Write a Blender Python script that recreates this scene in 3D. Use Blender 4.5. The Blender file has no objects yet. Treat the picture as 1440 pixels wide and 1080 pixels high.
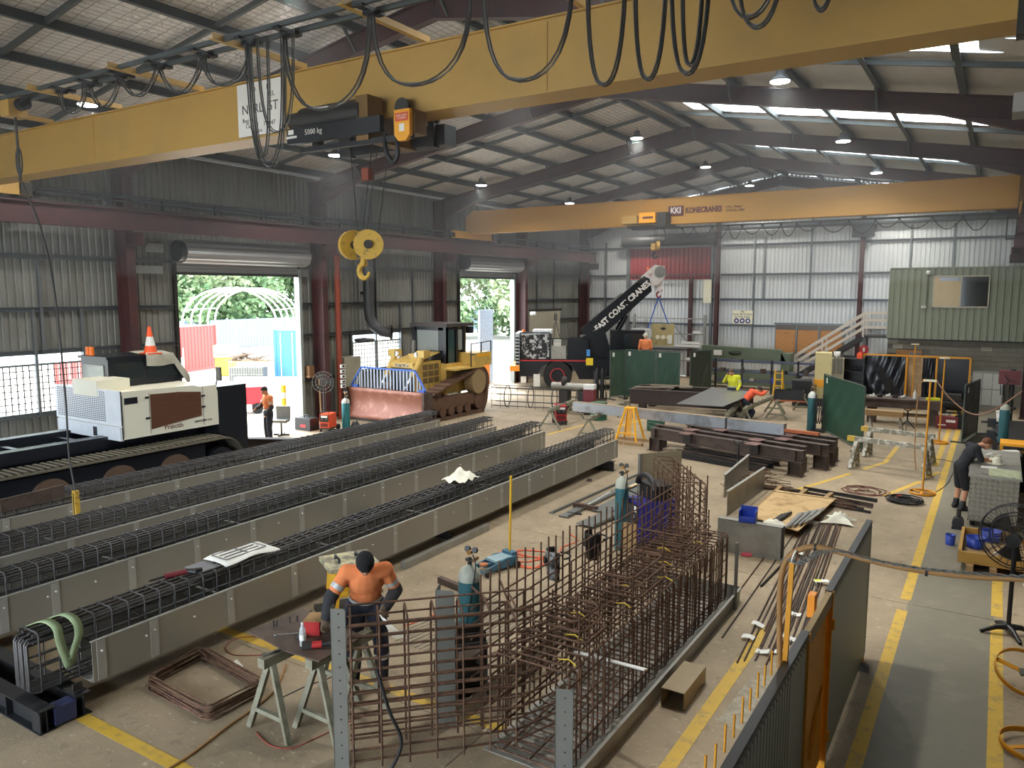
import bpy, math, random
from mathutils import Vector, Matrix
random.seed(7)
S = bpy.context.scene
COL = S.collection
PI = math.pi
# ---------------------------------------------------------------- camera
CAM_H = 4.5
FPX = 1085.0
PITCH = math.atan(130 / FPX)
YAW = math.atan(688 / (FPX * math.cos(PITCH) + 130 * math.sin(PITCH)))
cam_data = bpy.data.cameras.new('camera')
cam_data.sensor_width = 36.0
cam_data.lens = FPX / 1440 * 36.0
cam_data.clip_start = 0.05
cam_data.clip_end = 400
cam = bpy.data.objects.new('camera', cam_data)
COL.objects.link(cam)
cam.location = (0, 0, CAM_H)
cam.rotation_euler = (PI / 2 - PITCH, 0, YAW)
S.camera = cam
# ---------------------------------------------------------------- world, sun, exposure
W = bpy.data.worlds.new('sky')
S.world = W
W.use_nodes = True
wn = W.node_tree.nodes
wbg = wn['Background']
sky = wn.new('ShaderNodeTexSky')
sky.sky_type = 'HOSEK_WILKIE'
sky.turbidity = 9
sky.ground_albedo = 0.35
sky.sun_direction = (-0.35, -0.5, 0.8)
wmix = wn.new('ShaderNodeMix'); wmix.data_type = 'RGBA'
wmix.inputs['Factor'].default_value = 0.85
wmix.inputs['B'].default_value = (0.80, 0.90, 1.0, 1)
W.node_tree.links.new(sky.outputs['Color'], wmix.inputs['A'])
W.node_tree.links.new(wmix.outputs['Result'], wbg.inputs['Color'])
wbg.inputs['Strength'].default_value = 7.5
sun_data = bpy.data.lights.new('sun', 'SUN')
sun_data.energy = 8.0
sun_data.angle = math.radians(15)
sun_data.color = (1, 0.97, 0.92)
sun = bpy.data.objects.new('sun', sun_data)
COL.objects.link(sun)
sun.rotation_euler = Vector((-0.45, 0.35, 0.85)).to_track_quat('Z', 'Y').to_euler()
LAMP_W = 100.0
HAZE = 0.006
S.view_settings.view_transform = 'Standard'
S.view_settings.look = 'None'
S.view_settings.gamma = 1.0
S.view_settings.use_curve_mapping = False
S.view_settings.exposure = 0.65
S.cycles.use_denoising = True
S.cycles.max_bounces = 8
S.cycles.diffuse_bounces = 5
S.cycles.glossy_bounces = 3
S.cycles.transparent_max_bounces = 12
S.cycles.sample_clamp_indirect = 4.0
S.cycles.caustics_reflective = False
S.cycles.caustics_refractive = False

# ---------------------------------------------------------------- pixels to places (1440 x 1080 frame)
_fw = Vector((-math.sin(YAW) * math.cos(PITCH), math.cos(YAW) * math.cos(PITCH), -math.sin(PITCH)))
_rt = Vector((math.cos(YAW), math.sin(YAW), 0))
_up = _rt.cross(_fw)
def ray(x, y): return _rt * (x - 720) - _up * (y - 540) + _fw * FPX
def G(x, y, z=0.0):
    d = ray(x, y); return Vector((0, 0, CAM_H)) + d * ((z - CAM_H) / d.z)
def PX(x, y, X):
    d = ray(x, y); return Vector((0, 0, CAM_H)) + d * (X / d.x)
def PY(x, y, Y):
    d = ray(x, y); return Vector((0, 0, CAM_H)) + d * (Y / d.y)

# ---------------------------------------------------------------- materials
MATS = {}
def lin(c):
    return tuple((v / 12.92 if v <= 0.04045 else ((v + 0.055) / 1.055) ** 2.4) for v in (x / 255 for x in c))
def mat(name, rgb, rough=0.6, metal=0.0, var=0.12, scale=6.0, bump=0.0, rgb2=None, fac2=0.5, scale2=3.0, emit=0.0, alpha=1.0, trans=0.0, bscale=None, stretch=None, sharp=0.08):
    """noise-varied principled material; rgb in sRGB 0-255, rgb2 blotches on top"""
    if name in MATS: return MATS[name]
    m = bpy.data.materials.new(name); m.use_nodes = True
    nt = m.node_tree; N = nt.nodes; L = nt.links
    b = N['Principled BSDF']
    b.inputs['Roughness'].default_value = rough
    b.inputs['Metallic'].default_value = metal
    tc = N.new('ShaderNodeTexCoord')
    src = tc.outputs['Object']
    if stretch:
        mp = N.new('ShaderNodeMapping'); mp.inputs['Scale'].default_value = stretch
        L.new(src, mp.inputs['Vector']); src = mp.outputs['Vector']
    nz = N.new('ShaderNodeTexNoise'); nz.inputs['Scale'].default_value = scale; nz.inputs['Detail'].default_value = 6
    L.new(src, nz.inputs['Vector'])
    mx = N.new('ShaderNodeMix'); mx.data_type = 'RGBA'
    c = lin(rgb)
    mx.inputs['A'].default_value = tuple(max(0, v * (1 - var)) for v in c) + (1,)
    mx.inputs['B'].default_value = tuple(min(1, v * (1 + var)) for v in c) + (1,)
    L.new(nz.outputs['Fac'], mx.inputs['Factor'])
    out = mx.outputs['Result']
    if rgb2:
        n2 = N.new('ShaderNodeTexNoise'); n2.inputs['Scale'].default_value = scale2; n2.inputs['Detail'].default_value = 8
        n2.inputs['Roughness'].default_value = 0.65
        L.new(src, n2.inputs['Vector'])
        rp = N.new('ShaderNodeMapRange')
        rp.inputs['From Min'].default_value = fac2 - sharp; rp.inputs['From Max'].default_value = fac2 + sharp
        L.new(n2.outputs['Fac'], rp.inputs['Value'])
        m2 = N.new('ShaderNodeMix'); m2.data_type = 'RGBA'
        L.new(rp.outputs['Result'], m2.inputs['Factor'])
        L.new(out, m2.inputs['A']); m2.inputs['B'].default_value = lin(rgb2) + (1,)
        out = m2.outputs['Result']
    L.new(out, b.inputs['Base Color'])
    if bump:
        bp = N.new('ShaderNodeBump'); bp.inputs['Strength'].default_value = bump; bp.inputs['Distance'].default_value = 0.02
        nb = nz
        if bscale:
            nb = N.new('ShaderNodeTexNoise'); nb.inputs['Scale'].default_value = bscale; nb.inputs['Detail'].default_value = 4
            L.new(src, nb.inputs['Vector'])
        L.new(nb.outputs['Fac'], bp.inputs['Height']); L.new(bp.outputs['Normal'], b.inputs['Normal'])
    if emit:
        L.new(out, b.inputs['Emission Color']); b.inputs['Emission Strength'].default_value = emit
    if alpha < 1: b.inputs['Alpha'].default_value = alpha
    if trans: b.inputs['Transmission Weight'].default_value = trans
    MATS[name] = m
    return m
def flat(name, rgb, rough=0.6, metal=0.0, emit=0.0):
    if name in MATS: return MATS[name]
    m = bpy.data.materials.new(name); m.use_nodes = True
    b = m.node_tree.nodes['Principled BSDF']
    b.inputs['Base Color'].default_value = lin(rgb) + (1,)
    b.inputs['Roughness'].default_value = rough; b.inputs['Metallic'].default_value = metal
    if emit:
        b.inputs['Emission Color'].default_value = lin(rgb) + (1,); b.inputs['Emission Strength'].default_value = emit
    MATS[name] = m
    return m

# ---------------------------------------------------------------- mesh builder
def frame_from(d, upv=(0, 0, 1)):
    d = Vector(d).normalized(); u = Vector(upv)
    if abs(d.dot(u)) > 0.98: u = Vector((0, 1, 0)) if abs(d.y) < 0.9 else Vector((1, 0, 0))
    s = d.cross(u).normalized(); t = s.cross(d).normalized()
    return d, s, t
class MB:
    def __init__(self): self.v = []; self.f = []; self.sm = []
    def _add(self, vs, fs, smooth=False):
        o = len(self.v); self.v += [tuple(p) for p in vs]
        for f in fs: self.f.append(tuple(i + o for i in f)); self.sm.append(smooth)
        return self
    def box(self, c, s, rz=0.0, M=None):
        hx, hy, hz = s[0] / 2, s[1] / 2, s[2] / 2
        vs = [Vector((x, y, z)) for x in (-hx, hx) for y in (-hy, hy) for z in (-hz, hz)]
        R = M if M is not None else Matrix.Rotation(rz, 3, 'Z')
        c = Vector(c)
        return self._add([c + R @ p for p in vs], [(0, 1, 3, 2), (4, 6, 7, 5), (0, 4, 5, 1), (2, 3, 7, 6), (0, 2, 6, 4), (1, 5, 7, 3)])
    def bb(self, x0, x1, y0, y1, z0, z1):
        return self.box(((x0 + x1) / 2, (y0 + y1) / 2, (z0 + z1) / 2), (abs(x1 - x0), abs(y1 - y0), abs(z1 - z0)))
    def bar(self, p0, p1, w, h, upv=(0, 0, 1)):
        p0 = Vector(p0); p1 = Vector(p1); d, s, t = frame_from(p1 - p0, upv)
        vs = []
        for p in (p0, p1):
            for a, b in ((-1, -1), (1, -1), (1, 1), (-1, 1)): vs.append(p + s * (a * w / 2) + t * (b * h / 2))
        return self._add(vs, [(0, 1, 2, 3), (7, 6, 5, 4), (0, 4, 5, 1), (1, 5, 6, 2), (2, 6, 7, 3), (3, 7, 4, 0)])
    def prof(self, p0, p1, pts, upv=(0, 0, 1), cap=True):
        """extrude a closed 2-D outline (side, up) from p0 to p1"""
        p0 = Vector(p0); p1 = Vector(p1); d, s, t = frame_from(p1 - p0, upv); n = len(pts)
        vs = [p + s * a + t * b for p in (p0, p1) for a, b in pts]
        fs = [(i, (i + 1) % n, n + (i + 1) % n, n + i) for i in range(n)]
        if cap: fs += [tuple(range(n))[::-1], tuple(range(n, 2 * n))]
        return self._add(vs, fs)
    def ibeam(self, p0, p1, h=0.4, b=0.2, tf=0.018, tw=0.012, upv=(0, 0, 1)):
        h2, b2, w2 = h / 2, b / 2, tw / 2
        return self.prof(p0, p1, [(-b2, -h2), (b2, -h2), (b2, -h2 + tf), (w2, -h2 + tf), (w2, h2 - tf), (b2, h2 - tf), (b2, h2), (-b2, h2), (-b2, h2 - tf), (-w2, h2 - tf), (-w2, -h2 + tf), (-b2, -h2 + tf)], upv)
    def cee(self, p0, p1, h=0.2, b=0.07, t=0.006, upv=(0, 0, 1)):
        return self.prof(p0, p1, [(0, -h / 2), (b, -h / 2), (b, -h / 2 + t), (t, -h / 2 + t), (t, h / 2 - t), (b, h / 2 - t), (b, h / 2), (0, h / 2)], upv)
    def angle(self, p0, p1, a=0.08, t=0.008, upv=(0, 0, 1)):
        return self.prof(p0, p1, [(0, 0), (a, 0), (a, t), (t, t), (t, a), (0, a)], upv)
    def cyl(self, p0, p1, r0, r1=None, n=12, cap=True, smooth=True):
        r1 = r0 if r1 is None else r1
        p0 = Vector(p0); p1 = Vector(p1); d, s, t = frame_from(p1 - p0)
        vs = []
        for p, r in ((p0, r0), (p1, r1)):
            for i in range(n):
                a = 2 * PI * i / n; vs.append(p + s * (math.cos(a) * r) + t * (math.sin(a) * r))
        self._add(vs, [(i, (i + 1) % n, n + (i + 1) % n, n + i) for i in range(n)], smooth)
        if cap: self._add(vs, [tuple(range(n))[::-1], tuple(range(n, 2 * n))])
        return self
    def tube(self, pts, r, n=6, closed=False, cap=True, taper=None):
        pts = [Vector(p) for p in pts]; m = len(pts); vs = []
        s0 = None
        for i, p in enumerate(pts):
            a = pts[(i - 1) % m] if (closed or i > 0) else p
            b = pts[(i + 1) % m] if (closed or i < m - 1) else p
            d = (b - a)
            d = d.normalized() if d.length > 1e-9 else Vector((0, 0, 1))
            if s0 is None: _, s, t = frame_from(d)
            else:
                s = s0 - d * s0.dot(d)
                if s.length < 1e-6: _, s, t = frame_from(d)
                s = s.normalized(); t = s.cross(d)
            s0 = s; t = s.cross(d)
            rr = r * (taper[i] if taper else 1)
            for k in range(n):
                an = 2 * PI * k / n; vs.append(p + s * (math.cos(an) * rr) + t * (math.sin(an) * rr))
        fs = []
        for i in range(m if closed else m - 1):
            j = (i + 1) % m
            for k in range(n): fs.append((i * n + k, i * n + (k + 1) % n, j * n + (k + 1) % n, j * n + k))
        self._add(vs, fs, n > 4)
        if cap and not closed: self._add(vs, [tuple(range(n))[::-1], tuple(range((m - 1) * n, m * n))])
        return self
    def lathe(self, prof, n=20, c=(0, 0, 0), M=None, smooth=True, ring=False):
        """prof: (radius, height) pairs about local z"""
        c = Vector(c); vs = []
        for r, h in prof:
            for i in range(n):
                a = 2 * PI * i / n; p = Vector((r * math.cos(a), r * math.sin(a), h))
                vs.append(c + (M @ p if M is not None else p))
        m = len(prof)
        fs = [(i * n + k, i * n + (k + 1) % n, (i + 1) * n + (k + 1) % n, (i + 1) * n + k) for i in range(m - 1) for k in range(n)]
        if ring: fs += [((m - 1) * n + k, (m - 1) * n + (k + 1) % n, (k + 1) % n, k) for k in range(n)]
        self._add(vs, fs, smooth)
        if not ring: self._add(vs, [tuple(range(n))[::-1], tuple(range((m - 1) * n, m * n))])
        return self
    def poly(self, pts, th, nrm):
        """flat outline thickened along nrm by th"""
        nrm = Vector(nrm).normalized(); n = len(pts); P = [Vector(p) for p in pts]
        vs = P + [p + nrm * th for p in P]
        return self._add(vs, [tuple(range(n)), tuple(range(n, 2 * n))[::-1]] + [(i, n + i, n + (i + 1) % n, (i + 1) % n) for i in range(n)])
    def quad(self, a, b, c, d): return self._add([a, b, c, d], [(0, 1, 2, 3)])
    def grid(self, nx, ny, fn, smooth=True):
        vs = [fn(i / nx, j / ny) for j in range(ny + 1) for i in range(nx + 1)]
        w = nx + 1
        return self._add(vs, [(j * w + i, j * w + i + 1, (j + 1) * w + i + 1, (j + 1) * w + i) for j in range(ny) for i in range(nx)], smooth)
    def sphere(self, c, r, n=10, m=7, sc=(1, 1, 1)):
        return self.lathe([(max(1e-4, r * math.sin(PI * i / m)) * 1.0, -r * math.cos(PI * i / m)) for i in range(m + 1)], n, c, Matrix.Diagonal(sc))
    def mesh(self, name):
        me = bpy.data.meshes.new(name); me.from_pydata(self.v, [], self.f)
        me.polygons.foreach_set('use_smooth', self.sm); me.update()
        return me
    def build(self, name, m, parent=None, **kw):
        o = bpy.data.objects.new(name, self.mesh(name)); COL.objects.link(o)
        if m is not None: o.data.materials.append(m)
        if parent is not None: o.parent = parent
        for k, v in kw.items(): o[k] = v
        return o
def tag(o, label, cat, group=None):
    o['label'] = label; o['category'] = cat
    if group: o['group'] = group
    return o
def thing(name, label, cat, loc=(0, 0, 0), rz=0.0, group=None):
    o = bpy.data.objects.new(name, None); COL.objects.link(o)
    o.empty_display_size = 0.1
    o.location = loc; o.rotation_euler = (0, 0, rz)
    return tag(o, label, cat, group)
def copy_tree(o, parent=None):
    c = o.copy(); COL.objects.link(c); c.parent = parent
    for ch in list(o.children): copy_tree(ch, c)
    return c
def place(o, loc, rz=None, label=None):
    o.location = loc
    if rz is not None: o.rotation_euler = (0, 0, rz)
    if label: o['label'] = label
    return o
def bevel(o, w=0.01, seg=1):
    b = o.modifiers.new('bevel', 'BEVEL'); b.width = w; b.segments = seg; b.limit_method = 'ANGLE'; return o
def text(name, s, size, loc, M, m, parent=None, ext=0.003, ax='CENTER', sx=1.0, bold=0.0):
    """lettering as a mesh; M columns: reading direction, up, outward"""
    cu = bpy.data.curves.new(name, 'FONT'); cu.body = s; cu.size = size; cu.extrude = ext; cu.align_x = ax; cu.align_y = 'CENTER'; cu.resolution_u = 2; cu.offset = bold
    t = bpy.data.objects.new(name, cu); COL.objects.link(t)
    bpy.context.view_layer.update()
    me = bpy.data.meshes.new_from_object(t.evaluated_get(bpy.context.evaluated_depsgraph_get()))
    bpy.data.objects.remove(t)
    loc = Vector(loc)
    for v in me.vertices: v.co = loc + M @ Vector((v.co.x * sx, v.co.y, v.co.z))
    o = bpy.data.objects.new(name, me); COL.objects.link(o)
    me.materials.clear(); me.materials.append(m)
    if parent is not None: o.parent = parent
    return o
def cols(a, b, c):
    return Matrix((Vector(a).normalized(), Vector(b).normalized(), Vector(c).normalized())).transposed()
def bez(p0, p1, sag, n=10):
    """hanging cable from p0 to p1"""
    p0 = Vector(p0); p1 = Vector(p1)
    return [p0.lerp(p1, i / n) - Vector((0, 0, sag * 4 * (i / n) * (1 - i / n))) for i in range(n + 1)]
def rope(pts, k=6, closed=False):
    """smooth curve through points (Catmull-Rom)"""
    P = [Vector(p) for p in pts]; out = []; n = len(P)
    for i in range(n if closed else n - 1):
        a = P[(i - 1) % n] if closed or i > 0 else P[0]; b = P[i]; c = P[(i + 1) % n]; d = P[(i + 2) % n] if closed or i + 2 < n else P[-1]
        for j in range(k):
            t = j / k
            out.append(0.5 * ((2 * b) + (c - a) * t + (2 * a - 5 * b + 4 * c - d) * t * t + (3 * b - 3 * c + d - a) * t ** 3))
    if not closed: out.append(P[-1])
    return out
# ================================================================ THE SHED
XL, XR, YN, YE = -20.3, 1.45, -6.0, 39.8
XC = -9.4
RA, RS = 10.25, 0.172                      # roof apex (purlin top) and slope
def roofz(x): return RA - RS * abs(x - XC)
COLY = [-8.3, -1.5, 5.4, 12.2, 19.2, 26.0, 32.6, 39.4]
def concrete():
    m = mat('concrete', (164, 146, 120), 0.72, var=0.10, scale=1.1, bump=0.12, bscale=45, rgb2=(140, 125, 102), fac2=0.53, scale2=0.7, sharp=0.14)
    N = m.node_tree.nodes; L = m.node_tree.links; b = N['Principled BSDF']
    src = b.inputs['Base Color'].links[0].from_socket; co = [n for n in N if n.type == 'TEX_COORD'][0].outputs['Object']
    for sc, lo, hi, c, st in ((3.2, 0.56, 0.68, (116, 104, 86), (1, 1, 1)), (14.0, 0.60, 0.70, (104, 92, 76), (1, 1, 1)), (7.0, 0.60, 0.66, (204, 194, 174), (1.0, 2.6, 1)), (26.0, 0.63, 0.68, (214, 206, 190), (1, 1, 1))):
        mp = N.new('ShaderNodeMapping'); mp.inputs['Scale'].default_value = st; mp.inputs['Location'].default_value = (sc, sc * 2, 0); L.new(co, mp.inputs['Vector'])
        n = N.new('ShaderNodeTexNoise'); n.inputs['Scale'].default_value = sc; n.inputs['Detail'].default_value = 7; n.inputs['Roughness'].default_value = 0.7; L.new(mp.outputs[0], n.inputs['Vector'])
        r = N.new('ShaderNodeMapRange'); r.inputs['From Min'].default_value = lo; r.inputs['From Max'].default_value = hi; r.inputs['To Max'].default_value = 0.75; L.new(n.outputs['Fac'], r.inputs['Value'])
        x = N.new('ShaderNodeMix'); x.data_type = 'RGBA'; L.new(r.outputs[0], x.inputs['Factor']); L.new(src, x.inputs['A']); x.inputs['B'].default_value = lin(c) + (1,); src = x.outputs['Result']
    L.new(src, b.inputs['Base Color'])
    return m
M_conc = concrete()
M_joint = mat('slab_joint', (60, 55, 48), 0.9)
M_walk = mat('walkway_paint', (122, 116, 100), 0.55, var=0.10, scale=3, rgb2=(138, 130, 112), fac2=0.62, scale2=2.2)
M_yline = mat('yellow_line_paint', (206, 168, 62), 0.6, var=0.12, scale=9, rgb2=(160, 138, 84), fac2=0.60, scale2=6)
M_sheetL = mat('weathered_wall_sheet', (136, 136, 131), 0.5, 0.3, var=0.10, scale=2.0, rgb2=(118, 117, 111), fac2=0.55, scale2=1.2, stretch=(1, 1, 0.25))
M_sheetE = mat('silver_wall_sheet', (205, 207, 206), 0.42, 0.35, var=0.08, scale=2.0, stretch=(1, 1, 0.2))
M_girt = mat('galvanised_girt', (118, 122, 124), 0.45, 0.5, var=0.1)
M_purlin = mat('purlin_steel', (78, 84, 86), 0.6, 0.2, var=0.1)
M_maroon = mat('maroon_steel', (76, 46, 46), 0.55, 0.0, var=0.12, scale=3, rgb2=(60, 42, 44), fac2=0.58, scale2=2)
M_white = mat('white_paint', (225, 225, 220), 0.5)
M_black = mat('black_paint', (30, 31, 34), 0.45, var=0.2)
M_yellow = mat('crane_yellow', (192, 154, 80), 0.45, var=0.06, scale=1.2, rgb2=(170, 140, 84), fac2=0.64, scale2=1.0, sharp=0.15)
M_steel = mat('dark_steel', (62, 60, 58), 0.5, 0.5, var=0.15)
M_galv = mat('galvanised_plate', (160, 158, 150), 0.42, 0.45, var=0.08, scale=3, rgb2=(146, 142, 132), fac2=0.56, scale2=2)
M_rebar = mat('rusty_rebar', (112, 82, 62), 0.75, 0.15, var=0.25, scale=20, rgb2=(84, 62, 50), fac2=0.52, scale2=14)
M_rebard = mat('dark_rebar', (82, 80, 80), 0.55, 0.4, var=0.2, scale=20)
M_rubber = mat('black_rubber', (28, 28, 29), 0.7, var=0.2)
M_rust = mat('mill_steel', (92, 78, 70), 0.6, 0.3, var=0.2, scale=4, rgb2=(70, 58, 52), fac2=0.55, scale2=3)
M_timber = mat('timber', (158, 128, 88), 0.75, var=0.18, scale=5, stretch=(1, 1, 6))
M_orange = mat('hi_vis_orange', (228, 134, 82), 0.9, var=0.12, scale=5, bump=0.5, bscale=9)
M_chrome = mat('bright_steel', (190, 190, 190), 0.25, 0.9, var=0.05)
M_teal = mat('teal_cylinder', (46, 98, 106), 0.4, var=0.08)
M_cream = mat('cream_paint', (226, 222, 198), 0.5)
M_red = mat('red_paint', (178, 40, 42), 0.45)
M_blue = mat('blue_plastic', (42, 70, 170), 0.4)
M_paper = mat('paper', (236, 236, 230), 0.8, var=0.04)

# ---- floor: slabs with saw joints, painted walkway and lines
floor = MB().bb(XL, XR, YN, YE, -0.30, -0.03).build('floor', M_joint, kind='structure')
xs = [XL, -15.0, -9.6, -4.2, XR]
ys = [YN, 0.2, 6.15, 12.15, 18.2, 24.2, 30.2, YE]
for i in range(len(xs) - 1):
    for j in range(len(ys) - 1):
        MB().bb(xs[i] + 0.006, xs[i + 1] - 0.006, ys[j] + 0.006, ys[j + 1] - 0.006, -0.03, 0.0).build('slab', M_conc, floor)
MB().bb(-0.86, 0.20, 3.0, 12.14, 0.0, 0.002).bb(-0.86, 0.20, 12.16, 36.5, 0.0, 0.002).build('walkway_paint', M_walk, floor)
def line(p, q, w=0.13, z=0.003):
    p = Vector((p[0], p[1], 0)); q = Vector((q[0], q[1], 0)); s = (q - p).normalized().cross(Vector((0, 0, 1))) * w / 2
    MB().poly([p + s + Vector((0, 0, z - 0.002)), p - s + Vector((0, 0, z - 0.002)), q - s + Vector((0, 0, z - 0.002)), q + s + Vector((0, 0, z - 0.002))], 0.002, (0, 0, 1)).build('painted_line', M_yline, floor)
wl = [G(1204, 1080), G(1262, 850), G(1266, 838), G(1316, 706), G(1330, 655)]
line((-0.905, 3.0), (-0.905, 11.85), 0.14); line((-0.905, 12.3), (-0.905, 36.0), 0.14)
line((0.235, 3.0), (0.235, 12.0), 0.14); line((0.235, 12.3), (0.235, 15.0), 0.14)
line((-1.16, 22.5), (-1.16, 36.0), 0.13)
line((-2.40, 3.0), (-2.40, 10.3), 0.15)
line(G(115, 1008)[:2], (-3.2, 4.14), 0.14); line((-8.7, 6.30), (-3.2, 6.30), 0.14)
line(G(1120, 689)[:2], G(1196, 666)[:2], 0.12); line(G(1213, 660)[:2], G(1246, 650)[:2], 0.12); line(G(1245, 650)[:2], G(1262, 628)[:2], 0.12)
line(G(1244, 697)[:2], G(1295, 677)[:2], 0.12); line(G(1302, 671)[:2], G(1322, 664)[:2], 0.12)
line(G(770, 611)[:2], G(828, 596)[:2], 0.12); line(G(868, 600)[:2], G(905, 590)[:2], 0.12)
# pale worn patch beside the line
MB().poly([Vector((-2.25, 7.6, 0.0005)), Vector((-1.95, 7.6, 0.0005)), Vector((-1.98, 8.9, 0.0005)), Vector((-2.2, 8.9, 0.0005))], 0.0012, (0, 0, 1)).build('worn_paint_patch', mat('worn_paint', (172, 164, 146), 0.8, rgb2=(150, 139, 119), fac2=0.5, scale2=9), floor)

# ---- profiled sheeting
def sheet(name, M, parent, along, org, length, z0, z1, nrm, pitch=0.19, d=0.029, tops=None):
    """ribbed cladding: along = unit dir, org = start point, nrm = towards the room"""
    along = Vector(along); org = Vector(org); nrm = Vector(nrm)
    pr = []; n = max(1, round(length / pitch)); p = length / n
    for i in range(n):
        pr += [(i * p, 0), (i * p + 0.62 * p, 0), (i * p + 0.72 * p, d), (i * p + 0.90 * p, d)]
    pr.append((length, 0))
    mb = MB(); vs = []
    for a, o in pr:
        q = org + along * a - nrm * o
        t = tops(q) if tops else z1
        vs += [(q.x, q.y, z0), (q.x, q.y, t)]
    k = len(pr)
    mb._add(vs, [(2 * i, 2 * i + 2, 2 * i + 3, 2 * i + 1) for i in range(k - 1)])
    return mb.build(name, M, parent)
EZ = roofz(XL) - 0.02
wall_left = MB().bb(XL - 0.12, XL - 0.06, YN, YE, EZ - 0.15, EZ).build('wall_left', M_girt, kind='structure')
D1, D2 = (13.9, 18.45, 5.25), (27.8, 32.2, 5.35)
for y0, y1, z0, z1 in [(YN, 5.4, 0, EZ), (5.4, 6.6, 0, EZ), (6.6, 11.1, 0, 1.42), (6.6, 11.1, 3.02, EZ), (11.1, 12.2, 0, EZ), (12.2, 13.9, 0, EZ), (13.9, 18.45, 5.25, EZ),
                       (18.45, 21.0, 0, EZ), (21.0, 23.8, 0, 1.52), (21.0, 23.8, 2.94, EZ), (23.8, 26.0, 0, EZ), (26.0, 27.8, 0, EZ), (27.8, 32.2, 5.35, EZ), (32.2, 36.0, 0, EZ), (36.0, YE, 0, EZ)]:
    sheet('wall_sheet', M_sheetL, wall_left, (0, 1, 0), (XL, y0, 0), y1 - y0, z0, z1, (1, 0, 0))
def girtY(y0, y1, z, x=XL): MB().cee((x + 0.012, y0, z), (x + 0.012, y1, z), 0.12, -0.10 if x > 0 else 0.10, 0.01).build('girt', M_girt, wall_left if x < 0 else wall_right)
for z in (1.44, 3.0, 4.06, 5.36, 6.95):
    for y0, y1 in ((YN, 5.4), (5.4, 12.2), (12.2, 13.85), (13.95, 18.4), (18.5, 19.2), (19.2, 26.0), (26.0, 27.75), (27.85, 32.2), (32.25, 39.6)):
        if (y0, y1) in ((13.95, 18.4), (27.85, 32.2)) and z < 5.5: continue
        girtY(y0, y1, z)
for y, z0, z1 in [(10.1, 3.0, 5.36), (9.9, 1.44, 4.06), (8.0, 4.06, 5.36), (11.1, 1.44, 4.06), (7.0, 5.36, 6.9), (22.4, 3.0, 6.9), (24.6, 0.1, 5.36), (23.8, 1.44, 4.06), (21.0, 1.5, 3.0), (34.6, 3.0, 6.9), (36.4, 3.0, 6.9), (20.5, 3.0, 4.06)]:
    MB().bb(XL + 0.01, XL + 0.09, y - 0.035, y + 0.035, z0, z1).build('girt_strut', M_girt, wall_left)
# windows: wire mesh in steel frames
M_wire = mat('window_wire', (92, 94, 92), 0.5, 0.4)
M_glaze = bpy.data.materials.new('dusty_translucent_glazing'); M_glaze.use_nodes = True
_n = M_glaze.node_tree.nodes; _l = M_glaze.node_tree.links
_n.remove(_n['Principled BSDF']); _t = _n.new('ShaderNodeBsdfTransparent'); _t.inputs['Color'].default_value = (0.93, 0.96, 0.97, 1)
_d = _n.new('ShaderNodeBsdfTranslucent'); _d.inputs['Color'].default_value = (0.9, 0.94, 0.96, 1)
_m = _n.new('ShaderNodeMixShader'); _m.inputs[0].default_value = 0.35
_l.new(_t.outputs[0], _m.inputs[1]); _l.new(_d.outputs[0], _m.inputs[2]); _l.new(_m.outputs[0], _n['Material Output'].inputs[0])
for k, (y0, y1, z0, z1) in enumerate([(6.6, 11.1, 1.42, 3.02), (21.0, 23.8, 1.52, 2.94)]):
    f = MB().bb(XL - 0.05, XL + 0.02, y0, y1, z0, z0 + 0.06).bb(XL - 0.05, XL + 0.02, y0, y1, z1 - 0.06, z1).bb(XL - 0.05, XL + 0.02, y0, y1, z1 - 0.36, z1 - 0.31)
    nm = 3 if k == 0 else 3
    for i in range(nm):
        y = y0 + (y1 - y0) * i / (nm - 1); f.bb(XL - 0.05, XL + 0.03, y - 0.035, y + 0.035, z0, z1)
    w = f.build('window_%d' % (k + 1), M_girt, kind='structure')
    g = MB(); y = y0
    while y < y1: g.bar((XL - 0.02, y, z0), (XL - 0.02, y, z1 - 0.33), 0.022, 0.022); y += 0.15
    z = z0
    while z < z1 - 0.33: g.bar((XL - 0.02, y0, z), (XL - 0.02, y1, z), 0.022, 0.022); z += 0.16
    g.build('wire_grid', M_wire, w, kind='stuff')
    MB().bb(XL - 0.044, XL - 0.04, y0, y1, z1 - 0.31, z1 - 0.06).build('pane', M_glaze, w)
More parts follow.
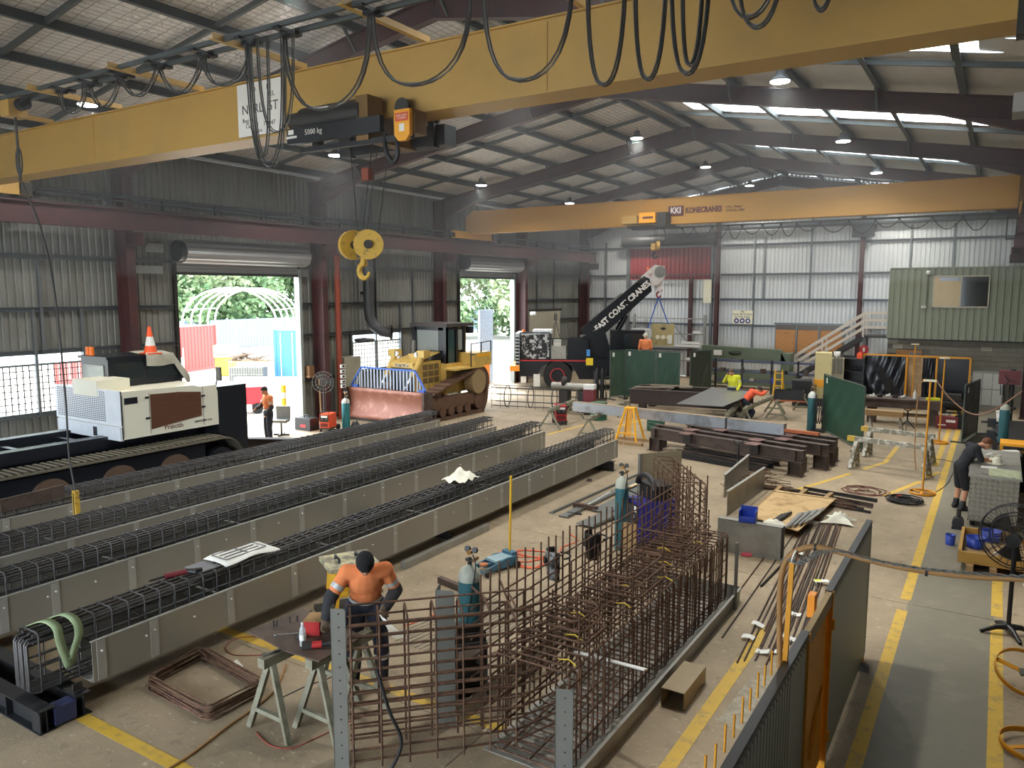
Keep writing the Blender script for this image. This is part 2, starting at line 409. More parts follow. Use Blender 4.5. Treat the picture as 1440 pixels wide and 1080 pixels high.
# roller doors: jambs, drum and curtain end
M_roller = mat('roller_curtain', (150, 152, 154), 0.4, 0.5, var=0.05)
M_jamb = mat('pale_jamb', (150, 158, 154), 0.5, 0.2)
for k, (y0, y1, zt) in enumerate((D1, D2)):
    d = MB().bb(XL - 0.08, XL + 0.10, y0 - 0.10, y0, 0, zt).bb(XL - 0.08, XL + 0.10, y0 - 0.1, y1 + 0.1, zt, zt + 0.08).build('door_%d' % (k + 1), M_steel, kind='structure')
    MB().bb(XL - 0.08, XL + 0.16, y1, y1 + 0.12, 0, zt).build('door_jamb', M_jamb, d)
    n = 28; pts = []
    for i in range(n):
        a = 2 * PI * i / n; r = 0.33 + (0.012 if i % 2 else -0.012); pts.append((r * math.cos(a), r * math.sin(a)))
    o = MB().prof((XL + 0.42, y0 - 0.05, zt + 0.40), (XL + 0.42, y1 + 0.05, zt + 0.40), pts).build('rolled_curtain', M_roller, d)
    MB().cyl((XL + 0.42, y0 - 0.20, zt + 0.40), (XL + 0.42, y0 - 0.06, zt + 0.40), 0.30, n=18).cyl((XL + 0.42, y1 + 0.06, zt + 0.40), (XL + 0.42, y1 + 0.16, zt + 0.40), 0.22, n=18).build('drum_wheel', M_black, d)
    zz = [zt + 0.40 - i * 0.045 for i in range(14)]
    MB()._add([(XL + 0.10 + (0.014 if i % 2 else 0), y, z) for i, z in enumerate(zz) for y in (y0, y1)], [(2 * i, 2 * i + 1, 2 * i + 3, 2 * i + 2) for i in range(13)]).build('door_curtain', M_roller, d)
    MB().bb(XL + 0.07, XL + 0.14, y0, y1, zz[-1] - 0.08, zz[-1]).build('bottom_rail', M_steel, d)
MB().bb(-20.27, -20.25, 13.0, 13.55, 5.6, 5.85).bb(-20.27, -20.25, 12.5, 13.5, 5.0, 5.22).bb(-20.27, -20.25, 18.7, 19.0, 5.0, 5.25).build('translucent_wall_strip', mat('pale_sheet', (205, 212, 214), 0.4), wall_left)

# ---- end wall, front wall, right wall
wall_end = MB().bb(XL, XR, YE + 0.06, YE + 0.12, 0, 0.2).build('wall_back', M_girt, kind='structure')
for x0, x1 in ((XL, -17.4), (-17.4, -12.4), (-12.4, -9.4), (-9.4, -5.6), (-5.6, -2.0), (-2.0, XR)):
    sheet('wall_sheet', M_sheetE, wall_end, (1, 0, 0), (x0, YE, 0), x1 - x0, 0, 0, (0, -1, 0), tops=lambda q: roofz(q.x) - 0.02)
for z in (1.42, 2.78, 4.1, 5.36, 6.84, 8.1):
    for x0, x1 in ((XL, -12.5), (-12.3, -5.7), (-5.5, XR)):
        if roofz(x0) < z + 0.2 and roofz(x1) < z + .2: continue
        MB().cee((x0, YE - 0.015, z), (x1, YE - 0.015, z), 0.11, 0.09, 0.01).build('girt', M_girt, wall_end)
for x, z0, z1 in ((-10.6, 1.4, 7.2), (-10.1, 4.1, 7.2), (-8.6, 1.4, 2.8), (-7.9, 4.1, 8), (-9.4, 1.4, 2.8), (-6.3, 1.4, 2.9), (-3.6, 4.1, 7.5), (-1.9, 5, 7.5), (-17.5, 0, 7.2), (-18.8, 2.7, 7.2)):
    MB().bb(x - 0.04, x + 0.04, YE - 0.10, YE - 0.02, z0, z1).build('girt_strut', M_girt, wall_end)
for x, z1 in ((-12.4, 9.2), (-5.6, 9.1)):
    MB().ibeam((x, YE - 0.26, 0), (x, YE - 0.26, z1), 0.26, 0.18, upv=(0, 1, 0)).build('gable_column', M_maroon, wall_end)
MB().bb(-13.93, -13.75, YE - 0.22, YE - 0.08, 0, 5.2).build('gable_post', M_maroon, wall_end)
wall_right = MB().bb(XR + 0.06, XR + 0.12, YN, YE, EZ - 0.15, EZ).build('wall_right', M_girt, kind='structure')
EZR = roofz(XR) - 0.02
for y0, y1 in ((YN, 5.4), (5.4, 12.2), (12.2, 19.2), (19.2, 26), (26, 32.6), (32.6, YE)):
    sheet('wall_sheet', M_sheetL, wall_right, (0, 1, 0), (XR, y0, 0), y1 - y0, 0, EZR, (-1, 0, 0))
wall_front = MB().bb(XL, -16.0, YN - 0.12, YN - 0.06, 0, 0.2).build('wall_front', M_girt, kind='structure')
for x0, x1, z0 in ((XL, -16.0, 0), (-16.0, -3.0, 6.6), (-3.0, XR, 0)): sheet('wall_sheet', M_sheetL, wall_front, (1, 0, 0), (x0, YN, 0), x1 - x0, z0, 0, (0, 1, 0), tops=lambda q: roofz(q.x) - 0.02)
MB().bb(-16.1, -16.0, YN - 0.1, YN + 0.1, 0, 6.6).bb(-3.0, -2.9, YN - 0.1, YN + 0.1, 0, 6.6).bb(-16.1, -2.9, YN - 0.1, YN + 0.1, 6.6, 6.7).build('added_doorway_frame', M_steel, wall_front)  # unseen doorway added so daylight reaches the near crane and the roof
# red-curtained opening in the end wall
d3 = MB().bb(-17.45, -17.33, YE - 0.14, YE - 0.04, 0, 7.0).bb(-12.8, -12.68, YE - 0.14, YE - 0.04, 0, 7.0).build('door_3', M_girt, kind='structure')
M_redsheet = mat('red_sheet', (142, 42, 44), 0.5, var=0.15, scale=2, stretch=(3, 1, 0.3))
sheet('red_curtain', M_redsheet, d3, (1, 0, 0), (-17.33, YE - 0.06, 0), 4.55, 5.14, 6.82, (0, -1, 0), pitch=0.24, d=0.05)
MB().cyl((-17.6, YE - 0.45, 7.2), (-12.4, YE - 0.45, 7.2), 0.32, n=22).build('rolled_curtain', M_steel, d3)
_pts = [(0.06 * math.sin(i * 1.1), 6.82 + i * 0.055) for i in range(8)]
MB()._add([(x, YE - 0.12 - p[0] * 0.3, p[1]) for p in _pts for x in (-17.3, -12.75)], [(2 * i, 2 * i + 1, 2 * i + 3, 2 * i + 2) for i in range(7)]).build('door_curtain', M_roller, d3)
MB().bb(-17.3, -14.2, YE - 0.16, YE - 0.1, 5.08, 5.14).build('bottom_rail', M_roller, d3)
# boarded window in the end wall
w3 = MB().bb(-9.5, -6.2, YE - 0.13, YE - 0.11, 2.86, 2.96).bb(-9.5, -6.2, YE - 0.13, YE - 0.11, 1.42, 1.5).build('window_3', M_girt, kind='structure')
M_ply = mat('plywood', (186, 134, 84), 0.7, var=0.18, scale=4, rgb2=(150, 100, 58), fac2=0.62, scale2=5, stretch=(0.6, 1, 4))
for x0, x1 in ((-9.4, -8.45), (-8.35, -7.4), (-7.3, -6.3)):
    MB().bb(x0, x1, YE - 0.135, YE - 0.115, 1.5, 2.62).build('plywood_board', M_ply, w3)
    MB().bb(x1 + 0.01, x1 + 0.09, YE - 0.16, YE - 0.10, 1.45, 2.9).build('mullion', M_girt, w3)
MB().bb(-9.4, -6.2, YE - 0.125, YE - 0.115, 2.62, 2.86).build('pane', mat('dull_glass', (96, 88, 80), 0.3), w3)

# ---- roof
def foil():
    m = bpy.data.materials.new('roof_foil'); m.use_nodes = True
    N = m.node_tree.nodes; L = m.node_tree.links; b = N['Principled BSDF']
    b.inputs['Metallic'].default_value = 0.2; b.inputs['Roughness'].default_value = 0.3
    tc = N.new('ShaderNodeTexCoord')
    br = N.new('ShaderNodeTexBrick'); br.offset = 0.0; br.inputs['Scale'].default_value = 1.0
    br.inputs['Brick Width'].default_value = 0.15; br.inputs['Row Height'].default_value = 0.30; br.inputs['Mortar Size'].default_value = 0.008
    br.inputs['Color1'].default_value = lin((244, 243, 244)) + (1,); br.inputs['Color2'].default_value = lin((234, 233, 234)) + (1,); br.inputs['Mortar'].default_value = lin((140, 138, 138)) + (1,)
    L.new(tc.outputs['Object'], br.inputs['Vector'])
    nz = N.new('ShaderNodeTexNoise'); nz.inputs['Scale'].default_value = 7; nz.inputs['Detail'].default_value = 5; nz.inputs['Distortion'].default_value = 0.8
    L.new(tc.outputs['Object'], nz.inputs['Vector'])
    L.new(br.outputs['Color'], b.inputs['Base Color'])
    ad = N.new('ShaderNodeMath'); ad.operation = 'MULTIPLY_ADD'; ad.inputs[1].default_value = -0.5
    L.new(br.outputs['Fac'], ad.inputs[0]); L.new(nz.outputs['Fac'], ad.inputs[2])
    bp = N.new('ShaderNodeBump'); bp.inputs['Strength'].default_value = 1.0; bp.inputs['Distance'].default_value = 0.09
    L.new(ad.outputs[0], bp.inputs['Height']); L.new(bp.outputs['Normal'], b.inputs['Normal'])
    return m
M_foil = foil()
M_foilR = mat('dull_roof_foil', (206, 206, 204), 0.55, 0.05, var=0.12, scale=2.5, bump=0.5, bscale=3, stretch=(3.0, 0.5, 1))
M_skyl = bpy.data.materials.new('translucent_roof_sheet'); M_skyl.use_nodes = True
_n = M_skyl.node_tree.nodes; _l = M_skyl.node_tree.links
_n.remove(_n['Principled BSDF']); _t = _n.new('ShaderNodeBsdfTransparent'); _t.inputs['Color'].default_value = (0.75, 0.74, 0.70, 1)
_d = _n.new('ShaderNodeBsdfTranslucent'); _d.inputs['Color'].default_value = (0.9, 0.89, 0.82, 1)
_m = _n.new('ShaderNodeMixShader'); _m.inputs[0].default_value = 0.5
_l.new(_t.outputs[0], _m.inputs[1]); _l.new(_d.outputs[0], _m.inputs[2]); _l.new(_m.outputs[0], _n['Material Output'].inputs[0])
ceiling = MB().bar((XC, YN, RA + 0.06), (XC, YE, RA + 0.06), 0.5, 0.04).build('ceiling', M_girt, kind='structure')
SKY = [(8.7, 9.5), (15.6, 16.5), (22.6, 23.65), (30.3, 31.0), (36.6, 37.3)]
def roof_patch(x0, x1, y0, y1, m, name, sag=0.03):
    def fn(u, v):
        x = x0 + (x1 - x0) * u
        return (x, y0 + (y1 - y0) * v, roofz(x) - sag * math.sin(PI * ((u * abs(x1 - x0) / 1.6) % 1.0)))
    MB().grid(28, 1, fn).build(name, m, ceiling)
for i in range(len(COLY) - 1):
    y0, y1 = max(YN, COLY[i]), min(YE, COLY[i + 1] if i < len(COLY) - 2 else YE)
    if y1 <= y0: continue
    roof_patch(XL - 0.1, XC, y0, y1, M_foil, 'foil_blanket')
    cuts = [y0]
    for a, b in SKY:
        if y0 < a < y1:
            cuts += [a, b]
            roof_patch(XC, -8.3, a, b, M_foilR, 'foil_blanket'); roof_patch(-0.6, XR + 0.1, a, b, M_foilR, 'foil_blanket')
            MB().quad((-8.3, a, roofz(-8.3)), (-0.6, a, roofz(-0.6)), (-0.6, b, roofz(-0.6)), (-8.3, b, roofz(-8.3))).build('skylight_sheet', M_skyl, ceiling)
    cuts.append(y1)
    for k in range(0, len(cuts), 2): roof_patch(XC, XR + 0.1, cuts[k], cuts[k + 1], M_foilR, 'foil_blanket')
PURX = [XC - 0.35 - 1.62 * k for k in range(7)] + [XC + 0.35 + 1.62 * k for k in range(7)]
for x in PURX:
    for i in range(len(COLY) - 1):
        y0, y1 = max(YN, COLY[i]), COLY[i + 1]
        if y1 <= y0: continue
        MB().prof((x, y0, roofz(x) - 0.12), (x, y1, roofz(x) - 0.12), [(-0.01, -0.10), (0.09, -0.10), (0.09, -0.085), (0.01, -0.085), (0.01, 0.1), (-0.09, 0.1), (-0.09, 0.085), (-0.01, 0.085)]).build('purlin', M_purlin, ceiling)
for i in range(1, len(COLY) - 1):
    for fr in (0.34, 0.68):
        y = COLY[i] + (COLY[i + 1] - COLY[i]) * fr
        if y < 4: continue
        for a in list(range(6)) + list(range(7, 13)):
            x0, x1 = PURX[a], PURX[a + 1]
            MB().bar((x0, y, roofz(x0) - 0.12), (x1, y, roofz(x1) - 0.12), 0.07, 0.10).build('bridging', M_purlin, ceiling)

# ---- portal frames and crane runways
def place_names(k): return ['', '', '', 'beside the nearer roller door and the white tracked carrier', 'between the nearer roller door and the yellow bulldozer', 'behind the yellow bulldozer cab', 'behind the black mobile crane', 'in the shed corner behind the mobile crane'][k]
for k, y in enumerate(COLY):
    if y < -2: continue
    for s in (-1, 1):
        xc = XL + 0.36 if s < 0 else XR - 0.36
        xi = xc - s * 0.26
        zt = roofz(xc) - 0.22
        if y > 39: yy = y - 0.05
        else: yy = y
        o = MB().ibeam((xc, yy, 0), (xc, yy, zt), 0.52, 0.24, 0.025, 0.02, upv=(1, 0, 0)).build('steel_column', M_maroon, kind='structure')
        tag(o, ('maroon steel portal column on the roller door wall ' + place_names(k)) if s < 0 else 'maroon steel portal column on the bench side of the shed', 'column', 'portal columns')
        MB().ibeam((xi, yy, 5.88), (xi - s * 0.62, yy, 5.88), 0.34, 0.2, 0.02, 0.015).build('corbel', M_maroon, o)
        MB().bb(xc - 0.3, xc + 0.3, yy - 0.2, yy + 0.2, 0, 0.03).build('base_plate', M_maroon, o)
        z0, z1 = roofz(xi) - 0.42, roofz(XC) - 0.42
        r = MB().ibeam((xi, yy, z0), (XC, yy, z1), 0.42, 0.2, 0.022, 0.015)
        dx = -s
        r.poly([(xi, yy - 0.012, z0 - 0.2), (xi + dx * 2.2, yy - 0.012, roofz(xi + dx * 2.2) - 0.62), (xi, yy - 0.012, z0 - 0.58)], 0.024, (0, 1, 0))
        r.bar((xi, yy, z0 - 0.56), (xi + dx * 2.2, yy, roofz(xi + dx * 2.2) - 0.62), 0.2, 0.02)
        ro = r.build('steel_rafter', M_maroon, kind='structure')
        tag(ro, 'maroon steel roof rafter rising from a portal column to the ridge', 'rafter', 'roof rafters')
        for px in PURX[1::2]:
            if (px - XC) * s > 0: MB().bar((px, yy - 0.05, roofz(px) - 0.62), (px, yy - 0.42, roofz(px) - 0.2), 0.05, 0.05).build('fly_brace', M_purlin, ro)
RAILX = (-19.25, 0.42)
for s, x in zip(('roller door side', 'bench side'), RAILX):
    o = thing('crane_runway_beam', 'long maroon runway beam carrying the overhead cranes on the ' + s, 'beam')
    o['kind'] = 'structure'
    MB().ibeam((x, YN + 0.1, 6.34), (x, YE - 0.4, 6.34), 0.52, 0.24, 0.03, 0.02).build('girder', M_maroon, o)
    MB().bb(x - 0.03, x + 0.03, YN + 0.1, YE - 0.4, 6.60, 6.66).build('rail', M_steel, o)
    sx = -1 if x < -5 else 1
    for z in (6.85, 6.95, 7.0):
        MB().cyl((x + sx * 0.42, YN + 0.1, z), (x + sx * 0.42, YE - 0.4, z), 0.022, n=6).build('conductor_bar', M_purlin, o)
    y = 3.0
    while y < 39:
        MB().bb(x + sx * 0.40, x + sx * 0.47, y - 0.02, y + 0.02, 6.6, 7.02).build('conductor_bracket', M_purlin, o); y += 1.7

# ---- high-bay lamps
M_lampw = flat('lamp_glow', (255, 255, 250), emit=14.0)
M_lampb = mat('lamp_housing', (70, 74, 78), 0.4, 0.5)
ldat = bpy.data.lights.new('high_bay', 'AREA'); ldat.shape = 'DISK'; ldat.size = 0.42; ldat.energy = LAMP_W; ldat.spread = math.radians(140); ldat.color = (1.0, 0.97, 0.91)
lamp0 = None
for lx in (-16.65, -10.45, -4.1):
    for ly in (9.55, 16.8, 24.3, 31.3, 37.8):
        lz = roofz(lx) - 0.24
        nm = 'round high-bay roof lamp ' + {-16.65: 'on the roller door side', -10.45: 'along the ridge', -4.1: 'over the bench side'}[lx] + ' ' + {9.55: 'directly beside the 5T crane', 16.8: 'midway between the two cranes', 24.3: 'just short of the lettered crane', 31.3: 'beyond the lettered crane', 37.8: 'close to the end gable'}[ly]
        if lamp0 is None:
            lamp0 = thing('high_bay_lamp', nm, 'lamp', (lx, ly, lz), 0, 'high-bay lamps')
            MB().cyl((0, 0, -0.1), (0, 0, 0.02), 0.012, n=6).build('hanger', M_lampb, lamp0)
            MB().lathe([(0.05, -0.08), (0.09, -0.1), (0.10, -0.2), (0.22, -0.30), (0.225, -0.33), (0.20, -0.33), (0.19, -0.315)], 20).build('housing', M_lampb, lamp0)
            MB().lathe([(0.001, -0.325), (0.195, -0.325), (0.19, -0.345), (0.001, -0.35)], 20).build('diffuser', M_lampw, lamp0)
            lo = bpy.data.objects.new('lamp_light', ldat); COL.objects.link(lo); lo.parent = lamp0; lo.location = (0, 0, -0.36)
        else: place(copy_tree(lamp0), (lx, ly, lz), label=nm)
# ================================================================ OVERHEAD CRANES
M_cable = mat('flat_cable', (58, 58, 58), 0.55, var=0.15)
M_cablel = mat('grey_cable', (112, 112, 108), 0.5, var=0.1)
M_hookyel = mat('worn_hook_yellow', (206, 166, 66), 0.5, rgb2=(92, 84, 66), fac2=0.62, scale2=14)
M_label = mat('warning_label', (214, 84, 52), 0.5)
M_maroonp = flat('maroon_print', (96, 34, 40), 0.6)
M_whitep = flat('white_print', (235, 232, 226), 0.6)
M_blackp = flat('black_print', (24, 24, 26), 0.6)
MNEG = cols((1, 0, 0), (0, 0, 1), (0, -1, 0))      # writing that faces the camera end of the shed
def crane_girder(t, yf, w, z0, z1, xl, xr, M_yellow=M_yellow):
    mb = MB()
    h = z1 - z0
    o = [(xl, yf, z0 + 0.02), (xr, yf, z0 + 0.02), (xr, yf, z1 - 0.25), (xr - 0.35, yf, z1), (xl + 0.35, yf, z1), (xl, yf, z1 - 0.25)]
    mb.poly([Vector(p) + Vector((0, 0.03, 0)) for p in o], w - 0.06, (0, 1, 0))
    mb.build('box_girder', M_yellow, t)
    MB().bb(xl, xr, yf - 0.03, yf + w + 0.03, z0, z0 + 0.022).build('bottom_flange', M_yellow, t)
    MB().bb(xl + 0.35, xr - 0.35, yf - 0.02, yf + w + 0.02, z1, z1 + 0.018).build('top_flange', M_yellow, t)
    for x in (RAILX[0], RAILX[1]):
        c = MB().bb(x - 0.13, x + 0.13, yf + w / 2 - 1.45, yf + w / 2 + 1.45, 6.70, 7.0).bb(x - 0.2, x + 0.2, yf - 0.1, yf + w + 0.1, 6.96, z0 + 0.05 if z0 > 6.95 else 7.0).build('end_carriage', M_yellow, t)
        for q in (-1.15, 1.15): MB().cyl((x - 0.05, yf + w / 2 + q, 6.79), (x + 0.05, yf + w / 2 + q, 6.79), 0.125, n=16).build('travel_wheel', M_steel, c)
        for q in (-1.45, 1.45): MB().cyl((x, yf + w / 2 + q, 6.84), (x, yf + w / 2 + q * 1.09, 6.84), 0.09, n=12).build('buffer', M_rubber, c)
        MB().bb(x - 0.14, x + 0.2, yf + w / 2 + 1.2, yf + w / 2 + 1.44, 6.72, 6.98).build('drive_motor', M_steel, c)
def flat_loops(t, pts, r=0.010, m=None, n=3, name='festoon_cable', off=0.03):
    for k in range(n):
        MB().tube([Vector(p) + Vector((0, off * (k - (n - 1) / 2), 0.012 * math.sin(k * 3 + i * 0.7))) for i, p in enumerate(pts)], r, 6).build(name, m or (M_cable if k % 2 == 0 else M_cablel), t)

# ---- the near five-tonne crane
YF = 7.85
ca = thing('overhead_crane', 'dull yellow overhead crane with big looping cables and a 5T sign', 'crane', (0, 0, 0))
crane_girder(ca, YF, 0.42, 6.72, 7.53, -19.4, 0.55)
for x in (-9.0, -4.5, -13.6):
    MB().bb(x - 0.01, x + 0.01, YF + 0.02, YF + 0.035, 6.75, 7.5).build('weld_seam', M_yellow, ca)
for x in [-17.0, -14.88, -12.73, -10.57, -8.32, -6.17, -4.0, -1.85, 0.2]:
    MB().angle((x, YF + 0.05, 7.55), (x, 6.38, 7.56), 0.075, 0.01).build('festoon_bracket', M_yellow, ca)
for yy, zz in ((6.55, 7.60), (6.82, 7.60)):
    MB().bar((-18.6, yy, zz), (0.4, yy, zz), 0.05, 0.055).build('festoon_rail', M_purlin, ca)
RY = 6.68
def fl(xa, ya, xb, yb, ybot, n=3, r=0.010):
    """cable loop under the festoon rail, from where its ends and its lowest point show"""
    a = PY(xa, ya, RY); b = PY(xb, yb, RY); xm = (xa + xb) / 2; low = PY(xm, ybot, RY)
    a.z = 7.56; b.z = 7.56
    sag = 7.56 - low.z; pts = []
    for i in range(17):
        u = i / 16; k = 1 - abs(2 * u - 1) ** 2.4
        pts.append(Vector((a.x + (b.x - a.x) * (0.5 - 0.5 * math.cos(PI * u)) if sag > 0.5 * abs(b.x - a.x) else a.x + (b.x - a.x) * u, RY, 7.56 - sag * k)))
    flat_loops(ca, pts, r, None, n)
for q in [(84, 122, 118, 116, 158), (124, 114, 168, 104, 150), (168, 104, 222, 90, 134), (222, 90, 286, 74, 130), (286, 74, 350, 58, 118), (400, 56, 520, 30, 152), (524, 28, 662, 0, 117), (680, -5, 806, -30, 111), (826, -20, 880, -32, 118), (893, -34, 938, -42, 110), (944, -44, 1000, -60, 102), (1020, -60, 1100, -80, 22), (1036, -70, 1106, -85, 36), (1140, -85, 1180, -95, 12), (960, -50, 990, -60, 90)]:
    fl(*q)
for xa, xb, yb in ((346, 400, 236), (352, 396, 228), (362, 412, 186), (350, 376, 222)):
    fl(xa, 60, xb, 52, yb, 2, 0.009)
for xh in (84, 122, 168, 222, 286, 350, 405, 522, 668, 815, 886, 942, 1010, 1120):
    p = PY(xh, 80, RY)
    MB().bb(p.x - 0.05, p.x + 0.05, 6.5, 6.87, 7.54, 7.58).bb(p.x - 0.06, p.x + 0.06, RY - 0.06, RY + 0.06, 7.50, 7.545).build('cable_trolley', M_black, ca)
# hoist trolley hung under the girder
hx0, hx1 = -8.25, -6.25
MB().bb(hx0, hx1 - 0.35, YF - 0.42, YF - 0.34, 6.46, 6.66).build('hoist_nameplate_beam', M_black, ca)
text('hoist_lettering', '5000 kg', 0.10, (-7.95 + 0.2, YF - 0.424, 6.58), MNEG, M_whitep, ca)
MB().bb(-8.26, -8.06, YF - 0.424, YF - 0.420, 6.53, 6.56).bb(-8.22, -8.12, YF - 0.424, YF - 0.420, 6.58, 6.64).build('hoist_badge', M_whitep, ca)
h = MB().cyl((-8.1, YF - 0.22, 6.78), (-7.0, YF - 0.22, 6.78), 0.17, n=18).cyl((-8.35, YF - 0.22, 6.80), (-8.1, YF - 0.22, 6.80), 0.11, n=14).build('hoist_drum', M_steel, ca)
MB().bb(-7.05, -6.85, YF - 0.36, YF + 0.6, 6.40, 6.70).bb(-7.05, -6.85, YF - 0.36, YF - 0.08, 6.70, 6.95).build('gearbox', mat('hoist_brown', (122, 92, 48), 0.5), ca)
MB().bb(-8.2, -6.3, YF + 0.5, YF + 0.75, 6.42, 6.68).bb(-8.1, -6.2, YF - 0.32, YF - 0.24, 6.36, 6.42).build('trolley_frame', M_black, ca)
for x in (-8.0, -6.5):
    for yy in (YF - 0.10, YF + 0.52): MB().cyl((x, yy - 0.03, 6.80), (x, yy + 0.03, 6.80), 0.11, n=14).bb(x - 0.05, x + 0.05, yy - 0.06, yy + 0.06, 6.4, 6.74).build('trolley_wheel', M_steel, ca)
MB().bb(-6.50, -6.16, YF - 0.28, YF - 0.05, 6.42, 6.70).build('counter_box', mat('hoist_brown', (122, 92, 48)), ca)
bx = MB().poly([(-6.42, YF - 0.36, 6.70), (-6.18, YF - 0.36, 6.70), (-6.18, YF - 0.36, 6.40), (-6.24, YF - 0.36, 6.33), (-6.36, YF - 0.36, 6.33), (-6.42, YF - 0.36, 6.40)], 0.06, (0, 1, 0)).build('limit_plate', mat('bright_yellow', (246, 170, 40), 0.5), ca)
MB().bb(-6.40, -6.2, YF - 0.364, YF - 0.361, 6.56, 6.66).build('warning_label', M_label, bx)
text('warning_lettering', 'SAFE LOAD\n5 TONNE', 0.032, (-6.30, YF - 0.367, 6.61), MNEG, M_whitep, bx, 0.001)
MB().bb(-6.34, -6.26, YF - 0.364, YF - 0.361, 6.44, 6.53).build('white_label', M_whitep, bx)
MB().tube(rope([(-6.62, YF - 0.3, 6.45), (-6.6, YF - 0.32, 6.25), (-6.5, YF - 0.3, 6.1), (-6.42, YF - 0.3, 6.2), (-6.45, YF - 0.3, 6.42)]), 0.03, 6).build('control_cable', M_black, ca)
# sign on the girder
sg = MB().bb(-9.70, -8.74, YF - 0.035, YF - 0.01, 6.76, 7.50).build('capacity_sign', M_whitep, ca)
for s, sz, x, z in (('TO        LE', 0.10, -9.2, 7.40), ('REL', 0.10, -8.98, 7.30), ('N  RL  5T', 0.19, -9.22, 7.13), ('Reg No.', 0.09, -9.45, 6.98), ('Cap.   1    72 847', 0.09, -9.22, 6.90), ('Service', 0.08, -9.3, 6.82)):
    text('sign_lettering', s, sz, (x, YF - 0.037, z), MNEG, M_blackp, sg, 0.001)
# pendant controller
pd = MB().bb(-13.95, -13.68, 6.55, 6.85, 7.32, 7.62).build('pendant_box', M_yellow, ca)
MB().cyl((-13.62, 6.7, 7.5), (-13.45, 6.7, 7.5), 0.10, n=14).build('cable_reel', M_black, ca)
MB().tube([(-13.8, 6.7, 7.35), (-13.79, 6.7, 6.7), (-13.79, 6.7, 6.3)], 0.02, 6).tube([Vector((-13.78 + 0.09 * math.sin(2 * PI * i / 16), 6.7, 6.62 + 0.22 * math.cos(2 * PI * i / 16))) for i in range(16)], 0.015, 6, True).build('cable_loop', M_cable, ca)
pend_pts = [PY(57, 235, 6.95), PY(60, 330, 6.95), PY(78, 420, 6.95), PY(92, 560, 6.95), PY(97, 640, 6.95), PY(106, 690, 6.95)]
pend_pts[0] = Vector((-13.79, 6.72, 6.3))
MB().tube(rope(pend_pts, 8), 0.017, 6).build('pendant_cable', M_cable, ca)
pp = pend_pts[-1]
MB().bb(pp.x - 0.045, pp.x + 0.045, pp.y - 0.04, pp.y + 0.04, pp.z - 0.42, pp.z).build('pendant_handset', M_hookyel, ca)
MB().bb(pp.x - 0.012, pp.x + 0.012, pp.y - 0.046, pp.y + 0.03, pp.z - 0.40, pp.z - 0.04).build('handset_buttons', M_black, ca)
# hook block on its ropes
hk = (-7.40, YF + 0.10, 0)
for dx, top in ((-0.09, -7.6), (-0.03, -7.2), (0.04, -7.1), (0.24, -6.9)):
    MB().cyl((hk[0] + dx, hk[1], 5.2 if dx < 0.2 else 5.12), (top, hk[1], 6.45), 0.008, n=5).build('hoist_rope', M_steel, ca)
MB().bb(-7.36, -7.24, hk[1] - 0.05, hk[1] + 0.05, 5.98, 6.14).build('rope_anchor', mat('hoist_rust', (140, 66, 40)), ca)
hb = MB().bb(hk[0] - 0.05, hk[0] + 0.05, hk[1] - 0.09, hk[1] + 0.09, 4.96, 5.28).build('hook_block', M_steel, ca)
for dx in (-0.14, 0.14):
    ax_ = Vector((.9, -.45, 0)) * .05 if dx < 0 else Vector((.6, -.8, 0)) * .05; cc_ = Vector((hk[0] + dx, hk[1] - .05, 5.13))
    MB().cyl(cc_ - ax_, cc_ + ax_, 0.20, n=18).build('sheave_guard', M_hookyel, hb)
    MB().cyl(cc_ + ax_, cc_ + ax_ * 1.6, 0.06, n=10).build('sheave_pin', M_steel, hb)
MB().tube([Vector((hk[0] + 0.005 + 0.09 * math.cos(a), hk[1], 4.78 + 0.10 * math.sin(a))) for a in [PI / 2 + i * 0.35 for i in range(-1, 14)]], 0.035, 8, taper=[1.1] * 9 + [1, 0.9, 0.8, 0.7, 0.6, 0.5]).cyl((hk[0], hk[1], 4.86), (hk[0], hk[1], 5.0), 0.045, n=10).build('hook', M_hookyel, hb)
# dark end gear by the bench-side rail
MB().bb(0.02, 0.10, YF - 0.40, YF - 0.25, 6.75, 7.9).bb(-0.03, 0.12, YF - 0.4, YF - 0.2, 6.5, 6.78).build('end_stop_arm', M_steel, ca)
MB().bb(-0.02, 0.3, 8.9, 9.3, 6.18, 6.36).build('rail_bracket_box', mat('bracket_grey', (150, 150, 146)), ca)

# ---- the far crane
cb = thing('overhead_crane', 'bright yellow overhead crane lettered with a maker name and maroon badge', 'crane')
YB = 27.3
crane_girder(cb, YB, 0.42, 6.94, 7.86, -19.55, 0.6, mat('far_crane_yellow', (196, 146, 54), 0.45, var=0.05))
bd = MB().bb(-10.45, -9.89, YB - 0.012, YB + 0.03, 7.24, 7.58).build('maker_badge', M_maroonp, cb)
text('badge_lettering', 'KKI', 0.30, (-10.17, YB - 0.014, 7.41), MNEG, M_whitep, bd, 0.002, bold=0.008, sx=0.86)
text('maker_lettering', 'KONECRANES', 0.27, (-9.82, YB + 0.024, 7.39), MNEG, M_maroonp, cb, 0.006, 'LEFT', sx=0.76, bold=0.012)
text('capacity_lettering', 'S.W.L. 10tonne\nCODE No. 20081', 0.125, (-8.35, YB + 0.024, 7.38), MNEG, M_maroonp, cb, 0.006, 'LEFT', sx=0.72)
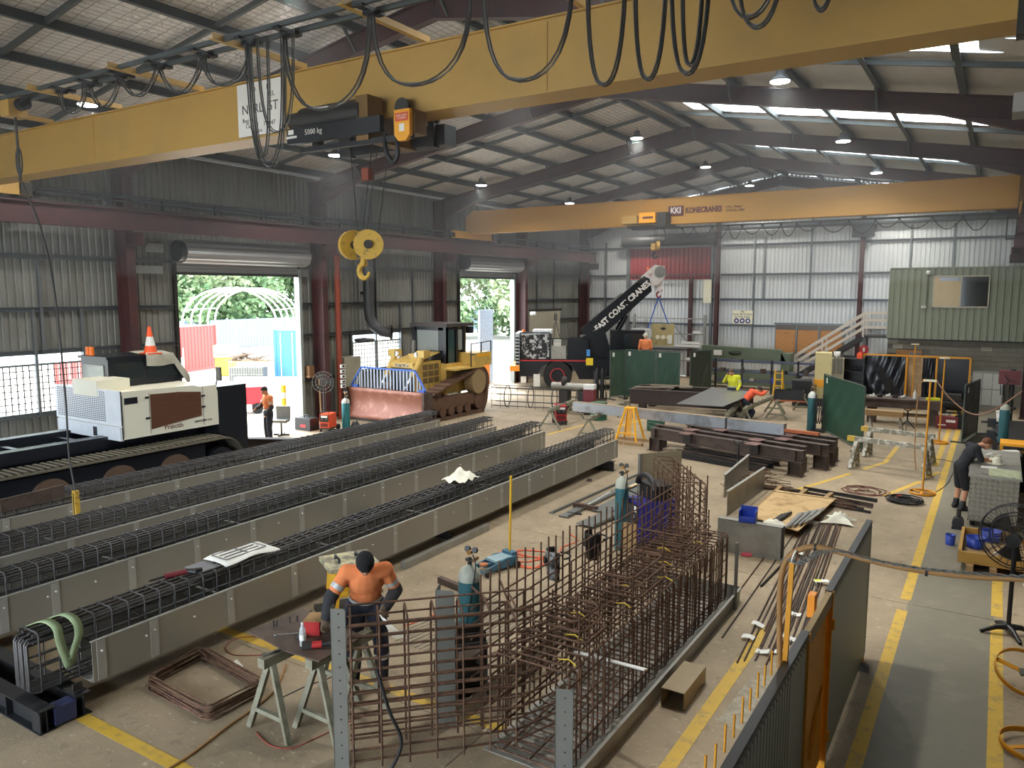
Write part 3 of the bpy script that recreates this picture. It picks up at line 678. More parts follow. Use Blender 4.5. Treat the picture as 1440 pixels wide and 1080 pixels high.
# trolley, hoist and hook
tr = MB().bb(-12.05, -11.45, YB - 0.55, YB - 0.10, 6.98, 7.26).build('hoist_motor_box', M_yellow, cb)
t2 = MB().bb(-11.35, -10.72, YB - 0.60, YB - 0.05, 6.98, 7.34).build('hoist_gear_box', mat('bright_yellow', (246, 170, 40)), cb)
MB().bb(-11.2, -10.8, YB - 0.605, YB - 0.6, 7.12, 7.2).build('hoist_badge', M_maroonp, cb)
MB().bb(-10.7, -10.35, YB - 0.5, YB + 0.5, 6.85, 7.34).bb(-11.9, -10.3, YB - 0.4, YB + 0.7, 6.82, 6.9).build('trolley_frame', M_steel, cb)
for dx in (-0.05, 0.05): MB().cyl((-10.87 + dx, YB - 0.1, 6.25), (-10.87 + dx, YB - 0.1, 6.9), 0.012, n=5).build('hoist_rope', M_steel, cb)
hb = MB().bb(-11.02, -10.86, YB - 0.2, YB, 6.02, 6.26).build('hook_block', M_yellow, cb)
MB().cyl((-10.84, YB - 0.14, 6.18), (-10.74, YB - 0.08, 6.18), 0.17, n=14).build('sheave_guard', M_yellow, hb)
MB().tube([Vector((-10.9 + 0.08 * math.cos(a), YB - 0.1, 5.82 + 0.1 * math.sin(a))) for a in [PI / 2 + i * 0.35 for i in range(-1, 14)]], 0.04, 8).build('hook', M_steel, hb)
MB().tube(rope([(-10.6, YB - 0.2, 6.9), (-10.45, YB - 0.2, 6.5), (-10.6, YB - 0.15, 6.2), (-10.85, YB - 0.1, 6.1)]), 0.02, 5).build('control_cable', M_cable, cb)
# festoon under the girder on the far side
MB().bb(-12.2, 0.1, YB + 0.75, YB + 0.81, 6.84, 6.90).build('festoon_rail', M_purlin, cb)
x = -10.2; i = 0
while x < -0.5:
    st = 0.45 + 0.35 * ((i * 37) % 10) / 10 + (0.25 if x > -6 else 0)
    MB().tube(bez((x, YB + 0.78, 6.83), (x + st, YB + 0.78, 6.83), 0.26 + 0.22 * ((i * 53) % 10) / 10, 8), 0.015, 5).build('festoon_cable', M_cable, cb)
    MB().bb(x - 0.03, x + 0.03, YB + 0.72, YB + 0.84, 6.80, 6.86).build('cable_trolley', M_black, cb)
    x += st; i += 1
# dark frame at the bench-side end
for k in range(6):
    MB().cyl((0.24 + 0.03 * k, YB - 0.3 + 0.1 * k, 5.6), (0.28 + 0.05 * k, YB - 0.3 + 0.1 * k, 7.9), 0.014, n=5).build('end_conduit', M_black, cb)
MB().bb(0.0, 0.5, YB - 0.35, YB + 0.1, 6.62, 6.7).bb(0.0, 0.04, YB - 0.35, YB - 0.3, 6.0, 6.7).bb(0.0, 0.3, YB - 0.35, YB - 0.3, 6.0, 6.05).build('end_frame', M_steel, cb)
# ================================================================ GIRDER FORMS WITH REBAR CAGES
Y0G, Y1G = 4.32, 18.02
GX = [-8.12, -10.28, -11.87, -13.87]
gwho = ['carrying the drawing and green sling', 'next to the one carrying the drawing', 'between two other girders', 'beside the white tracked carrier']
NR = 14
M_form = mat('form_plate', (150, 146, 136), 0.36, 0.35, var=0.05, scale=1.5)
M_rib = mat('form_rib', (172, 170, 162), 0.36, 0.35, var=0.05)
ribm = MB().bb(0, 0.012, -0.05, 0.05, 0.0, 0.44).mesh('stiffener')
ribm.materials.append(M_rib)
boltm = MB().cyl((0, 0, 0), (0.02, 0, 0), 0.011, n=8).mesh('bolt'); boltm.materials.append(M_white)
def inst(name, me, parent, loc, rz=0.0):
    o = bpy.data.objects.new(name, me); COL.objects.link(o); o.parent = parent; o.location = loc
    if rz: o.rotation_euler = (0, 0, rz)
    return o
for gi, gx in enumerate(GX):
    t = thing('girder_form', 'long grey ribbed girder form ' + gwho[gi], 'girder form', (gx, 0, 0.25))
    t['group'] = 'girder forms laid side by side'
    for nm, x in (('side_plate', 0.0), ('side_plate', -0.66)):
        MB().prof((x, Y0G, 0), (x, Y1G, 0), [(-0.006, 0), (0.006, 0), (0.006, 0.46), (-0.006, 0.46)]).build(nm, M_form, t)
        MB().bb(x - 0.035, x + 0.006, Y0G, Y1G, 0.458, 0.47).build('top_lip', mat('form_lip', (178, 178, 172), 0.4, 0.4), t)
    MB().bb(-0.66, 0, Y0G, Y1G, 0, 0.012).build('base_plate', M_galv, t)
    for k in range(NR):
        y = Y0G + (0.10 if k == 0 else 0.0) + (0.73 if k else 0) + 1.063 * (k - 1 if k else 0)
        if y > Y1G - 0.04: y = Y1G - 0.06
        inst('stiffener', ribm, t, (0.006, y, 0.012))
        if k % 3 != 2: inst('bolt', boltm, t, (0.006, y + 0.53, 0.30))
        inst('bolt', boltm, t, (0.017, y, 0.34))
    for y in (6.0, 8.1, 10.2, 12.4, 14.5, 16.6): MB().cyl((-0.65, y, 0.43), (-0.01, y, 0.43), 0.012, n=6).build('tie_rod', M_galv, t)
    # the cage standing in the form
    c = thing('rebar_cage', 'long dark reinforcing cage in the grey girder form ' + gwho[gi], 'rebar cage', (gx - 0.33, 0, 0.265), 0, 'cages in the girder forms')
    ya, yb = (3.82 if gi == 0 else 3.9), Y1G + 0.12
    W2, ZB, ZT = 0.165, 0.03, 0.69
    pos = [(x, z) for z in (ZT - 0.02, ZT - 0.10) for x in (-0.14, -0.05, 0.05, 0.14)] + [(s * 0.15, z) for s in (-1, 1) for z in (0.20, 0.32, 0.45)] + [(x, ZB + 0.02) for x in (-0.14, -0.05, 0.05, 0.14)]
    barm = MB().cyl((0, ya, 0), (0, yb, 0), 0.0135, n=6).mesh('main_bar'); barm.materials.append(M_rebard)
    for x, z in pos: inst('main_bar', barm, c, (x, 0, z))
    r = 0.03
    loop = [(-W2, 0, ZB + r), (-W2, 0, ZT - r), (-W2 + r, 0, ZT), (W2 - r, 0, ZT), (W2, 0, ZT - r), (W2, 0, ZB + r), (W2 - r, 0, ZB), (-W2 + r, 0, ZB)]
    st = MB().tube(loop, 0.010, 5, True).mesh('stirrup'); st.materials.append(M_rebard)
    y = ya + 0.05; k = 0
    while y < yb:
        inst('stirrup', st, c, (0, y, 0)); y += 0.198; k += 1
    dg = MB().cyl((0.15, -0.16, 0.44), (0.15, 0.10, 0.18), 0.009, n=5).mesh('shear_link'); dg.materials.append(M_rebard)
    y = ya + 0.6
    while y < yb - 0.3: inst('shear_link', dg, c, (0, y, 0.1)); y += 0.66
    if gi == 0:
        for x in (-0.13, -0.03, 0.08):
            for k in range(2):
                MB().tube([(x + k * 0.04, ya + 0.35, 0.62 - k * 0.03), (x + k * 0.04, ya - 0.02, 0.62 - k * 0.03), (x + k * 0.04, ya - 0.05, 0.58), (x + k * 0.04, ya - 0.05, 0.08), (x + k * 0.04, ya - 0.02, 0.05), (x + k * 0.04, ya + 0.35, 0.05)], 0.015, 6).build('hooked_end_bar', M_rebard, c)
# things lying on the cages
gx = GX[0] - 0.33; ztop = 0.265 + 0.70
def sheetpts(x0, x1, y0, y1, z, curl=0.0, n=8):
    return lambda u, v: (x0 + (x1 - x0) * u, y0 + (y1 - y0) * v, z + curl * math.sin(v * PI * 1.3) - 0.10 * max(0, u - 0.8) + 0.012 * math.sin(9 * v + 3 * u))
pa = PX(386, 800, gx + 0.2); pb = PX(300, 790, gx)
dw = MB().grid(8, 10, sheetpts(gx - 0.24, gx + 0.22, 6.15, 7.05, ztop + 0.03, 0.02)).build('drawing_sheet', M_paper)
sd = dw.modifiers.new('thickness', 'SOLIDIFY'); sd.thickness = 0.003
tag(dw, 'white paper drawing spread over the rebar cage', 'drawing')
for (x0, x1, y0, y1) in ((-0.2, 0.1, 6.25, 6.256), (-0.2, -0.194, 6.25, 6.9), (0.1, 0.106, 6.25, 6.9), (-0.2, 0.1, 6.6, 6.606), (-0.2, 0.1, 6.9, 6.906), (-0.1, -0.094, 6.3, 6.85), (0.0, 0.006, 6.3, 6.85)):
    MB().bb(gx + x0, gx + x1, y0, y1, ztop + 0.047, ztop + 0.062).build('drawn_line', M_cablel, dw)
fo = MB().bb(gx - 0.22, gx + 0.12, 5.86, 6.16, ztop, ztop + 0.015).build('folder', mat('grey_folder', (112, 112, 116), 0.5)); tag(fo, 'flat grey folder beside the white drawing on the cage', 'folder')
gl = thing('rod_tool', 'dark red rebar tying tool lying on the cage', 'tool', (gx - 0.02, 5.62, ztop))
MB().cyl((-0.03, -0.15, 0.05), (0.06, 0.12, 0.05), 0.035, n=10).build('body', mat('tool_red', (120, 40, 48)), gl)
MB().cyl((0.04, 0.12, 0.05), (0.10, 0.28, 0.03), 0.028, n=8).cyl((0.05, 0.1, 0.06), (0.16, 0.16, 0.045), 0.03, n=8).build('grip', M_black, gl)
MB().cyl((-0.03, -0.15, 0.05), (-0.07, -0.33, 0.04), 0.015, n=6).build('nozzle', M_steel, gl)
rg = PX(648, 672, gx)
rag = MB()
rag.grid(14, 10, lambda u, v: (gx - 0.24 + 0.46 * u, rg.y - 0.3 + 0.62 * v, ztop + 0.02 + 0.15 * math.sin(PI * u) * math.sin(PI * v) + 0.045 * math.sin(11 * u + 7 * v) * math.sin(PI * u) + 0.04 * math.sin(17 * v - 5 * u) * math.sin(PI * v)))
o = rag.build('white_rag', mat('white_cloth', (232, 230, 214), 0.9)); tag(o, 'crumpled white rag lying on the rebar cage', 'rag')
# green sling over the near end of the first cage
sl = []
for k, y in ((0, 4.02), (1, 4.22)):
    pts = rope([(gx - 0.15, y - 0.1, ztop - 0.03), (gx + 0.0, y, ztop + 0.03), (gx + 0.19, y + 0.02, ztop + 0.0), (gx + 0.225, y + 0.03, ztop - 0.15), (gx + 0.23, y + 0.07 - 0.12 * k, ztop - 0.33), (gx + 0.23, 4.13, ztop - 0.47)], 6)
    sl.append(pts)
s = MB()
for pts in sl:
    n = len(pts); vs = []
    for p in pts: vs += [p + Vector((0, -0.045, 0)), p + Vector((0, 0.045, 0))]
    s._add(vs, [(2 * i, 2 * i + 1, 2 * i + 3, 2 * i + 2) for i in range(n - 1)], True)
o = s.build('lifting_sling', mat('green_webbing', (150, 168, 128), 0.85, var=0.1)); tag(o, 'pale green lifting sling looped over a cage end', 'sling')
sd = o.modifiers.new('thickness', 'SOLIDIFY'); sd.thickness = 0.012
# black transverse bearers under the near ends
bl = thing('bearer_frame', 'black painted twin steel bearer frame under the girder ends', 'bearer')
for y in (3.76, 4.14): MB().ibeam((-14.7, y, 0.125), (-8.0, y, 0.125), 0.25, 0.16, 0.014, 0.01).build('bearer_beam', M_black, bl)
MB().bb(-8.16, -8.0, 3.84, 4.06, 0.03, 0.22).build('end_block', mat('blue_end_block', (46, 54, 92), 0.5), bl)
MB().bb(-8.16, -8.0, 3.69, 3.705, 0.014, 0.236).build('end_stiffener', M_black, bl)
for x in (-8.7, -9.6): MB().bb(x - 0.006, x + 0.006, 3.69, 3.83, 0.014, 0.236).build('web_stiffener', M_black, bl)
MB().bb(-8.28, -8.06, 4.08, 4.2, 0.25, 0.262).bb(-8.12, -8.1, 4.09, 4.19, 0.262, 0.34).build('shim_plate', M_steel, bl)
for y, nm in ((17.5, 'dark steel bearer crossing under the far girder ends'), (11.0, 'dark steel bearer crossing under the girders at mid length')):
    o = MB().ibeam((-14.7, y, 0.125), (-7.98 + (0 if y > 12 else -0.3), y, 0.125), 0.25, 0.16, 0.014, 0.01).build('bearer_beam', M_black); tag(o, nm, 'bearer')
a = G(566, 772); b = G(685, 724)
o = MB().bar((-7.98, PX(566, 770, -7.98).y, 0.06), (-7.98, PX(685, 726, -7.98).y, 0.06), 0.10, 0.12).build('steel_tube', M_galv); tag(o, 'square steel tube lying along the foot of a girder', 'tube')
o = MB().bar(PX(0, 712, -13.6) - Vector((0, 0.0, 0)), PX(90, 690, -13.6), 0.05, 0.22).build('timber_board', M_rust); tag(o, 'brown plank on edge lying on the cage nearest the white carrier', 'plank')
# ================================================================ WING-WALL CAGE IN ITS STEEL TRAY
ab = thing('rebar_cage', 'rusty wing-wall reinforcing cage with splayed ends standing in a steel tray', 'rebar cage', (0, 0, 0))
def barobj(p0, p1, r, name): return MB().cyl(p0, p1, r, n=6).build(name, M_rebar, ab)
ZBASE = 0.03
# back wall: two faces along the shed
XB, XF = -4.28, -3.98
ya, yb = 6.2, 12.5
vb = {}
def vbar(x, y, h, r=0.0115, nm='vertical_bar'):
    k = (round(h, 2), r)
    if k not in vb:
        vb[k] = MB().cyl((0, 0, 0), (0, 0, h), r, n=6).mesh(nm); vb[k].materials.append(M_rebar)
    return inst(nm, vb[k], ab, (x, y, ZBASE))
n = 36
for i in range(n + 1):
    y = ya + (yb - ya) * i / n
    vbar(XB, y, 1.62 - 0.10 * (i / n) + 0.02 * ((i * 7) % 3))
    if i % 2 == 0: vbar(XF, y, 1.40)
for z in (0.25, 0.45, 0.65, 0.85, 1.05, 1.20, 1.36):
    barobj((XB + 0.02, ya - 0.2, z), (XB + 0.02, yb + 0.2, z + 0.02), 0.010, 'longitudinal_bar')
    if z < 1.3: barobj((XF, ya, z), (XF, yb, z), 0.010, 'longitudinal_bar')
# bearing shelf: stirrups across and bars along
XS = -3.12
ys0, ys1 = 5.95, 10.85
ZS = 1.02
r = 0.04
lp = [(XF - 0.02, 0, ZBASE + r), (XF - 0.02, 0, ZS - r), (XF + r, 0, ZS), (XS - r, 0, ZS), (XS, 0, ZS - r), (XS, 0, ZBASE + r), (XS - r, 0, ZBASE), (XF + r, 0, ZBASE)]
stm = MB().tube(lp, 0.0095, 5, True).mesh('stirrup'); stm.materials.append(M_rebar)
nst = 40
for i in range(nst + 1): inst('stirrup', stm, ab, (0.012 * math.sin(i * 2.3), ys0 + (ys1 - ys0) * i / nst, 0.006 * math.sin(i * 5)))
for i in range(nst): 
    if i % 2 == 0: vbar(XS - 0.03, ys0 + (ys1 - ys0) * (i + 0.35) / nst, ZS - 0.02, 0.010)
for x, z in [(XS - 0.02, zz) for zz in (0.2, 0.42, 0.64, 0.86)] + [(XS - d, ZS - 0.025) for d in (0.03, 0.22, 0.42, 0.62, 0.8)] + [(XS - d, 0.08) for d in (0.1, 0.4, 0.7)] + [(XF + 0.02, zz) for zz in (0.2, 0.5, 0.8)]:
    barobj((x, ys0 - 0.06, z), (x, ys1 + 0.06, z), 0.011, 'longitudinal_bar')
# stepped pedestal links above the shelf
for yc, w, hz in ((6.75, 0.5, 0.30), (8.3, 0.95, 0.32), (10.0, 1.1, 0.40)):
    for k in range(3):
        z = ZS + 0.04 + hz * k / 3
        x0, x1 = XF + 0.04, XS - 0.12 - 0.04 * k
        q = [(x0, yc - w / 2, z), (x1 - 0.06, yc - w / 2, z), (x1, yc - w / 2 + 0.06, z), (x1, yc + w / 2 - 0.06, z), (x1 - 0.06, yc + w / 2, z), (x0, yc + w / 2, z)]
        MB().tube(q, 0.011, 6).build('pedestal_link', M_rebar, ab)
    for dx in (0.1, 0.4, 0.66):
        for dy in (-w / 2 + 0.02, 0, w / 2 - 0.02): barobj((XF + dx, yc + dy, 0.5), (XF + dx, yc + dy, ZS + hz), 0.010, 'pedestal_bar')
# splayed wings
def wing(p, q, zt, thick, side):
    p = Vector(p + (0,)); q = Vector(q + (0,)); d = (q - p).normalized(); nn = Vector((-d.y, d.x, 0)) * side
    L = (q - p).length
    for f in (0, 1):
        o = nn * (thick * f)
        for i in range(13):
            z = 0.10 + (zt - 0.12) * i / 12 + (0.05 if f else 0)
            e = 0.0 if i % 2 else 0.25
            a = p + o + Vector((0, 0, z)); b = q + o + d * e + Vector((0, 0, z))
            if f == 0: MB().tube([a, q + o + Vector((0, 0, z)), q + o + d * 0.25 + Vector((0, (0.30 if side > 0 else -0.30), z + 0.005))], 0.0115 if i < 12 else 0.015, 6).build('wing_bar', M_rebar, ab)
            else: barobj(a, b, 0.0105, 'wing_bar')
    nv = 7
    for i in range(nv):
        u = p.lerp(q, (i + 0.1) / (nv - 0.8))
        a = u + Vector((0, 0, ZBASE)) - nn * 0.015; b = u + nn * (thick + 0.01)
        MB().tube([a, Vector((a.x, a.y, zt - 0.05)), Vector((a.x, a.y, zt)) + nn * 0.06, Vector((b.x, b.y, zt + 0.02)) - nn * 0.05, Vector((b.x, b.y, zt - 0.04)), Vector((b.x, b.y, ZBASE))], 0.0105, 6).build('wing_link', M_rebar, ab)
wing((-4.90, 4.94), (-3.76, 6.10), 1.46, 0.36, 1)
wing((-5.02, 13.65), (-3.85, 12.0), 1.42, 0.36, -1)
for p0, p1 in (((-4.2, 6.2, 1.40), (-4.5, 6.35, 1.43)), ((-3.7, 6.0, 1.3), (-4.3, 6.6, 1.45))):
    barobj(p0, p1, 0.012, 'corner_bar')
M_ytie = mat('yellow_tie', (220, 190, 40), 0.6)
for k in range(9):
    y = 6.1 + 0.5 * k; x = XS - 0.1 - 0.5 * ((k * 7) % 5) / 5
    MB().tube([(x - 0.10, y, ZS + 0.03), (x, y + 0.02, ZS + 0.045), (x + 0.10, y - 0.03, ZS + 0.03)], 0.006, 5).build('yellow_tie', M_ytie, ab)
# ---- the tray and its posts
M_post = mat('primer_grey_post', (122, 122, 116), 0.5, 0.25, var=0.1)
fr = thing('formwork_tray', 'grey steel formwork tray and punched corner posts around the wing-wall cage', 'formwork')
MB().prof((-2.96, 5.55, 0), (-2.96, 10.95, 0), [(-0.005, 0), (0.005, 0), (0.005, 0.20), (0.03, 0.20), (0.03, 0.208), (-0.005, 0.208)]).build('side_plate', M_galv, fr)
MB().bb(-4.05, -2.965, 5.9, 10.94, 0.0, 0.012).build('base_plate', M_galv, fr)
MB().bb(-4.5, -2.965, 10.95, 10.96, 0.0, 0.22).bb(-4.51, -4.5, 6.1, 12.6, 0, 0.22).build('end_plate', M_galv, fr)
def post(p, h, d1, d2, w=0.13, holes=True):
    t_ = 0.008; p = Vector(p + (0,))
    d1 = Vector(d1 + (0,)).normalized(); d2 = Vector(d2 + (0,)).normalized()
    o = MB()
    for d, e in ((d1, d2), (d2, d1)):
        o.poly([p, p + d * w, p + d * w + Vector((0, 0, h - 0.02)), p + d * (w - 0.02) + Vector((0, 0, h)), p + Vector((0, 0, h))], t_, e)
    o = o.build('punched_post', M_post, fr)
    if holes:
        z = 0.1
        while z < h - 0.05:
            c = p + d1 * (w * 0.55) - d2 * 0.0015 + Vector((0, 0, z)); MB().cyl(c, c + d2 * 0.002, 0.009, n=8).build('bolt_hole', M_blackp, o); z += 0.13
    return o
post((-3.16, 5.75), 0.96, (1, 0.4), (0.1, 1), 0.16)
post((-5.08, 4.90), 1.58, (1, 0.6), (-0.6, 1), 0.14)
post((-4.72, 6.02), 1.46, (1, 0.45), (-0.45, 1), 0.20, False)
MB().cyl((-2.93, 10.62, 0), (-2.93, 10.62, 0.98), 0.025, n=6).build('end_post', M_post, fr)
MB().bar((-5.62, 13.45, 0.72), (-5.05, 14.2, 0.72), 0.01, 1.44).build('wing_end_plate', mat('end_plate_tan', (146, 134, 110), 0.5, 0.2), fr)
MB().bar((-5.62, 13.45, 0.72), (-5.60, 13.48, 0.72), 0.06, 1.44).build('wing_end_flange', M_post, fr)
MB().tube(rope([(-4.72, 5.12, 1.0), (-4.6, 5.15, 0.6), (-4.5, 5.2, 0.3), (-4.55, 5.1, 0.05)]), 0.016, 6).build('hung_hose', M_rubber, fr)
o = MB().bar(PX(808, 916, -3.6), PX(908, 942, -2.7), 0.05, 0.012).build('white_batten', M_white); tag(o, 'narrow white batten sticking out of the rusty cage top', 'batten')
p = G(965, 985)
o = MB().prof((-2.74, 7.62, 0.105), (-2.74, 8.35, 0.105), [(-0.13, -0.1), (0.13, -0.1), (0.13, 0.1), (-0.13, 0.1)], cap=False).prof((-2.74, 7.62, 0.105), (-2.74, 8.35, 0.105), [(-0.12, -0.09), (-0.12, 0.09), (0.12, 0.09), (0.12, -0.09)], cap=False).build('steel_offcut', mat('tube_brown', (150, 132, 104), 0.45, 0.3)); tag(o, 'short open rectangular steel tube lying beside the tray', 'steel tube')
# ================================================================ PEOPLE
M_skin = mat('skin', (196, 142, 112), 0.6, var=0.06)
M_navy = mat('navy_cloth', (40, 44, 58), 0.9, var=0.15)
M_charc = mat('charcoal_cloth', (48, 48, 52), 0.9, var=0.15)
M_reflect = mat('reflective_tape', (188, 190, 188), 0.35, 0.2, var=0.05)
M_boot = mat('tan_boot', (138, 112, 82), 0.8)
def orient(d, fwd):
    """columns: side, front, along d"""
    z = Vector(d).normalized(); y = Vector(fwd); y = (y - z * y.dot(z)).normalized(); x = y.cross(z)
    return Matrix((x, y, z)).transposed()
def ell(mb, c, M, sx, sy, sz, n=14, m=9):
    mb.lathe([(max(1e-4, math.sin(PI * i / m)), -math.cos(PI * i / m)) for i in range(m + 1)], n, c, M @ Matrix.Diagonal((sx, sy, sz)))
def limb(mb, pts, rs, g=0.0):
    for i in range(len(pts) - 1): mb.cyl(pts[i], pts[i + 1], rs[i] + g, rs[i + 1] + g, n=12)
    for p, r in zip(pts, rs): mb.sphere(p, r + g, 12, 8)
def hand(mb, w, el, fwd, g=0.0, s=1.0, curl=0.5):
    d = (w - el).normalized(); M = orient(d, fwd); X, Y, Z = M.col[0], M.col[1], M.col[2]
    c = w + d * 0.05 * s
    ell(mb, c, M, 0.042 * s + g, 0.020 * s + g, 0.055 * s + g, 10, 7)
    for k, (o, L) in enumerate(((-0.030, 0.068), (-0.010, 0.078), (0.010, 0.074), (0.029, 0.058))):
        b = w + d * 0.085 * s + X * o * s; m = b + d * L * 0.55 * s + Y * 0.012 * curl; e = m + (d * (1 - curl) + Y * curl).normalized() * L * 0.6 * s
        limb(mb, [b, m, e], [0.0095 * s, 0.009 * s, 0.008 * s], g * 0.6)
    b = w + d * 0.03 * s + X * 0.035 * s; m = b + (d * 0.7 + X * 0.6 + Y * 0.3).normalized() * 0.035 * s; e = m + (d + Y * 0.4).normalized() * 0.03 * s
    limb(mb, [b, m, e], [0.012 * s, 0.011 * s, 0.009 * s], g * 0.6)
def bake(mb, name, m, parent, vox):
    o = mb.build(name, m)
    r = o.modifiers.new('union', 'REMESH'); r.mode = 'VOXEL'; r.voxel_size = vox; r.use_smooth_shade = True
    s = o.modifiers.new('soften', 'SMOOTH'); s.factor = 0.6; s.iterations = 3
    bpy.context.view_layer.update()
    me = bpy.data.meshes.new_from_object(o.evaluated_get(bpy.context.evaluated_depsgraph_get()))
    bpy.data.objects.remove(o)
    n = bpy.data.objects.new(name, me); COL.objects.link(n); n.parent = parent
    me.materials.clear(); me.materials.append(m)
    return n
BASE = dict(pel=(0, 0, .95), chest=(0, .02, 1.28), neck=(0, .02, 1.47), head=(0, .05, 1.62), look=(0, 1, 0),
            shL=(-.19, .0, 1.40), shR=(.19, .0, 1.40), elL=(-.25, -.02, 1.12), elR=(.25, -.02, 1.12), wrL=(-.24, .12, .90), wrR=(.24, .12, .90),
            hiL=(-.10, 0, .90), hiR=(.10, 0, .90), knL=(-.11, .03, .50), knR=(.11, .03, .50), anL=(-.12, 0, .09), anR=(.12, 0, .09))
def person(label, loc, rz, J, wear, vox=0.012, group=None, size=1.0):
    j = {k: Vector(v) for k, v in {**BASE, **J}.items()}
    t = thing('person', label, 'person', loc, rz, group)
    fw = Vector((0, 1, 0)); hg = 0.0
    sp = (j['neck'] - j['pel']); Ms = orient(sp, fw + Vector((0, 0, 0.001)))
    look = j['look'].normalized(); Mh = orient(Vector((0, 0, 1)) - look * look.z + Vector((0, 0.0, 0)), look) if abs(look.z) < 0.95 else orient(fw, look)
    if abs(look.z) > 0.15:
        upv = (Vector((0, 0, 1)) - look * look.z); Mh = orient(upv, look)
    def torso(mb, g):
        M1 = orient(j['chest'] - j['pel'], fw); M2 = orient(j['neck'] - j['chest'], fw)
        ell(mb, j['pel'], M1, .165 + g, .115 + g, .13 + g); ell(mb, j['pel'].lerp(j['chest'], .5), M1, .150 + g, .105 + g, .17 + g); ell(mb, j['chest'], M2, .175 + g, .118 + g, .19 + g)
        for s in 'LR': limb(mb, [j['chest'].lerp(j['neck'], .55), j['sh' + s]], [.075, .068], g)
    def arm(mb, s, g, lo=True):
        limb(mb, [j['sh' + s], j['el' + s]], [.060, .046], g)
        if lo: limb(mb, [j['el' + s], j['wr' + s]], [.044, .029], g)
    def leg(mb, s, g, lo=True):
        limb(mb, [j['hi' + s], j['kn' + s]], [.088, .060], g)
        if lo: limb(mb, [j['kn' + s], j['kn' + s].lerp(j['an' + s], .35), j['an' + s]], [.058, .058, .040], g)
    def foot(mb, s, g):
        a = j['an' + s]; f = fw
        limb(mb, [a, Vector((a.x, a.y - .03, .045)), Vector((a.x, a.y + .10, .04)), Vector((a.x * 1.1, a.y + .17, .032))], [.042, .040, .040, .030], g)
    b = MB(); torso(b, 0)
    for s in 'LR': arm(b, s, 0); leg(b, s, 0); foot(b, s, 0); hand(b, j['wr' + s], j['el' + s], fw if s == 'R' else fw)
    limb(b, [j['chest'].lerp(j['neck'], .6), j['neck'], j['head']], [.065, .055, .055])
    hc = j['head']; X, Y, Z = Mh.col[0], Mh.col[1], Mh.col[2]
    ell(b, hc, Mh, .076, .095, .115); ell(b, hc + Y * .035 - Z * .055, Mh, .055, .060, .060)
    ell(b, hc + Y * .098 - Z * .015, Mh, .013, .020, .024, 8, 6)
    for s in (-1, 1): ell(b, hc + X * .078 * s - Z * .01, Mh, .010, .020, .032, 8, 6)
    bd = bake(b, 'body', M_skin, t, vox)
    for s in (-1, 1): MB().sphere(hc + X * .030 * s + Y * .086 + Z * .012, .011, 8, 6).build('eye', M_black, t)
    MB().bar(hc + Y * .094 - Z * .055 - X * .022, hc + Y * .094 - Z * .055 + X * .022, .008, .009).build('mouth', mat('lips', (160, 92, 84)), t)
    if 'shirt' in wear:
        m, sl = wear['shirt'][:2]; b = MB(); torso(b, .018)
        for s in 'LR': arm(b, s, .016, sl == 'long')
        limb(b, [j['neck'].lerp(j['chest'], .2)], [.06], .01)
        sh = bake(b, 'shirt', m, t, vox)
        if 'cuff' in wear:
            for s in 'LR':
                b = MB(); limb(b, [j['el' + s].lerp(j['sh' + s], .15), j['el' + s], j['wr' + s]], [.05, .048, .036], .022); bake(b, 'sleeve', wear['cuff'], t, vox)
        if 'band' in wear:
            M1 = orient(j['chest'] - j['pel'], fw)
            for f in wear['band']:
                c = j['pel'].lerp(j['chest'], f); k = [c + M1 @ Vector((math.cos(a) * .178, math.sin(a) * .134, 0)) for a in [2 * PI * i / 20 for i in range(20)]]
                b = MB(); vs = []; zz = M1.col[2]
                for p in k: vs += [p - zz * .024, p + zz * .024]
                b._add(vs, [(2 * i, (2 * i + 2) % 40, (2 * i + 3) % 40, 2 * i + 1) for i in range(20)], True); b.build('reflective_band', M_reflect, t)
            for s in 'LR':
                p = j['sh' + s].lerp(j['el' + s], .55); d = (j['el' + s] - j['sh' + s]).normalized()
                MB().cyl(p - d * .025, p + d * .025, .0725, .0715, n=14, cap=False).build('reflective_band', M_reflect, t)
    if 'pants' in wear:
        m, ln = wear['pants']; b = MB(); M1 = orient(j['chest'] - j['pel'], fw)
        ell(b, j['pel'], M1, .185, .135, .145)
        for s in 'LR':
            if ln == 'long': leg(b, s, .022)
            else: limb(b, [j['hi' + s], j['hi' + s].lerp(j['kn' + s], .95)], [.100, .082], .012)
        bake(b, 'trousers', m, t, vox)
        if wear.get('kneeband'):
            for s in 'LR':
                p = j['kn' + s].lerp(j['an' + s], .3); d = (j['an' + s] - j['kn' + s]).normalized()
                MB().cyl(p - d * .03, p + d * .03, .085, .083, n=14, cap=False).build('reflective_band', M_reflect, t)
    if 'boots' in wear:
        for s in 'LR': b = MB(); foot(b, s, .016); limb(b, [j['an' + s], j['an' + s].lerp(j['kn' + s], .22)], [.05, .05], .012); bake(b, 'boot', wear['boots'], t, vox)
    if 'gloves' in wear:
        for s in 'LR': b = MB(); hand(b, j['wr' + s], j['el' + s], fw, .008); limb(b, [j['wr' + s].lerp(j['el' + s], .15), j['wr' + s]], [.04, .036], .008); bake(b, 'glove', wear['gloves'], t, min(vox, .008))
    kind, m = wear.get('top', ('hair', M_black))
    b = MB()
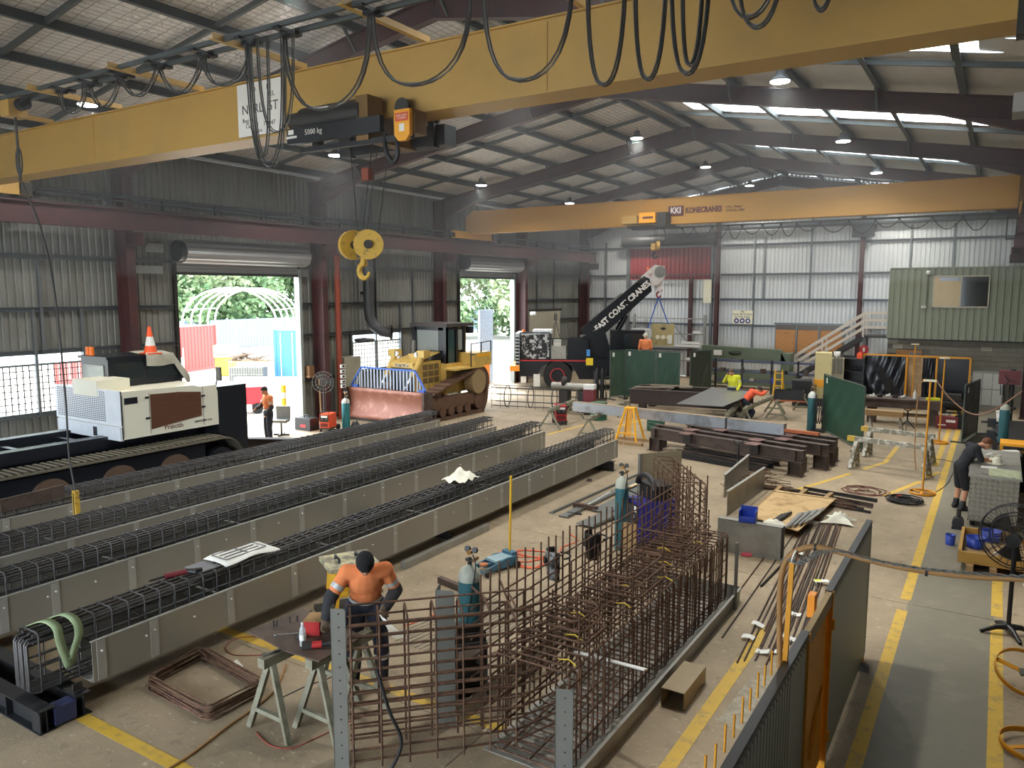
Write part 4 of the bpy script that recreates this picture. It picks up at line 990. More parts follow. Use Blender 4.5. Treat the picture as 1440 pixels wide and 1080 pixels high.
    if kind == 'hat':
        ell(b, hc + Z * .035, Mh, .098, .118, .105); o = bake(b, 'hard_hat', m, t, vox * 0.8)
        MB().lathe([(.098, 0), (.135, -.006), (.135, .002), (.098, .008)], 20, ring=True, c=hc + Z * .03 + Y * .02, M=Mh).build('hat_brim', m, t)
    elif kind == 'cap':
        ell(b, hc + Z * .03 - Y * .012, Mh, .094, .112, .105); bake(b, 'beanie', m, t, vox * 0.8)
    else:
        ell(b, hc + Z * .030 - Y * .022, Mh, .086, .096, .100); ell(b, hc + Z * .085 + Y * .03, Mh, .06, .05, .035); bake(b, 'hair', m, t, vox * 0.8)
    t.scale = (size, size, size)
    return t
rzf = lambda fx, fy: math.atan2(fy, fx) - PI / 2
# welder at the trestle bench
person('person in orange shirt, dark gloves and black beanie bending over the trestle bench', (-5.86, 6.20, 0), rzf(.77, -.64),
       dict(pel=(0, -.02, .93), chest=(0, .14, 1.22), neck=(.02, .25, 1.37), head=(.04, .36, 1.47), look=(.05, .62, -.78),
            shR=(.20, .16, 1.33), shL=(-.18, .20, 1.33), elR=(.37, .20, 1.10), wrR=(.42, .33, .96), elL=(-.30, .12, 1.07), wrL=(-.16, .34, 1.0),
            hiL=(-.10, 0, .90), hiR=(.10, 0, .90), knL=(-.14, .08, .50), knR=(.13, .06, .50), anL=(-.16, .0, .09), anR=(.15, .04, .09)),
       dict(shirt=(M_orange, 'long'), cuff=M_charc, band=(.35,), pants=(M_navy, 'long'), kneeband=True, boots=M_boot, gloves=mat('leather_glove', (104, 88, 72), 0.9), top=('cap', mat('knit_black', (24, 24, 27), 0.95, bump=0.5, bscale=60))), 0.010, size=1.09)
# man in black at the checker-plate bench
person('person in black t-shirt and shorts leaning over the checker-plate bench', G(1351, 716), rzf(.95, .35),
       dict(pel=(0, -.05, .92), chest=(0, .12, 1.20), neck=(0, .27, 1.36), head=(0, .40, 1.40), look=(0, .75, -.66),
            shR=(.19, .15, 1.32), shL=(-.19, .15, 1.32), elR=(.22, .24, 1.10), wrR=(.14, .44, 1.07), elL=(-.22, .24, 1.10), wrL=(-.10, .44, 1.07), hiL=(-.10, -.05, .88), hiR=(.10, -.05, .88), knL=(-.12, -.02, .48), knR=(.11, .04, .48), anL=(-.13, -.06, .09), anR=(.12, -.02, .09)),
       dict(shirt=(mat('black_tee', (36, 37, 42), 0.9), 'short'), pants=(mat('black_shorts', (30, 31, 36), 0.9), 'short'), boots=M_black, top=('hair', mat('ginger_hair', (112, 68, 44), 0.8))), 0.012)
# man by the roller door
person('person in orange work shirt looking down beside the yellow bollard at the roller door', G(379, 624), rzf(-.3, -.95),
       dict(head=(0, .10, 1.60), look=(0, .8, -.5), elR=(.24, .10, 1.14), wrR=(.12, .30, 1.08), elL=(-.25, -.0, 1.12), wrL=(-.22, .16, .92)),
       dict(shirt=(M_orange, 'long'), cuff=M_charc, band=(.3,), pants=(M_navy, 'long'), boots=M_boot, top=('hair', mat('dark_hair', (52, 44, 38), 0.8))), 0.016)
# two men at the far tables
p = G(1029, 583)
person('person in yellow high-visibility shirt raising an arm beside the steel tables', p, rzf(.1, -1),
       dict(head=(.05, .12, 1.58), look=(.2, .7, -.5), elR=(.30, .10, 1.22), wrR=(.16, .26, 1.46), elL=(-.26, .0, 1.12), wrL=(-.2, .14, .94)),
       dict(shirt=(mat('hi_vis_yellow', (222, 222, 54), 0.8), 'long'), pants=(M_navy, 'long'), boots=M_boot, band=(.3,), top=('hair', mat('brown_hair', (96, 72, 58), 0.8))), 0.018)
p = G(1052, 596)
person('person in plain orange shirt bent over with face towards the table tools', p, rzf(.9, .5),
       dict(pel=(0, -.15, .80), chest=(0, .06, 1.03), neck=(0, .22, 1.14), head=(0, .34, 1.17), look=(0, .7, -.7), shR=(.19, .12, 1.12), shL=(-.19, .12, 1.12), elR=(.26, .36, 1.05), wrR=(.14, .52, 1.12), elL=(-.26, .34, 1.03), wrL=(-.12, .52, 1.10),
            hiL=(-.10, -.15, .76), hiR=(.10, -.15, .76), knL=(-.13, .12, .44), knR=(.13, .12, .44), anL=(-.12, -.05, .09), anR=(.12, -.05, .09)),
       dict(shirt=(mat('orange_red_shirt', (226, 92, 58), 0.8), 'long'), pants=(M_navy, 'long'), boots=M_boot, top=('hair', mat('dark_hair', (52, 44, 38)))), 0.018)
p = PY(908, 466, 30.85); PLAT = p.z - 1.82
wp = thing('work_platform', 'steel work platform hidden behind the green screens', 'platform', (p.x, p.y, 0))
MB().bb(-.45, .45, -.35, .35, PLAT - .05, PLAT).build('deck', M_steel, wp)
for x in (-.4, .4):
    for y in (-.3, .3): MB().bb(x - .03, x + .03, y - .03, y + .03, 0, PLAT - .05).build('leg', M_steel, wp)
person('person in orange shirt and pale hard hat standing behind the green screens', (p.x, p.y, PLAT), rzf(-.4, .9),
       dict(), dict(shirt=(M_orange, 'long'), pants=(M_navy, 'long'), boots=M_boot, top=('hat', mat('pale_hard_hat', (206, 204, 190), 0.5))), 0.02)
# ================================================================ FOREGROUND
M_trestle = mat('worn_trestle_paint', (138, 136, 118), 0.6, 0.1, var=0.15, scale=8, rgb2=(112, 106, 88), fac2=0.55, scale2=6)
def trestle(label, p, q, h=0.85, m=None, sp=0.30, beamw=0.10, beamh=0.10, r=0.028, group=None, xb=True):
    """steel saw-horse between ground points p and q"""
    m = m or M_trestle
    p = Vector((p[0], p[1], 0)); q = Vector((q[0], q[1], 0)); L = (q - p).length; rz = math.atan2((q - p).y, (q - p).x)
    t = thing('trestle', label, 'trestle', p, rz, group)
    MB().bb(0, L, -beamw / 2, beamw / 2, h - beamh, h).build('beam', m, t)
    for x in (0.12, L - 0.12):
        dx = -0.06 if x < L / 2 else 0.06
        for s in (-1, 1): MB().bar((x, s * 0.03, h - beamh), (x + dx, s * sp, 0.0), r * 2, r * 2).build('leg', m, t)
        MB().bar((x + dx * 0.7, -sp * 0.72, h * 0.26), (x + dx * 0.7, sp * 0.72, h * 0.26), r * 1.6, r * 1.6).build('cross_brace', m, t)
    return t
# ---- bench with the welder's tools
trestle('round-legged steel trestle under the dark bench plate with pliers on its end', (-6.05, 4.88), (-6.02, 5.98), 0.84)
trestle('steel trestle under the dark bench plate beside the punched post', (-5.63, 5.12), (-5.60, 5.98), 0.84)
bp_ = MB().poly([Vector(v) for v in ((-6.66, 5.22, 0.842), (-6.60, 5.95, 0.842), (-5.52, 5.80, 0.842), (-5.50, 5.14, 0.842), (-5.98, 5.12, 0.842))][::-1], 0.012, (0, 0, 1)).build('bench_plate', mat('bench_plate', (104, 88, 78), 0.6, 0.3, rgb2=(84, 70, 62), fac2=0.5, scale2=4))
tag(bp_, 'dark steel plate laid over two trestles as a bench', 'plate')
ZT_ = 0.855
b = thing('water_bottle', 'clear plastic water bottle standing on the bench plate', 'bottle', (-5.90, 5.30, ZT_))
M_clear = mat('clear_plastic', (214, 222, 226), 0.15, alpha=0.55)
MB().lathe([(0.03, 0), (0.034, 0.01), (0.033, 0.06), (0.034, 0.11), (0.033, 0.15), (0.026, 0.19), (0.013, 0.215), (0.013, 0.225)], 16).build('bottle_body', M_clear, b)
MB().lathe([(0.015, 0.222), (0.015, 0.245), (0.001, 0.247)], 12).build('cap', M_white, b)
MB().lathe([(0.0345, 0.06), (0.035, 0.062), (0.035, 0.12), (0.0345, 0.122)], 16).build('label_band', M_whitep, b)
b = thing('cardboard_box', 'small open red and brown cardboard box on the bench plate', 'box', (-6.06, 5.62, ZT_), 0.5)
MB().bb(-0.09, 0.09, -0.13, 0.13, 0, 0.15).build('carton', mat('cardboard', (176, 142, 96), 0.8), b)
MB().bb(-0.092, 0.092, -0.133, -0.13, 0, 0.15).bb(0.09, 0.093, -0.13, 0.0, 0, 0.15).build('red_panel', M_red, b)
MB().quad((-0.09, -0.13, 0.15), (0.09, -0.13, 0.15), (0.05, -0.19, 0.21), (-0.05, -0.19, 0.21)).quad((0.09, 0.13, 0.15), (0.09, -0.13, 0.15), (0.17, -0.1, 0.18), (0.17, 0.1, 0.18)).build('flap', mat('cardboard', (176, 142, 96)), b)
b = thing('angle_grinder', 'black and red angle grinder lying on the bench plate', 'grinder', (-5.72, 5.34, ZT_ + 0.035), 0.65)
MB().cyl((-0.05, 0, 0), (0.20, 0, 0.02), 0.032, 0.028, n=12).build('body', M_black, b)
MB().cyl((-0.06, 0, 0), (0.04, 0, 0.005), 0.036, n=12).build('motor_ring', M_red, b)
MB().bb(-0.16, -0.06, -0.03, 0.03, -0.03, 0.035).build('gear_head', M_steel, b)
MB().cyl((-0.13, 0, -0.034), (-0.13, 0, -0.028), 0.06, n=18).build('disc', M_rust, b)
b = thing('spanner', 'bright ring spanner lying on the bench plate', 'spanner', (-6.22, 5.40, ZT_), 0.75)
MB().bb(-0.12, 0.12, -0.009, 0.009, 0, 0.008).build('shank', M_chrome, b)
for s in (-1, 1): MB().tube([Vector((s * 0.135 + 0.018 * math.cos(a), 0.018 * math.sin(a), 0.006)) for a in [i * PI / 5 for i in range(10)]], 0.006, 6, True).build('ring_end', M_chrome, b)
b = thing('tape_measure', 'small round black tape measure on the bench plate', 'tape measure', (-6.05, 5.40, ZT_))
MB().lathe([(0.03, 0), (0.042, 0.008), (0.042, 0.03), (0.03, 0.04), (0.001, 0.04)], 14).build('case', M_black, b); MB().lathe([(0.02, 0.04), (0.02, 0.042), (0.001, 0.042)], 12).build('badge', M_steel, b)
b = thing('pliers', 'locking pliers lying on the trestle end', 'pliers', (-6.05, 5.02, 0.84), 1.2)
MB().bar((-0.10, -0.025, 0.012), (0.03, 0.004, 0.012), 0.014, 0.014).bar((-0.10, 0.025, 0.012), (0.03, -0.004, 0.012), 0.014, 0.014).build('handles', M_chrome, b)
MB().bb(0.02, 0.09, -0.016, 0.016, 0, 0.022).build('jaws', M_steel, b)
for k, (x, y) in enumerate(((-6.45, 5.62), (-6.40, 5.68), (-6.52, 5.45), (-6.50, 5.48), (-6.38, 5.86))):
    o = MB().cyl((x, y, ZT_), (x, y, ZT_ + 0.055), 0.008, n=6).cyl((x, y, ZT_ + 0.05), (x, y, ZT_ + 0.062), 0.013, n=6).build('bolt', M_steel); tag(o, 'small loose bolt standing on the bench plate', 'bolt', 'loose bolts on the bench')
o = MB()
for k in range(7): o.cyl((-5.60 + 0.006 * k, 6.12 - 0.004 * k, 0.98), (-5.26 + 0.02 * k, 5.98 + 0.012 * k, 0.82), 0.0025, n=5)
o = o.build('welding_rods', M_paper, kind='stuff'); tag(o, 'bunch of thin white welding rods held in a gloved hand', 'welding rods')
# ---- pile of square stirrups
sp_ = thing('stirrup_bundle', 'bundle of rusty square stirrups lying flat on the concrete', 'rebar stirrups', (-7.42, 5.22, 0), 0)
cs = [G(206, 968), G(291, 1016), G(371, 975), G(285, 924)]
ctr = (cs[0] + cs[1] + cs[2] + cs[3]) / 4
sp_.location = (ctr.x, ctr.y, 0)
base = [c - ctr for c in cs]
for k in range(18):
    random.seed(k); a = random.uniform(-0.05, 0.05); ox, oy = random.uniform(-.03, .03), random.uniform(-.03, .03)
    z = 0.010 + 0.0085 * k; pts = []
    for i in range(4):
        c = base[i] * (0.985 - 0.002 * k); n_ = base[(i + 1) % 4]; pv = base[(i - 1) % 4]
        pts += [c + (pv - c).normalized() * 0.05, c + (n_ - c).normalized() * 0.05]
    R = Matrix.Rotation(a, 3, 'Z')
    MB().tube([R @ Vector((p.x + ox, p.y + oy, 0)) + Vector((0, 0, z + 0.01 * math.sin(i + k))) for i, p in enumerate(pts)], 0.0085, 6, True).build('stirrup', M_rebar, sp_)
    if k % 5 == 0: MB().tube([R @ (base[3] * 0.97 + Vector((0.02, -0.02, 0))) + Vector((0, 0, z)), R @ (base[3] * 0.72) + Vector((0.05, 0.02, z + 0.02))], 0.0085, 6).build('stirrup_hook', M_rebar, sp_)
o = MB().poly([G(323, 935, .002), G(340, 943, .002), G(342, 937, .002), G(333, 927, .002)], 0.002, (0, 0, 1)).build('paper_tag', M_paper); tag(o, 'torn white paper tag beside the stirrup bundle', 'paper')
MB().poly([G(330, 938, .0045), G(337, 940, .0045), G(338, 937, .0045), G(332, 934, .0045)], 0.001, (0, 0, 1)).build('print', M_cable, o)
# hoses and leads on the concrete
def lead(name, label, pts, r, m, z=None, cat='cable'):
    o = MB().tube(rope([G(x, y, (z or r)) for x, y in pts], 6), r, 6).build(name, m); tag(o, label, cat); return o
M_brownhose = mat('tan_hose', (158, 118, 70), 0.6)
M_redlead = mat('red_lead', (150, 62, 50), 0.6)
M_orl = mat('orange_lead', (228, 104, 66), 0.55)
lead('air_hose', 'tan air hose running over the concrete to the bench trestle', [(236, 1082), (270, 1060), (320, 1022), (365, 990), (390, 965), (402, 935)], 0.014, M_brownhose, cat='hose')
lead('welding_lead', 'thin red lead looping from the stirrup bundle to the trestle', [(372, 921), (330, 921), (317, 910), (335, 897), (360, 896)], 0.006, M_redlead)
lead('welding_lead', 'thin red lead curving around the trestle foot', [(360, 1030), (380, 1048), (410, 1052), (440, 1040), (478, 1022), (520, 1000)], 0.006, M_redlead)
lead('power_lead', 'dark lead crossing the concrete behind the bench', [(388, 985), (430, 965), (470, 950), (520, 920)], 0.006, M_cable)
o = MB().poly([G(470, 1040, .002), G(482, 1046, .002), G(484, 1036, .002), G(478, 1033, .002)], 0.002, (0, 0, 1)).build('paper_tag', M_paper); tag(o, 'small white paper scrap beside the punched post', 'paper')
# ---- gas cylinders
def gas_cylinder(label, loc, h=1.32, r=0.105, m=None, shoulder=None, reg=True, group='gas cylinders'):
    t = thing('gas_cylinder', label, 'gas cylinder', loc, 0, group); m = m or M_teal
    MB().lathe([(r * 0.92, 0), (r, 0.03), (r, h * 0.84)], 20).build('cylinder_body', m, t)
    MB().lathe([(r, h * 0.84), (r, h * 0.88), (r * 0.92, h * 0.92), (r * 0.7, h * 0.96), (0.035, h * 0.99), (0.03, h)], 20).build('shoulder', shoulder or mat('cylinder_grey', (176, 180, 166), 0.45), t)
    MB().cyl((0, 0, h), (0, 0, h + 0.08), 0.025, n=10).cyl((-0.05, 0, h + 0.05), (0.05, 0, h + 0.05), 0.02, n=8).build('valve', M_steel, t)
    if reg:
        MB().cyl((0.05, 0, h + 0.05), (0.12, 0, h + 0.10), 0.018, n=8).cyl((0.03, -0.06, h + 0.16), (0.03, 0.06, h + 0.16), 0.03, n=10).build('regulator', mat('brass', (150, 112, 62), 0.35, 0.7), t)
        for s in (-1, 1): MB().cyl((0.05 + 0.05 * s, -0.02, h + 0.19), (0.05 + 0.05 * s, -0.05, h + 0.2), 0.035, n=12).build('gauge', M_black, t)
        MB().tube(rope([(0.06, -0.02, h + 0.13), (0.12, -0.05, h + 0.02), (0.10, -0.09, h - 0.25), (0.06, -0.12, h - 0.55), (0.02, -0.12, h - 0.8)]), 0.009, 6).build('gas_hose', M_black, t)
    return t
def welder_cart(label, loc, rz, m, s=1.0):
    t = thing('welding_machine', label, 'welding machine', loc, rz)
    MB().bb(-0.22 * s, 0.22 * s, -0.34 * s, 0.34 * s, 0.18 * s, 0.78 * s).build('case', m, t)
    MB().bb(-0.2 * s, 0.2 * s, -0.355 * s, -0.34 * s, 0.45 * s, 0.74 * s).build('control_panel', M_black, t)
    for x in (-0.1, 0.1): MB().cyl((x * s, -0.37 * s, 0.56 * s), (x * s, -0.35 * s, 0.56 * s), 0.03 * s, n=10).build('dial', M_cablel, t)
    MB().bb(-0.15 * s, 0.15 * s, -0.36 * s, -0.352 * s, 0.63 * s, 0.72 * s).build('display_label', M_whitep, t)
    for i in range(4): MB().bb(-0.17 * s, 0.17 * s, -0.358 * s, -0.35 * s, (0.24 + 0.04 * i) * s, (0.26 + 0.04 * i) * s).build('vent_slat', M_black, t)
    MB().bb(-0.25 * s, 0.25 * s, -0.36 * s, 0.55 * s, 0.12 * s, 0.18 * s).build('cart_deck', M_steel, t)
    for x in (-0.25, 0.25):
        MB().cyl((x * s - 0.03, 0.42 * s, 0.13 * s), (x * s + 0.03, 0.42 * s, 0.13 * s), 0.13 * s, n=16).build('rear_wheel', M_rubber, t)
        MB().cyl((x * s * 0.8 - 0.02, -0.3 * s, 0.06 * s), (x * s * 0.8 + 0.02, -0.3 * s, 0.06 * s), 0.06 * s, n=12).build('caster', M_rubber, t)
    MB().tube([(-0.2 * s, -0.3 * s, 0.78 * s), (-0.2 * s, -0.32 * s, 0.9 * s), (0.2 * s, -0.32 * s, 0.9 * s), (0.2 * s, -0.3 * s, 0.78 * s)], 0.015, 6).build('handle', M_black, t)
    return t
def wirefeed(t, s=1.0, z=0.8):
    pass
gas_cylinder('short teal gas cylinder with regulator behind the splayed cage end', (-5.02, 7.05, 0.2), 1.16, 0.135)
w = welder_cart('grey wire welding machine behind the splayed cage end', (-4.86, 6.70, 0), rzf(.75, -.66) + PI, mat('welder_grey', (96, 96, 98), 0.5), 0.9)
MB().poly([(-0.17, -0.30, 0.72), (0.17, -0.30, 0.72), (0.13, -0.27, 0.90), (-0.13, -0.27, 0.90)], 0.04, (0, 1, 0)).build('front_cowl', M_steel, w)
gas_cylinder('tall teal gas cylinder with regulator beside the blue welding machine', G(873, 772), 1.32, 0.115)
w = welder_cart('blue and black welding machine on a cart behind the cage bars', G(915, 770), rzf(-.6, -.8) + PI, mat('welder_blue', (52, 50, 140), 0.5), 1.15)
MB().tube([Vector((0.28 * math.cos(a), -0.12, 1.12 + 0.20 * math.sin(a))) for a in [PI * i / 10 for i in range(11)]], 0.05, 8).build('coiled_lead', M_black, w)
MB().bb(-0.24, 0.24, -0.1, 0.28, 0.9, 1.16).build('wire_feeder', M_black, w)
o = thing('wire_feeder', 'boxy black wire feeder with a carry handle next to the blue welding machine', 'wire feeder', G(890, 772))
MB().bb(-0.22, 0.22, -0.16, 0.16, 0.52, 0.84).build('case', M_black, o); MB().bb(-0.2, 0.2, -0.2, 0.2, 0.0, 0.52).build('stand_box', M_timber, o)
MB().tube([(-0.15, 0, 0.84), (-0.13, 0, 0.90), (0.13, 0, 0.90), (0.15, 0, 0.84)], 0.018, 6).build('handle', M_black, o)
# welding helmets hung on the bars
def helmet(label, p, m, rz=0.0):
    t = thing('welding_helmet', label, 'welding helmet', p, rz)
    MB().grid(12, 10, lambda u, v: (0.13 * math.cos(PI * u) * (1 - 0.25 * v * v), -0.16 * math.sin(PI * u) * (1 - 0.2 * v * v), 0.20 - 0.36 * v + 0.0 * u)).build('shell', m, t)
    sd = t.children[0].modifiers.new('thickness', 'SOLIDIFY'); sd.thickness = 0.006
    MB().bb(-0.07, 0.07, -0.17, -0.155, 0.02, 0.11).build('visor', M_black, t)
    MB().tube([Vector((0.12 * math.cos(a), 0.05 + 0.10 * math.sin(a), 0.12)) for a in [PI * i / 8 for i in range(9)]], 0.012, 6).build('headband', M_black, t)
    return t
hm = mat('camo_helmet', (160, 160, 158), 0.4, rgb2=(30, 32, 36), fac2=0.5, scale2=14)
helmet('grey mottled welding helmet hung on the cage bars', PX(785, 795, -4.32), hm, -0.9)
helmet('plain black welding helmet hung on the cage bars', PX(838, 768, -4.32), mat('black_helmet', (24, 23, 26), 0.3), -0.7)
# ---- trolley jack and orange lead
j = thing('trolley_jack', 'blue trolley jack with a long yellow handle', 'trolley jack', G(698, 800), rzf(0.25, 1))
M_jack = mat('jack_blue', (62, 106, 128), 0.45)
MB().poly([(-0.16, -0.34, 0.05), (-0.16, 0.30, 0.05), (-0.16, 0.34, 0.18), (-0.16, 0.1, 0.2), (-0.16, -0.34, 0.11)], 0.03, (1, 0, 0)).build('side_frame', M_jack, j)
MB().poly([(0.13, -0.34, 0.05), (0.13, 0.30, 0.05), (0.13, 0.34, 0.18), (0.13, 0.1, 0.2), (0.13, -0.34, 0.11)], 0.03, (1, 0, 0)).build('side_frame', M_jack, j)
MB().bb(-0.13, 0.13, -0.12, 0.28, 0.15, 0.19).build('cover_plate', mat('jack_label', (150, 176, 184), 0.4), j)
MB().bb(-0.12, 0.12, 0.24, 0.36, 0.08, 0.24).build('pump_block', M_jack, j)
MB().bar((0, -0.05, 0.1), (0, -0.30, 0.13), 0.1, 0.05).build('lift_arm', M_jack, j)
MB().cyl((0, -0.28, 0.13), (0, -0.28, 0.16), 0.07, n=14).build('saddle', mat('saddle_orange', (178, 110, 62)), j)
for x, y, r_ in ((-0.2, -0.36, 0.05), (0.2, -0.36, 0.05), (-0.2, 0.28, 0.06), (0.2, 0.28, 0.06)): MB().cyl((x - 0.025, y, r_), (x + 0.025, y, r_), r_, n=14).build('wheel', M_steel, j)
MB().cyl((-0.2, -0.36, 0.05), (0.2, -0.36, 0.05), 0.02, n=8).build('axle', M_jack, j)
MB().cyl((0, 0.30, 0.2), (0, 0.33, 1.50), 0.02, n=8).build('handle', mat('handle_yellow', (216, 170, 36), 0.5), j)
random.seed(3)
pts = []
for k in range(26):
    a = k * 1.15; rr = 34 + 22 * math.sin(k * 1.7); pts.append((735 + rr * math.cos(a) * 1.0, 785 + rr * 0.26 * math.sin(a)))
pts += [(780, 782), (790, 770), (812, 760), (800, 750)]
lead('extension_lead', 'tangled orange extension lead on the concrete behind the trolley jack', pts, 0.010, M_orl, 0.012)
lead('extension_lead', 'orange lead running from the cage corner towards the gas cylinder', [(570, 880), (610, 865), (640, 852), (650, 838)], 0.009, M_orl)
# loose thin rods and steel beside the short cylinder
t = thing('rod_bundle', 'spread bundle of thin grey rods lying behind the welder', 'rods')
for k in range(16): 
    a = G(520 + 7 * k, 905 + 2.5 * k, .01 + .004 * (k % 3)); b_ = G(690 + 4 * k, 838 + 1.6 * k, .01 + .004 * (k % 3))
    MB().cyl(a.lerp(b_, .12), b_, 0.006, n=5).build('rod', M_galv, t)
o = MB().bar(G(618, 815, .05), G(655, 830, .05), 0.08, 0.10).build('steel_offcut', M_rust); tag(o, 'short dark steel offcut lying by the short gas cylinder', 'steel offcut')
# ---- yellow compact generator behind the welder
g = thing('wacker_generator', 'yellow site machine with a dusty grey lid beside the near girder', 'machine', (-7.33, 7.45, 0), rzf(.85, -.5) + PI)
M_ym = mat('machine_yellow', (220, 168, 46), 0.5)
MB().poly([(-0.27, -0.22, 0.42), (0.27, -0.22, 0.42), (0.24, -0.22, 0.80), (-0.24, -0.22, 0.80)], 0.44, (0, 1, 0)).build('body', M_ym, g)
MB().bb(-0.34, 0.34, -0.30, 0.30, 0.80, 0.86).build('lid', mat('dusty_lid', (128, 124, 108), 0.7, rgb2=(196, 188, 150), fac2=0.5, scale2=6), g)
MB().bb(-0.18, 0.18, -0.235, -0.22, 0.56, 0.72).build('panel_window', M_black, g)
MB().bb(-0.30, 0.30, -0.30, -0.22, 0.48, 0.52).build('ledge', M_ym, g)
for x in (-0.16, 0.12): MB().tube([(x, -0.1, 0.86), (x, -0.1, 0.91), (x, 0.1, 0.91), (x, 0.1, 0.86)], 0.018, 6).build('lid_handle', M_black, g)
for x in (-0.22, 0.22):
    for y in (-0.18, 0.18): MB().bar((x, y, 0.42), (x * 1.25, y * 1.3, 0.0), 0.05, 0.05).build('leg', M_ym, g)
MB().bb(-0.42, 0.42, -0.40, 0.36, 0.10, 0.16).build('base_frame', M_steel, g)
# ---- long-handled broom and flat sheets
b = thing('broom', 'floor broom with a white handle lying by the flat sheets', 'broom', G(823, 716))
a0 = Vector((0, 0, 0)); e = G(857, 694, 0.06) - G(823, 716)
dr = (e - Vector((0, 0, 0))).normalized()
MB().bar((-0.28, 0.02, 0.05), (0.28, -0.02, 0.05), 0.09, 0.10).build('broom_head', mat('bristle_brown', (82, 64, 52), 0.95, bump=0.5, bscale=80), b)
MB().cyl((0.02, 0.02, 0.08), (0.02 + e.x * 1.0, e.y, 0.10), 0.013, n=8).build('handle', M_white, b)
M_sheetg = mat('slate_sheet', (112, 116, 114), 0.4, 0.3, var=0.08)
for k, (a, b_, w_, lb) in enumerate([((775, 722), (905, 664), 0.10, 'narrow slate-grey steel flat lying nearest the girder'), ((792, 728), (905, 673), 0.22, 'slate-grey folded flashing lying beside the broom'), ((845, 722), (905, 690), 0.45, 'broad slate-grey sheet lying behind the tall gas cylinder'), ((822, 742), (905, 705), 0.40, 'slate-grey sheet with a lipped end lying beside the tall gas cylinder')]):
    p, q = G(*a), G(*b_); q = p + (q - p) * 1.35
    t = thing('steel_sheet', lb, 'steel sheet', (0, 0, 0), 0, 'flat sheets on the concrete')
    MB().bar(Vector((p.x, p.y, 0.012 + 0.012 * k)), Vector((q.x, q.y, 0.012 + 0.012 * k)), w_, 0.012).build('sheet', M_sheetg, t)
    d = (q - p).normalized(); s = Vector((d.y, -d.x, 0))
    MB().bar(Vector((p.x, p.y, 0.03 + 0.012 * k)) + s * w_ / 2, Vector((q.x, q.y, 0.03 + 0.012 * k)) + s * w_ / 2, 0.008, 0.05).build('folded_lip', M_sheetg, t)
o = MB().bar(G(885, 685, 0.06), G(930, 664, 0.06), 0.09, 0.02).build('timber_batten', mat('pale_batten', (190, 160, 118), 0.7, rgb2=(222, 210, 180), fac2=0.5, scale2=8)); tag(o, 'pale timber batten lying on the slate-grey sheets', 'batten')
o = MB().box(G(829, 675, 0.03), (0.12, 0.09, 0.06), 0.4).build('timber_block', M_rust); tag(o, 'small brown block on the bare concrete beside the near girder', 'block')
o = MB().box(G(919, 655, 0.01), (0.16, 0.10, 0.02), 0.7).build('paper_scrap', M_paper); tag(o, 'white scrap on the concrete by the wing end plate', 'scrap')
o = MB().box(G(808, 722, 0.02), (0.3, 0.02, 0.04), 0.2).build('metal_offcut', M_steel); tag(o, 'dark narrow offcut beside the broom head', 'offcut')
# ================================================================ PARTITION, BAR STOCK AND THE BENCH SIDE
M_parti = mat('partition_sheet', (144, 150, 145), 0.45, 0.3, var=0.06)
M_amber = mat('amber_paint', (214, 146, 30), 0.5, var=0.08)
PXX = -1.17; PZ = 1.75
pt = thing('partition_screen', 'tall grey sheeted partition with an amber door beside the walkway', 'partition', (0, 0, 0))
sheet('ribbed_panel', M_parti, pt, (0, 1, 0), (PXX + 0.02, 2.2, 0), 5.75 - 2.2, 0.08, PZ - 0.03, (1, 0, 0), pitch=0.085, d=0.018)
sheet('ribbed_panel', M_parti, pt, (0, -1, 0), (PXX - 0.03, 5.75, 0), 5.75 - 2.2, 0.08, PZ - 0.03, (-1, 0, 0), pitch=0.085, d=0.018)
MB().bb(PXX - 0.03, PXX + 0.02, 5.75, 6.35, 0.08, PZ - 0.03).build('plain_panel', M_parti, pt)
MB().bb(PXX - 0.03, PXX + 0.03, 7.35, 9.98, 0.08, PZ - 0.03).build('plain_panel', M_parti, pt)
MB().bb(PXX - 0.035, PXX + 0.03, 2.2, 6.35, PZ - 0.03, PZ + 0.01).bb(PXX - 0.035, PXX + 0.03, 7.35, 9.98, PZ - 0.03, PZ + 0.01).build('top_channel', M_black, pt)
MB().bb(PXX - 0.02, PXX + 0.03, 6.35, 7.35, PZ - 0.13, PZ).build('door_head', mat('door_head_tan', (150, 128, 84), 0.6), pt)
dr = MB().bar((PXX - 0.02, 6.38, 0.86), (PXX - 0.02, 7.32, 0.86), 0.03, 1.52).build('door_leaf', M_amber, pt)
for z in (0.35, 1.45): MB().cyl((PXX + 0.05, 7.34, z - 0.05), (PXX + 0.05, 7.34, z + 0.05), 0.018, n=8).build('hinge', M_amber, dr)
MB().bar((PXX + 0.03, 6.6, 0.5), (PXX + 0.0, 7.2, 0.9), 0.03, 0.03).build('door_brace', M_amber, dr)
for y in (6.33, 7.37): MB().bb(PXX - 0.03, PXX + 0.04, y - 0.025, y + 0.025, 0, PZ).build('door_post', M_amber, pt)
for y in (2.3, 4.2, 9.9):
    MB().bb(PXX - 0.03, PXX + 0.03, y - 0.03, y + 0.03, 0, PZ - 0.03).build('post', M_amber, pt)
MB().bb(PXX - 0.3, PXX + 0.12, 9.6, 9.68, 0, 0.08).build('foot', M_steel, pt)
MB().bb(PXX - 0.35, PXX, 3.2, 3.28, 0, 0.08).build('foot', M_steel, pt)
yy = 3.5
k = 0
while yy < 5.7:
    MB().cyl((PXX - 0.09, yy, PZ - 0.06), (PXX - 0.09, yy + 0.01, PZ + 0.09 + 0.03 * (k % 2)), 0.008, n=6).build('peg', M_amber, pt); yy += 0.19; k += 1
yy = 2.4
